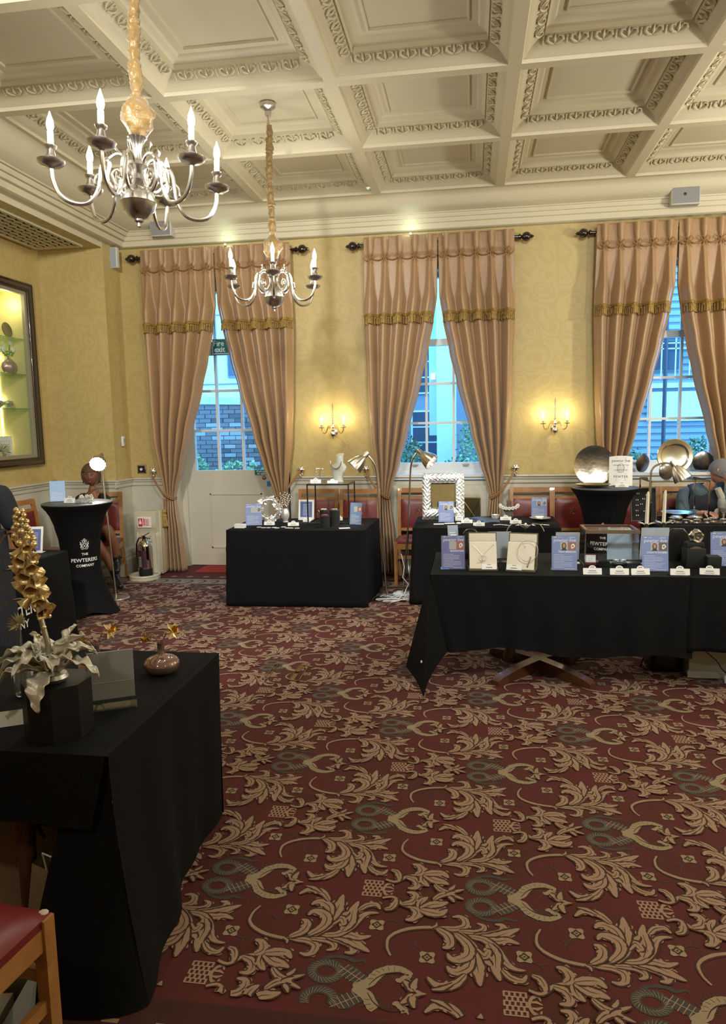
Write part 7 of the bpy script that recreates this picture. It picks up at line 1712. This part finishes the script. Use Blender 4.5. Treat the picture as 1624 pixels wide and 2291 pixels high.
q = MB(); q.M = R(radians(205), 'Z'); q.grid(lambda u, v: (.0717 * cos(u * .7), .0717 * sin(u * .7), .24 + .025 * v), 8, 2); q.build('red_band', mat('notice_red', (.60, .03, .03), .5), ex, smooth=60)
q = MB(); q.M = R(radians(205), 'Z')
for k in range(7): q.grid(lambda u, v, k=k: (.0718 * cos(u * .9 + .1), .0718 * sin(u * .9 + .1), .11 + .017 * k + .005 * v), 6, 1)
q.build('label_print', M_PAPER, ex, smooth=60)
q = MB(); q.box(-.015, .015, -.012, .012, .41, .44); q.M = T(0, 0, .44) @ R(radians(-28), 'Y'); q.box(-.02, .075, -.008, .008, 0, .008); q.M = T(0, 0, .425) @ R(radians(12), 'Y'); q.box(-.01, .075, -.007, .007, 0, .006); q.build('handle', M_GLOSSBLK, ex, smooth=0)
q = MB(); q.ball((-.02, -.008, .43), (.012, .01, .012), 8, 6); q.tube([(-.01, 0, .44), (-.03, -.01, .45)], .004, 6); q.build('valve', mat('red_valve', (.5, .04, .03), .4), ex)
q = MB(); q.tube([(-.015, 0, .425), (-.055, -.01, .42), (-.082, -.015, .36), (-.088, -.02, .25), (-.080, -.02, .15), (-.075, -.03, .09)], [.009] * 5 + [.012], 8); q.build('hose', M_GLOSSBLK, ex)

# ================================================================ FLOOR SOCKETS, BOXES, SMALL THINGS
for x, w_, lb in ((-1.345, .03, 'narrow brass-framed carpet-filled socket cover in the open floor, left one'), (-1.15, .075, 'wider brass-edged socket cover in the open floor, right one')):
    t = thing('floor_socket', lb, 'socket cover', (x, 4.54, .006)); q = MB()
    for a in ((-w_ / 2, w_ / 2, -.15, -.14), (-w_ / 2, w_ / 2, .14, .15), (-w_ / 2, -w_ / 2 + .006, -.15, .15), (w_ / 2 - .006, w_ / 2, -.15, .15)): q.box(*a, 0, .003)
    q.build('brass_frame', M_BRASS, t, smooth=0)
    if w_ > .05:
        q = MB(); q.box(-.03, .0, -.14, -.02, 0, .0025); q.box(-.03, .0, .02, .14, 0, .0025); q.build('brass_lid', M_BRASS, t, smooth=0)
t = thing('white_box', 'white cardboard box standing under the front-right table', 'box', (1.53, 4.86, .002)); MB().bbox(-.14, .14, -.14, .10, 0, .27, .003).build('carton', mat('white_carton', (.50, .52, .55), .6), t); q = MB(); q.box(-.15, .15, -.155, -.14, 0, .045); q.build('lower_flap', mat('white_carton2', (.60, .62, .66), .6), t, smooth=0)
t = thing('black_holdall', 'shiny black bag under the front-right table, left of the white box', 'bag', (1.28, 4.92, .002)); q = MB()
def bgf(u, v):
    a = 2 * pi * u; c_, s_ = cos(a), sin(a); e = .55; return (.11 * (abs(c_) ** e) * (1 if c_ > 0 else -1) * (1 - .1 * v), .13 * (abs(s_) ** e) * (1 if s_ > 0 else -1), .24 * v + .008 * sin(5 * a))
q.grid(bgf, 40, 8); q.build('body', mat('shiny_black_bag', (.008, .008, .009), .25, bump=(20, .4), bdist=.01), t, smooth=70)
q = MB(); q.tube([(-.07, -.10, .23), (-.10, -.12, .14), (-.15, -.12, .10), (-.17, -.11, .03), (-.12, -.10, .005)], .007, 6); q.build('strap', mat('strap_maroon', (.05, .01, .01), .5), t)
t = thing('black_cable', 'black cable trailing down beside the white box to a white plug', 'cable', (1.46, 4.66, .002)); q = MB(); q.tube([(-.02, .02, .26), (.0, 0, .20), (.07, -.02, .14), (.10, -.03, .09), (.13, -.03, .06)], .0035, 6); q.build('cable', M_GLOSSBLK, t); q = MB(); q.bbox(.115, .15, -.05, -.015, 0, .05, .004); q.build('plug', M_WHITE, t)
t = thing('ceiling_sensor', 'tiny ceiling sensor with a green indicator light on a beam crossing', 'sensor', (-1.0, 7.30, 3.968)); q = MB(); q.lathe([(.025, 0), (.022, -.010), (0, -.012)], 16); q.build('housing', M_WHITE, t); q = MB(); q.ball((0, -.01, -.013), .005, 8, 6); q.build('indicator', mat('green_led', (.1, 1, .5), .4, emis=(.1, 1, .45, 6)), t)
# added lamps with invented housings for the cool glow on the cornice
for x, y in ((-2.62, 7.70), (-.62, 7.70)):
    t = thing('fill_uplight', 'added cool-white uplight hidden on top of the %s curtain heading' % ('left' if x < -1 else 'middle'), 'light', (x, y, 3.60)); q = MB(); q.lathe([(.012, -.0), (.014, .02), (0, .02)], 12); q.build('housing', M_WHITE, t); lamp('fill_uplight_lamp', (0, -.02, .045), .9, (.80, 1, .86), .04, parent=t)

# ================================================================ PEOPLE
def skin_mesh(nodes, edges, sub=2):
    names = list(nodes); me = bpy.data.meshes.new('tmp'); me.from_pydata([nodes[n][0] for n in names], [(names.index(a), names.index(b)) for a, b in edges], [])
    o = bpy.data.objects.new('tmp', me); COL.objects.link(o)
    m = o.modifiers.new('s', 'SKIN'); m.branch_smoothing = .6
    for i, n in enumerate(names):
        r = nodes[n][1]; me.skin_vertices[0].data[i].radius = (r, r) if not isinstance(r, tuple) else r
        me.skin_vertices[0].data[i].use_root = (i == 0)
    s = o.modifiers.new('u', 'SUBSURF'); s.levels = sub; s.render_levels = sub
    dg = bpy.context.evaluated_depsgraph_get(); dg.update(); ev = bpy.data.meshes.new_from_object(o.evaluated_get(dg))
    vs = [tuple(v.co) for v in ev.vertices]; fs = [tuple(p.vertices) for p in ev.polygons]
    bpy.data.objects.remove(o); bpy.data.meshes.remove(ev); return vs, fs
def head_pt(u, v, s=1.0):
    th = 2 * pi * u; ph = pi * v   # face looks along local -Y; v 0 = chin side, 1 = crown
    x = sin(ph) * sin(th); y = -sin(ph) * cos(th); z = -cos(ph)
    X = x * .074; Y = y * .092 + .008; Z = z * .112
    if z < 0: X *= 1 + .26 * z; Y *= 1 + .10 * z
    f = max(0, -y)
    nose = math.exp(-(x / .16) ** 2) * (math.exp(-((z + .18) / .16) ** 2) * .022 + math.exp(-((z - .08) / .20) ** 2) * .009) * (f ** 3)
    brow = math.exp(-((z - .20) / .10) ** 2) * .005 * f ** 2; eye = -math.exp(-((abs(x) - .36) / .16) ** 2 - ((z - .06) / .09) ** 2) * .010 * f
    lip = math.exp(-(x / .24) ** 2 - ((z + .46) / .055) ** 2) * .006 * f ** 2; chin = math.exp(-(x / .25) ** 2 - ((z + .82) / .14) ** 2) * .010 * f
    cheek = math.exp(-((abs(x) - .5) / .2) ** 2 - ((z + .15) / .2) ** 2) * .004 * f
    Y -= nose + brow + eye + lip + chin + cheek
    return (X * s, Y * s, Z * s)
def head_into(mb, M_, s=1.0):
    mb.M = M_; mb.grid(lambda u, v: head_pt(u, .001 + .998 * v, s), 48, 40)
    for sd in (-1, 1):
        mb.tube([(sd * .073 * s, .012 * s, -.028 * s), (sd * .080 * s, .018 * s, -.01 * s), (sd * .084 * s, .026 * s, .014 * s), (sd * .078 * s, .020 * s, .026 * s), (sd * .072 * s, .008 * s, .018 * s)], [.006 * s, .008 * s, .010 * s, .008 * s, .005 * s], 8)
    mb.M = Matrix.Identity(4)
def face_parts(root, M_, s, lipc):
    for sd in (-1, 1):
        q = MB(); q.M = M_; q.ball((sd * .027 * s, -.074 * s, .010 * s), (.011 * s, .008 * s, .0055 * s), 10, 8); q.build('eye', mat('eye_white', (.45, .42, .38), .3), root)
        q = MB(); q.M = M_; q.ball((sd * .027 * s, -.0815 * s, .010 * s), (.0055 * s, .003 * s, .0055 * s), 8, 6); q.build('iris', mat('iris_dark', (.02, .012, .008), .2), root)
        q = MB(); q.M = M_; q.tube([(sd * .012 * s, -.089 * s, .027 * s), (sd * .027 * s, -.089 * s, .032 * s), (sd * .044 * s, -.080 * s, .026 * s)], [.002 * s, .003 * s, .0015 * s], 6); q.build('eyebrow', mat('brow_dark', (.03, .018, .012), .8), root)
    q = MB(); q.M = M_; q.tube([(-.022 * s, -.090 * s, -.052 * s), (-.008 * s, -.0975 * s, -.049 * s), (0, -.0965 * s, -.0505 * s), (.008 * s, -.0975 * s, -.049 * s), (.022 * s, -.090 * s, -.052 * s)], [.0015 * s, .0045 * s, .004 * s, .0045 * s, .0015 * s], 8); q.tube([(-.018 * s, -.091 * s, -.055 * s), (0, -.097 * s, -.0590 * s), (.018 * s, -.091 * s, -.055 * s)], [.0015 * s, .0055 * s, .0015 * s], 8); q.build('lips', lipc, root)
def hand_into(mb, wrist, direc, palmn, s=1.0, curl=.9):
    d = Vector(direc).normalized(); n = Vector(palmn); n = (n - d * n.dot(d)).normalized(); w = d.cross(n)
    W_ = Vector(wrist)
    rings = []
    for k, (f, a, b) in enumerate(((0, .026, .020), (.03, .034, .017), (.06, .040, .015), (.085, .041, .012))):
        c = W_ + d * f * s; rings.append([tuple(c + w * (a * s * cos(2 * pi * i / 14)) + n * (b * s * sin(2 * pi * i / 14))) for i in range(14)])
    mb.loft(rings, True, True)
    for k, (off, L) in enumerate(((-.030, .065), (-.010, .075), (.011, .070), (.030, .055))):
        p = W_ + d * .075 * s + w * off * s; P = [p]; a = .15
        for j in range(3):
            a += curl * (.5 if j == 0 else .6); p = p + (d * cos(a) + n * sin(a)) * L * s * (.42, .33, .25)[j]; P.append(p)
        mb.tube([tuple(x) for x in P], [.0095 * s, .0088 * s, .0078 * s, .006 * s], 8)
    p = W_ + d * .02 * s - w * .026 * s; P = [p, p + (d * .7 - w * .7 + n * .2) * .032 * s, p + (d * 1.2 - w * .75 + n * .5) * .045 * s, p + (d * 1.7 - w * .6 + n * .8) * .05 * s]
    mb.tube([tuple(x) for x in P], [.011 * s, .010 * s, .009 * s, .007 * s], 8)
def person(loc, label, skin, nodes, edges, headM, hands, hs=1.0, slimx=()):
    t = thing('person', label, 'person', loc); mb = MB(); slim = ('pelvis', 'waist', 'chest', 'upper', 'shl', 'shr', 'hl', 'hr') + slimx; vs, fs = skin_mesh({k: (c, r * (.55 if k in slim and slimx else .72 if k in slim else 1)) for k, (c, r) in nodes.items()}, edges); mb.add(vs, fs); head_into(mb, headM, hs)
    for a in hands: hand_into(mb, *a)
    mb.build('body', skin, t, smooth=80); return t
def garment(root, name, nodes, edges, m, sub=2):
    vs, fs = skin_mesh(nodes, edges, sub); return MB().add(vs, fs).build(name, m, root, smooth=80)
# --- seated woman
N = dict(pelvis=((0, 0, .52), .12), waist=((.01, -.02, .68), .095), chest=((.03, -.05, .86), .105), upper=((.045, -.07, .95), .075), neck=((.055, -.08, 1.02), .042), nape=((.06, -.09, 1.09), .040),
         shl=((-.115, -.05, .93), .050), ell=((-.17, -.10, .70), .036), wrl=((-.02, -.24, .62), .024), shr=((.205, -.08, .93), .050), elr=((.24, -.22, .76), .036), wrr=((.175, -.235, .96), .024),
         hl=((-.08, -.02, .51), .085), knl=((.20, -.36, .54), .055), cal=((.285, -.29, .34), .050), anl=((.34, -.24, .13), .036),
         hr=((.09, -.02, .52), .085), knr=((.31, -.30, .66), .056), car=((.345, -.24, .48), .052), anr=((.345, -.20, .27), .036))
E_ = [('pelvis', 'waist'), ('waist', 'chest'), ('chest', 'upper'), ('upper', 'neck'), ('neck', 'nape'), ('upper', 'shl'), ('shl', 'ell'), ('ell', 'wrl'), ('upper', 'shr'), ('shr', 'elr'), ('elr', 'wrr'), ('pelvis', 'hl'), ('hl', 'knl'), ('knl', 'cal'), ('cal', 'anl'), ('pelvis', 'hr'), ('hr', 'knr'), ('knr', 'car'), ('car', 'anr')]
HM = T(.065, -.115, 1.185) @ R(radians(20), 'Z') @ R(radians(6), 'X')
wm_ = person((-4.01, 7.10, 0), 'seated person in black dress and ankle boots, legs crossed, behind the bright lamp', M_SKIN, N, E_, HM, [((.175, -.235, .95), (-.45, .1, .75), (-.4, .8, .1), .95, .9), ((-.02, -.24, .62), (.9, -.3, -.1), (0, 0, -1), .95, .5)])
face_parts(wm_, HM, 1.0, mat('lips_brown', (.20, .06, .05), .4))
up = lambda keys, g: {k: (N[k][0], N[k][1] + g) for k in keys}
D_ = up(['pelvis', 'waist', 'chest', 'upper', 'shl', 'shr', 'hl', 'hr'], .013); D_['ellx'] = ((-.155, -.085, .78), .056); D_['elrx'] = ((.228, -.17, .83), .056); D_['knlx'] = ((.13, -.29, .545), .090); D_['knrx'] = ((.23, -.22, .61), .088)
garment(wm_, 'black_dress', D_, [('pelvis', 'waist'), ('waist', 'chest'), ('chest', 'upper'), ('upper', 'shl'), ('upper', 'shr'), ('shl', 'ellx'), ('shr', 'elrx'), ('pelvis', 'hl'), ('pelvis', 'hr'), ('hl', 'knlx'), ('hr', 'knrx')], mat('black_dress', (.012, .012, .018), .8))
for an, toe, top_ in (((.34, -.24, .13), (.47, -.38, .045), (.318, -.265, .24)), ((.345, -.20, .27), (.42, -.36, .20), (.345, -.215, .385))):
    dd_ = Vector(toe) - Vector(an); heel = Vector(an) + Vector((0, .03, -.085))
    BN = dict(top=(top_, .052), ank=(an, .046), heel=((heel.x, heel.y, heel.z + .03), .036), mid=((an[0] + dd_.x * .6, an[1] + dd_.y * .6, toe[2] + .025), .038), toe=(toe, .030))
    garment(wm_, 'ankle_boot', BN, [('top', 'ank'), ('ank', 'heel'), ('ank', 'mid'), ('mid', 'toe')], mat('black_boot', (.010, .010, .012), .3))
hr_ = MB(); rr = random.Random(2)
def hair_pt(u, v):
    th = 2 * pi * u; ph = pi * (.24 + .76 * v); x, y, z = sin(ph) * sin(th), -sin(ph) * cos(th), -cos(ph)
    f = max(0, -y); k = 1.16 + (.10 if y > 0 else 0); zz = z * .128
    if f > .42 and z < .30: k = .80   # keep the face open
    return (x * .080 * k, y * .100 * k + .018, zz)
hr_.M = HM; hr_.grid(hair_pt, 48, 26)
for k in range(46):
    a = rr.uniform(-2.6, 2.6); x0, y0 = .078 * sin(a), .095 * -cos(a) * -1; L_ = rr.uniform(.05, .12)
    if abs(a) < 2.0: hr_.tube([(x0 * .9, y0 * .7 + .02, .07), (x0 * 1.15, y0 * .95 + .02, .02), (x0 * 1.12, y0 + .02, .02 - L_)], [.010, .009, .004], 6)
hr_.build('hair', mat('auburn_locs', (.10, .045, .028), .7, bump=(60, .8), bdist=.008), wm_, smooth=70)
dup(ch0, (-3.99, 7.16, 0), radians(18), 'oak chair carrying the seated person in black beside the pier', 'oak chairs at the left')
# --- grey-haired man at the right
N = dict(pelvis=((0, 0, .52), .13), waist=((.0, -.06, .68), .12), chest=((.02, -.14, .86), .125), upper=((.05, -.20, .95), .085), neck=((.09, -.24, 1.01), .050), nape=((.125, -.275, 1.07), .046),
         shl=((-.135, -.17, .93), .060), ell=((-.17, -.30, .72), .042), wrl=((-.02, -.50, .775), .028), shr=((.25, -.20, .93), .060), elr=((.36, -.34, .76), .042), wrr=((.26, -.52, .78), .028),
         hl=((-.09, 0, .52), .09), knl=((.20, -.24, .54), .065), anl=((.20, -.20, .10), .040), hr=((.10, 0, .52), .09), knr=((.46, -.16, .54), .065), anr=((.46, -.14, .10), .040))
E2 = [(a, b) for a, b in E_ if 'ca' not in a[:2] and 'ca' not in b[:2]] + [('knl', 'anl'), ('knr', 'anr')]
HM = T(.165, -.325, 1.15) @ R(radians(62), 'Z') @ R(radians(22), 'X')
mn = person((2.20, 7.58, 0), 'grey-haired person in dark vest over teal sleeves bending to the right behind the silver', M_SKINP, N, E2, HM, [((-.02, -.50, .775), (.5, -.85, 0), (0, 0, -1), 1.0, .4), ((.26, -.52, .78), (-.2, -.95, 0), (0, 0, -1), 1.0, .4)], 1.0, ('ell', 'elr', 'knl', 'knr'))
face_parts(mn, HM, 1.0, mat('lips_pink', (.42, .16, .13), .4))
up = lambda keys, g: {k: (N[k][0], N[k][1] + g) for k in keys}
D_ = up(['pelvis', 'waist', 'chest', 'upper', 'shl', 'ell', 'shr', 'elr'], .026); D_['wrlx'] = ((-.05, -.45, .76), .044); D_['wrrx'] = ((.28, -.48, .775), .044); D_['nk'] = ((.075, -.225, .99), .068)
garment(mn, 'teal_shirt', D_, [('pelvis', 'waist'), ('waist', 'chest'), ('chest', 'upper'), ('upper', 'shl'), ('shl', 'ell'), ('ell', 'wrlx'), ('upper', 'shr'), ('shr', 'elr'), ('elr', 'wrrx'), ('upper', 'nk')], mat('teal_grey_shirt', (.06, .10, .12), .8))
D_ = up(['pelvis', 'waist', 'chest', 'upper'], .070); D_['sl'] = ((-.085, -.175, .945), .118); D_['sr'] = ((.20, -.20, .945), .118)
garment(mn, 'dark_vest', D_, [('pelvis', 'waist'), ('waist', 'chest'), ('chest', 'upper'), ('upper', 'sl'), ('upper', 'sr')], mat('navy_vest', (.010, .012, .022), .8))
q = MB(); q.tube([(.14, -.31, .985), (.18, -.30, .90), (.19, -.29, .78)], [.03, .035, .03], 10); q.build('pale_shirt_front', mat('pale_check_shirt', (.45, .42, .36), .8, bump=(80, .3), bdist=.003), mn)
D_ = up(['pelvis', 'hl', 'knl', 'anl', 'hr', 'knr', 'anr'], .014); garment(mn, 'trousers', D_, [('pelvis', 'hl'), ('hl', 'knl'), ('knl', 'anl'), ('pelvis', 'hr'), ('hr', 'knr'), ('knr', 'anr')], mat('dark_trousers', (.012, .012, .016), .8))
for x, y in ((.20, -.20), (.46, -.14)): garment(mn, 'shoe', dict(a=((x, y, .07), .045), b=((x + .03, y - .12, .045), .040), c=((x + .045, y - .19, .035), .028)), [('a', 'b'), ('b', 'c')], mat('black_boot', (.010, .010, .012), .3))
q = MB(); q.M = HM
def hair2(u, v):
    th = 2 * pi * u; ph = pi * (.40 + .60 * v); x, y, z = sin(ph) * sin(th), -sin(ph) * cos(th), -cos(ph); k = 1.15
    if -y > .62 and z < .50: k = .84
    return (x * .077 * k, y * .096 * k + .010, z * .121 + (.003 * sin(30 * th)))
q.grid(hair2, 64, 26); q.build('hair', mat('grey_hair', (.16, .16, .165), .7, bump=(90, 1.0), bdist=.008), mn, smooth=70)
# --- standing person cut off by the left edge
N = dict(pelvis=((0, 0, .88), .15), waist=((0, 0, 1.02), .125), chest=((0, .01, 1.20), .14), upper=((0, .01, 1.33), .09), neck=((0, .01, 1.40), .05), nape=((0, 0, 1.46), .045),
         shl=((-.18, 0, 1.31), .06), ell=((-.23, .02, 1.03), .042), wrl=((-.18, -.14, .88), .03), shr=((.18, .01, 1.31), .06), elr=((.215, .06, 1.05), .042), wrr=((.13, .22, .93), .028),
         hl=((-.09, 0, .84), .10), knl=((-.10, 0, .46), .062), anl=((-.10, .02, .09), .042), hr=((.09, 0, .84), .10), knr=((.10, 0, .46), .062), anr=((.10, .02, .09), .042))
HM = T(0, -.015, 1.55) @ R(radians(150), 'Z')
sp3 = person((-2.995, 3.93, 0), 'standing person in long dark navy clothes cut off by the left edge of the view', M_SKIN, N, E2, HM, [((-.18, -.14, .88), (.2, -.5, -.8), (1, 0, 0), 1, .5), ((.13, .22, .93), (-.2, .95, -.1), (0, 0, -1), 1, .6)])
face_parts(sp3, HM, 1.0, mat('lips_brown', (.20, .06, .05), .4))
up = lambda keys, g: {k: (N[k][0], N[k][1] + g) for k in keys}
NV = mat('dark_navy_cloth', (.0045, .005, .009), .85)
D_ = up(['pelvis', 'waist', 'chest', 'upper', 'shl', 'ell', 'shr', 'elr', 'wrl'], .02); garment(sp3, 'navy_top', D_, [('pelvis', 'waist'), ('waist', 'chest'), ('chest', 'upper'), ('upper', 'shl'), ('shl', 'ell'), ('ell', 'wrl'), ('upper', 'shr'), ('shr', 'elr')], NV)
q = MB(); rings = []
for j in range(20):
    v = j / 19; z = 1.06 - .86 * v; r_ = .165 + .05 * v; rings.append([(r_ * 1.08 * cos(2 * pi * i / 60) * (1 + .05 * v * sin(9 * 2 * pi * i / 60)), r_ * .85 * sin(2 * pi * i / 60) * (1 + .05 * v * sin(9 * 2 * pi * i / 60)), z) for i in range(60)])
q.loft(rings, True, False); q.build('long_skirt', NV, sp3, smooth=60)
for s in (-1, 1): garment(sp3, 'shoe', dict(a=((s * .10, .03, .06), .045), b=((s * .11, -.08, .045), .040), c=((s * .115, -.15, .035), .028)), [('a', 'b'), ('b', 'c')], mat('black_boot', (.010, .010, .012), .3))
q = MB(); q.M = HM; q.grid(hair2, 64, 26); q.build('hair', mat('dark_hair', (.02, .014, .012), .7), sp3, smooth=70)
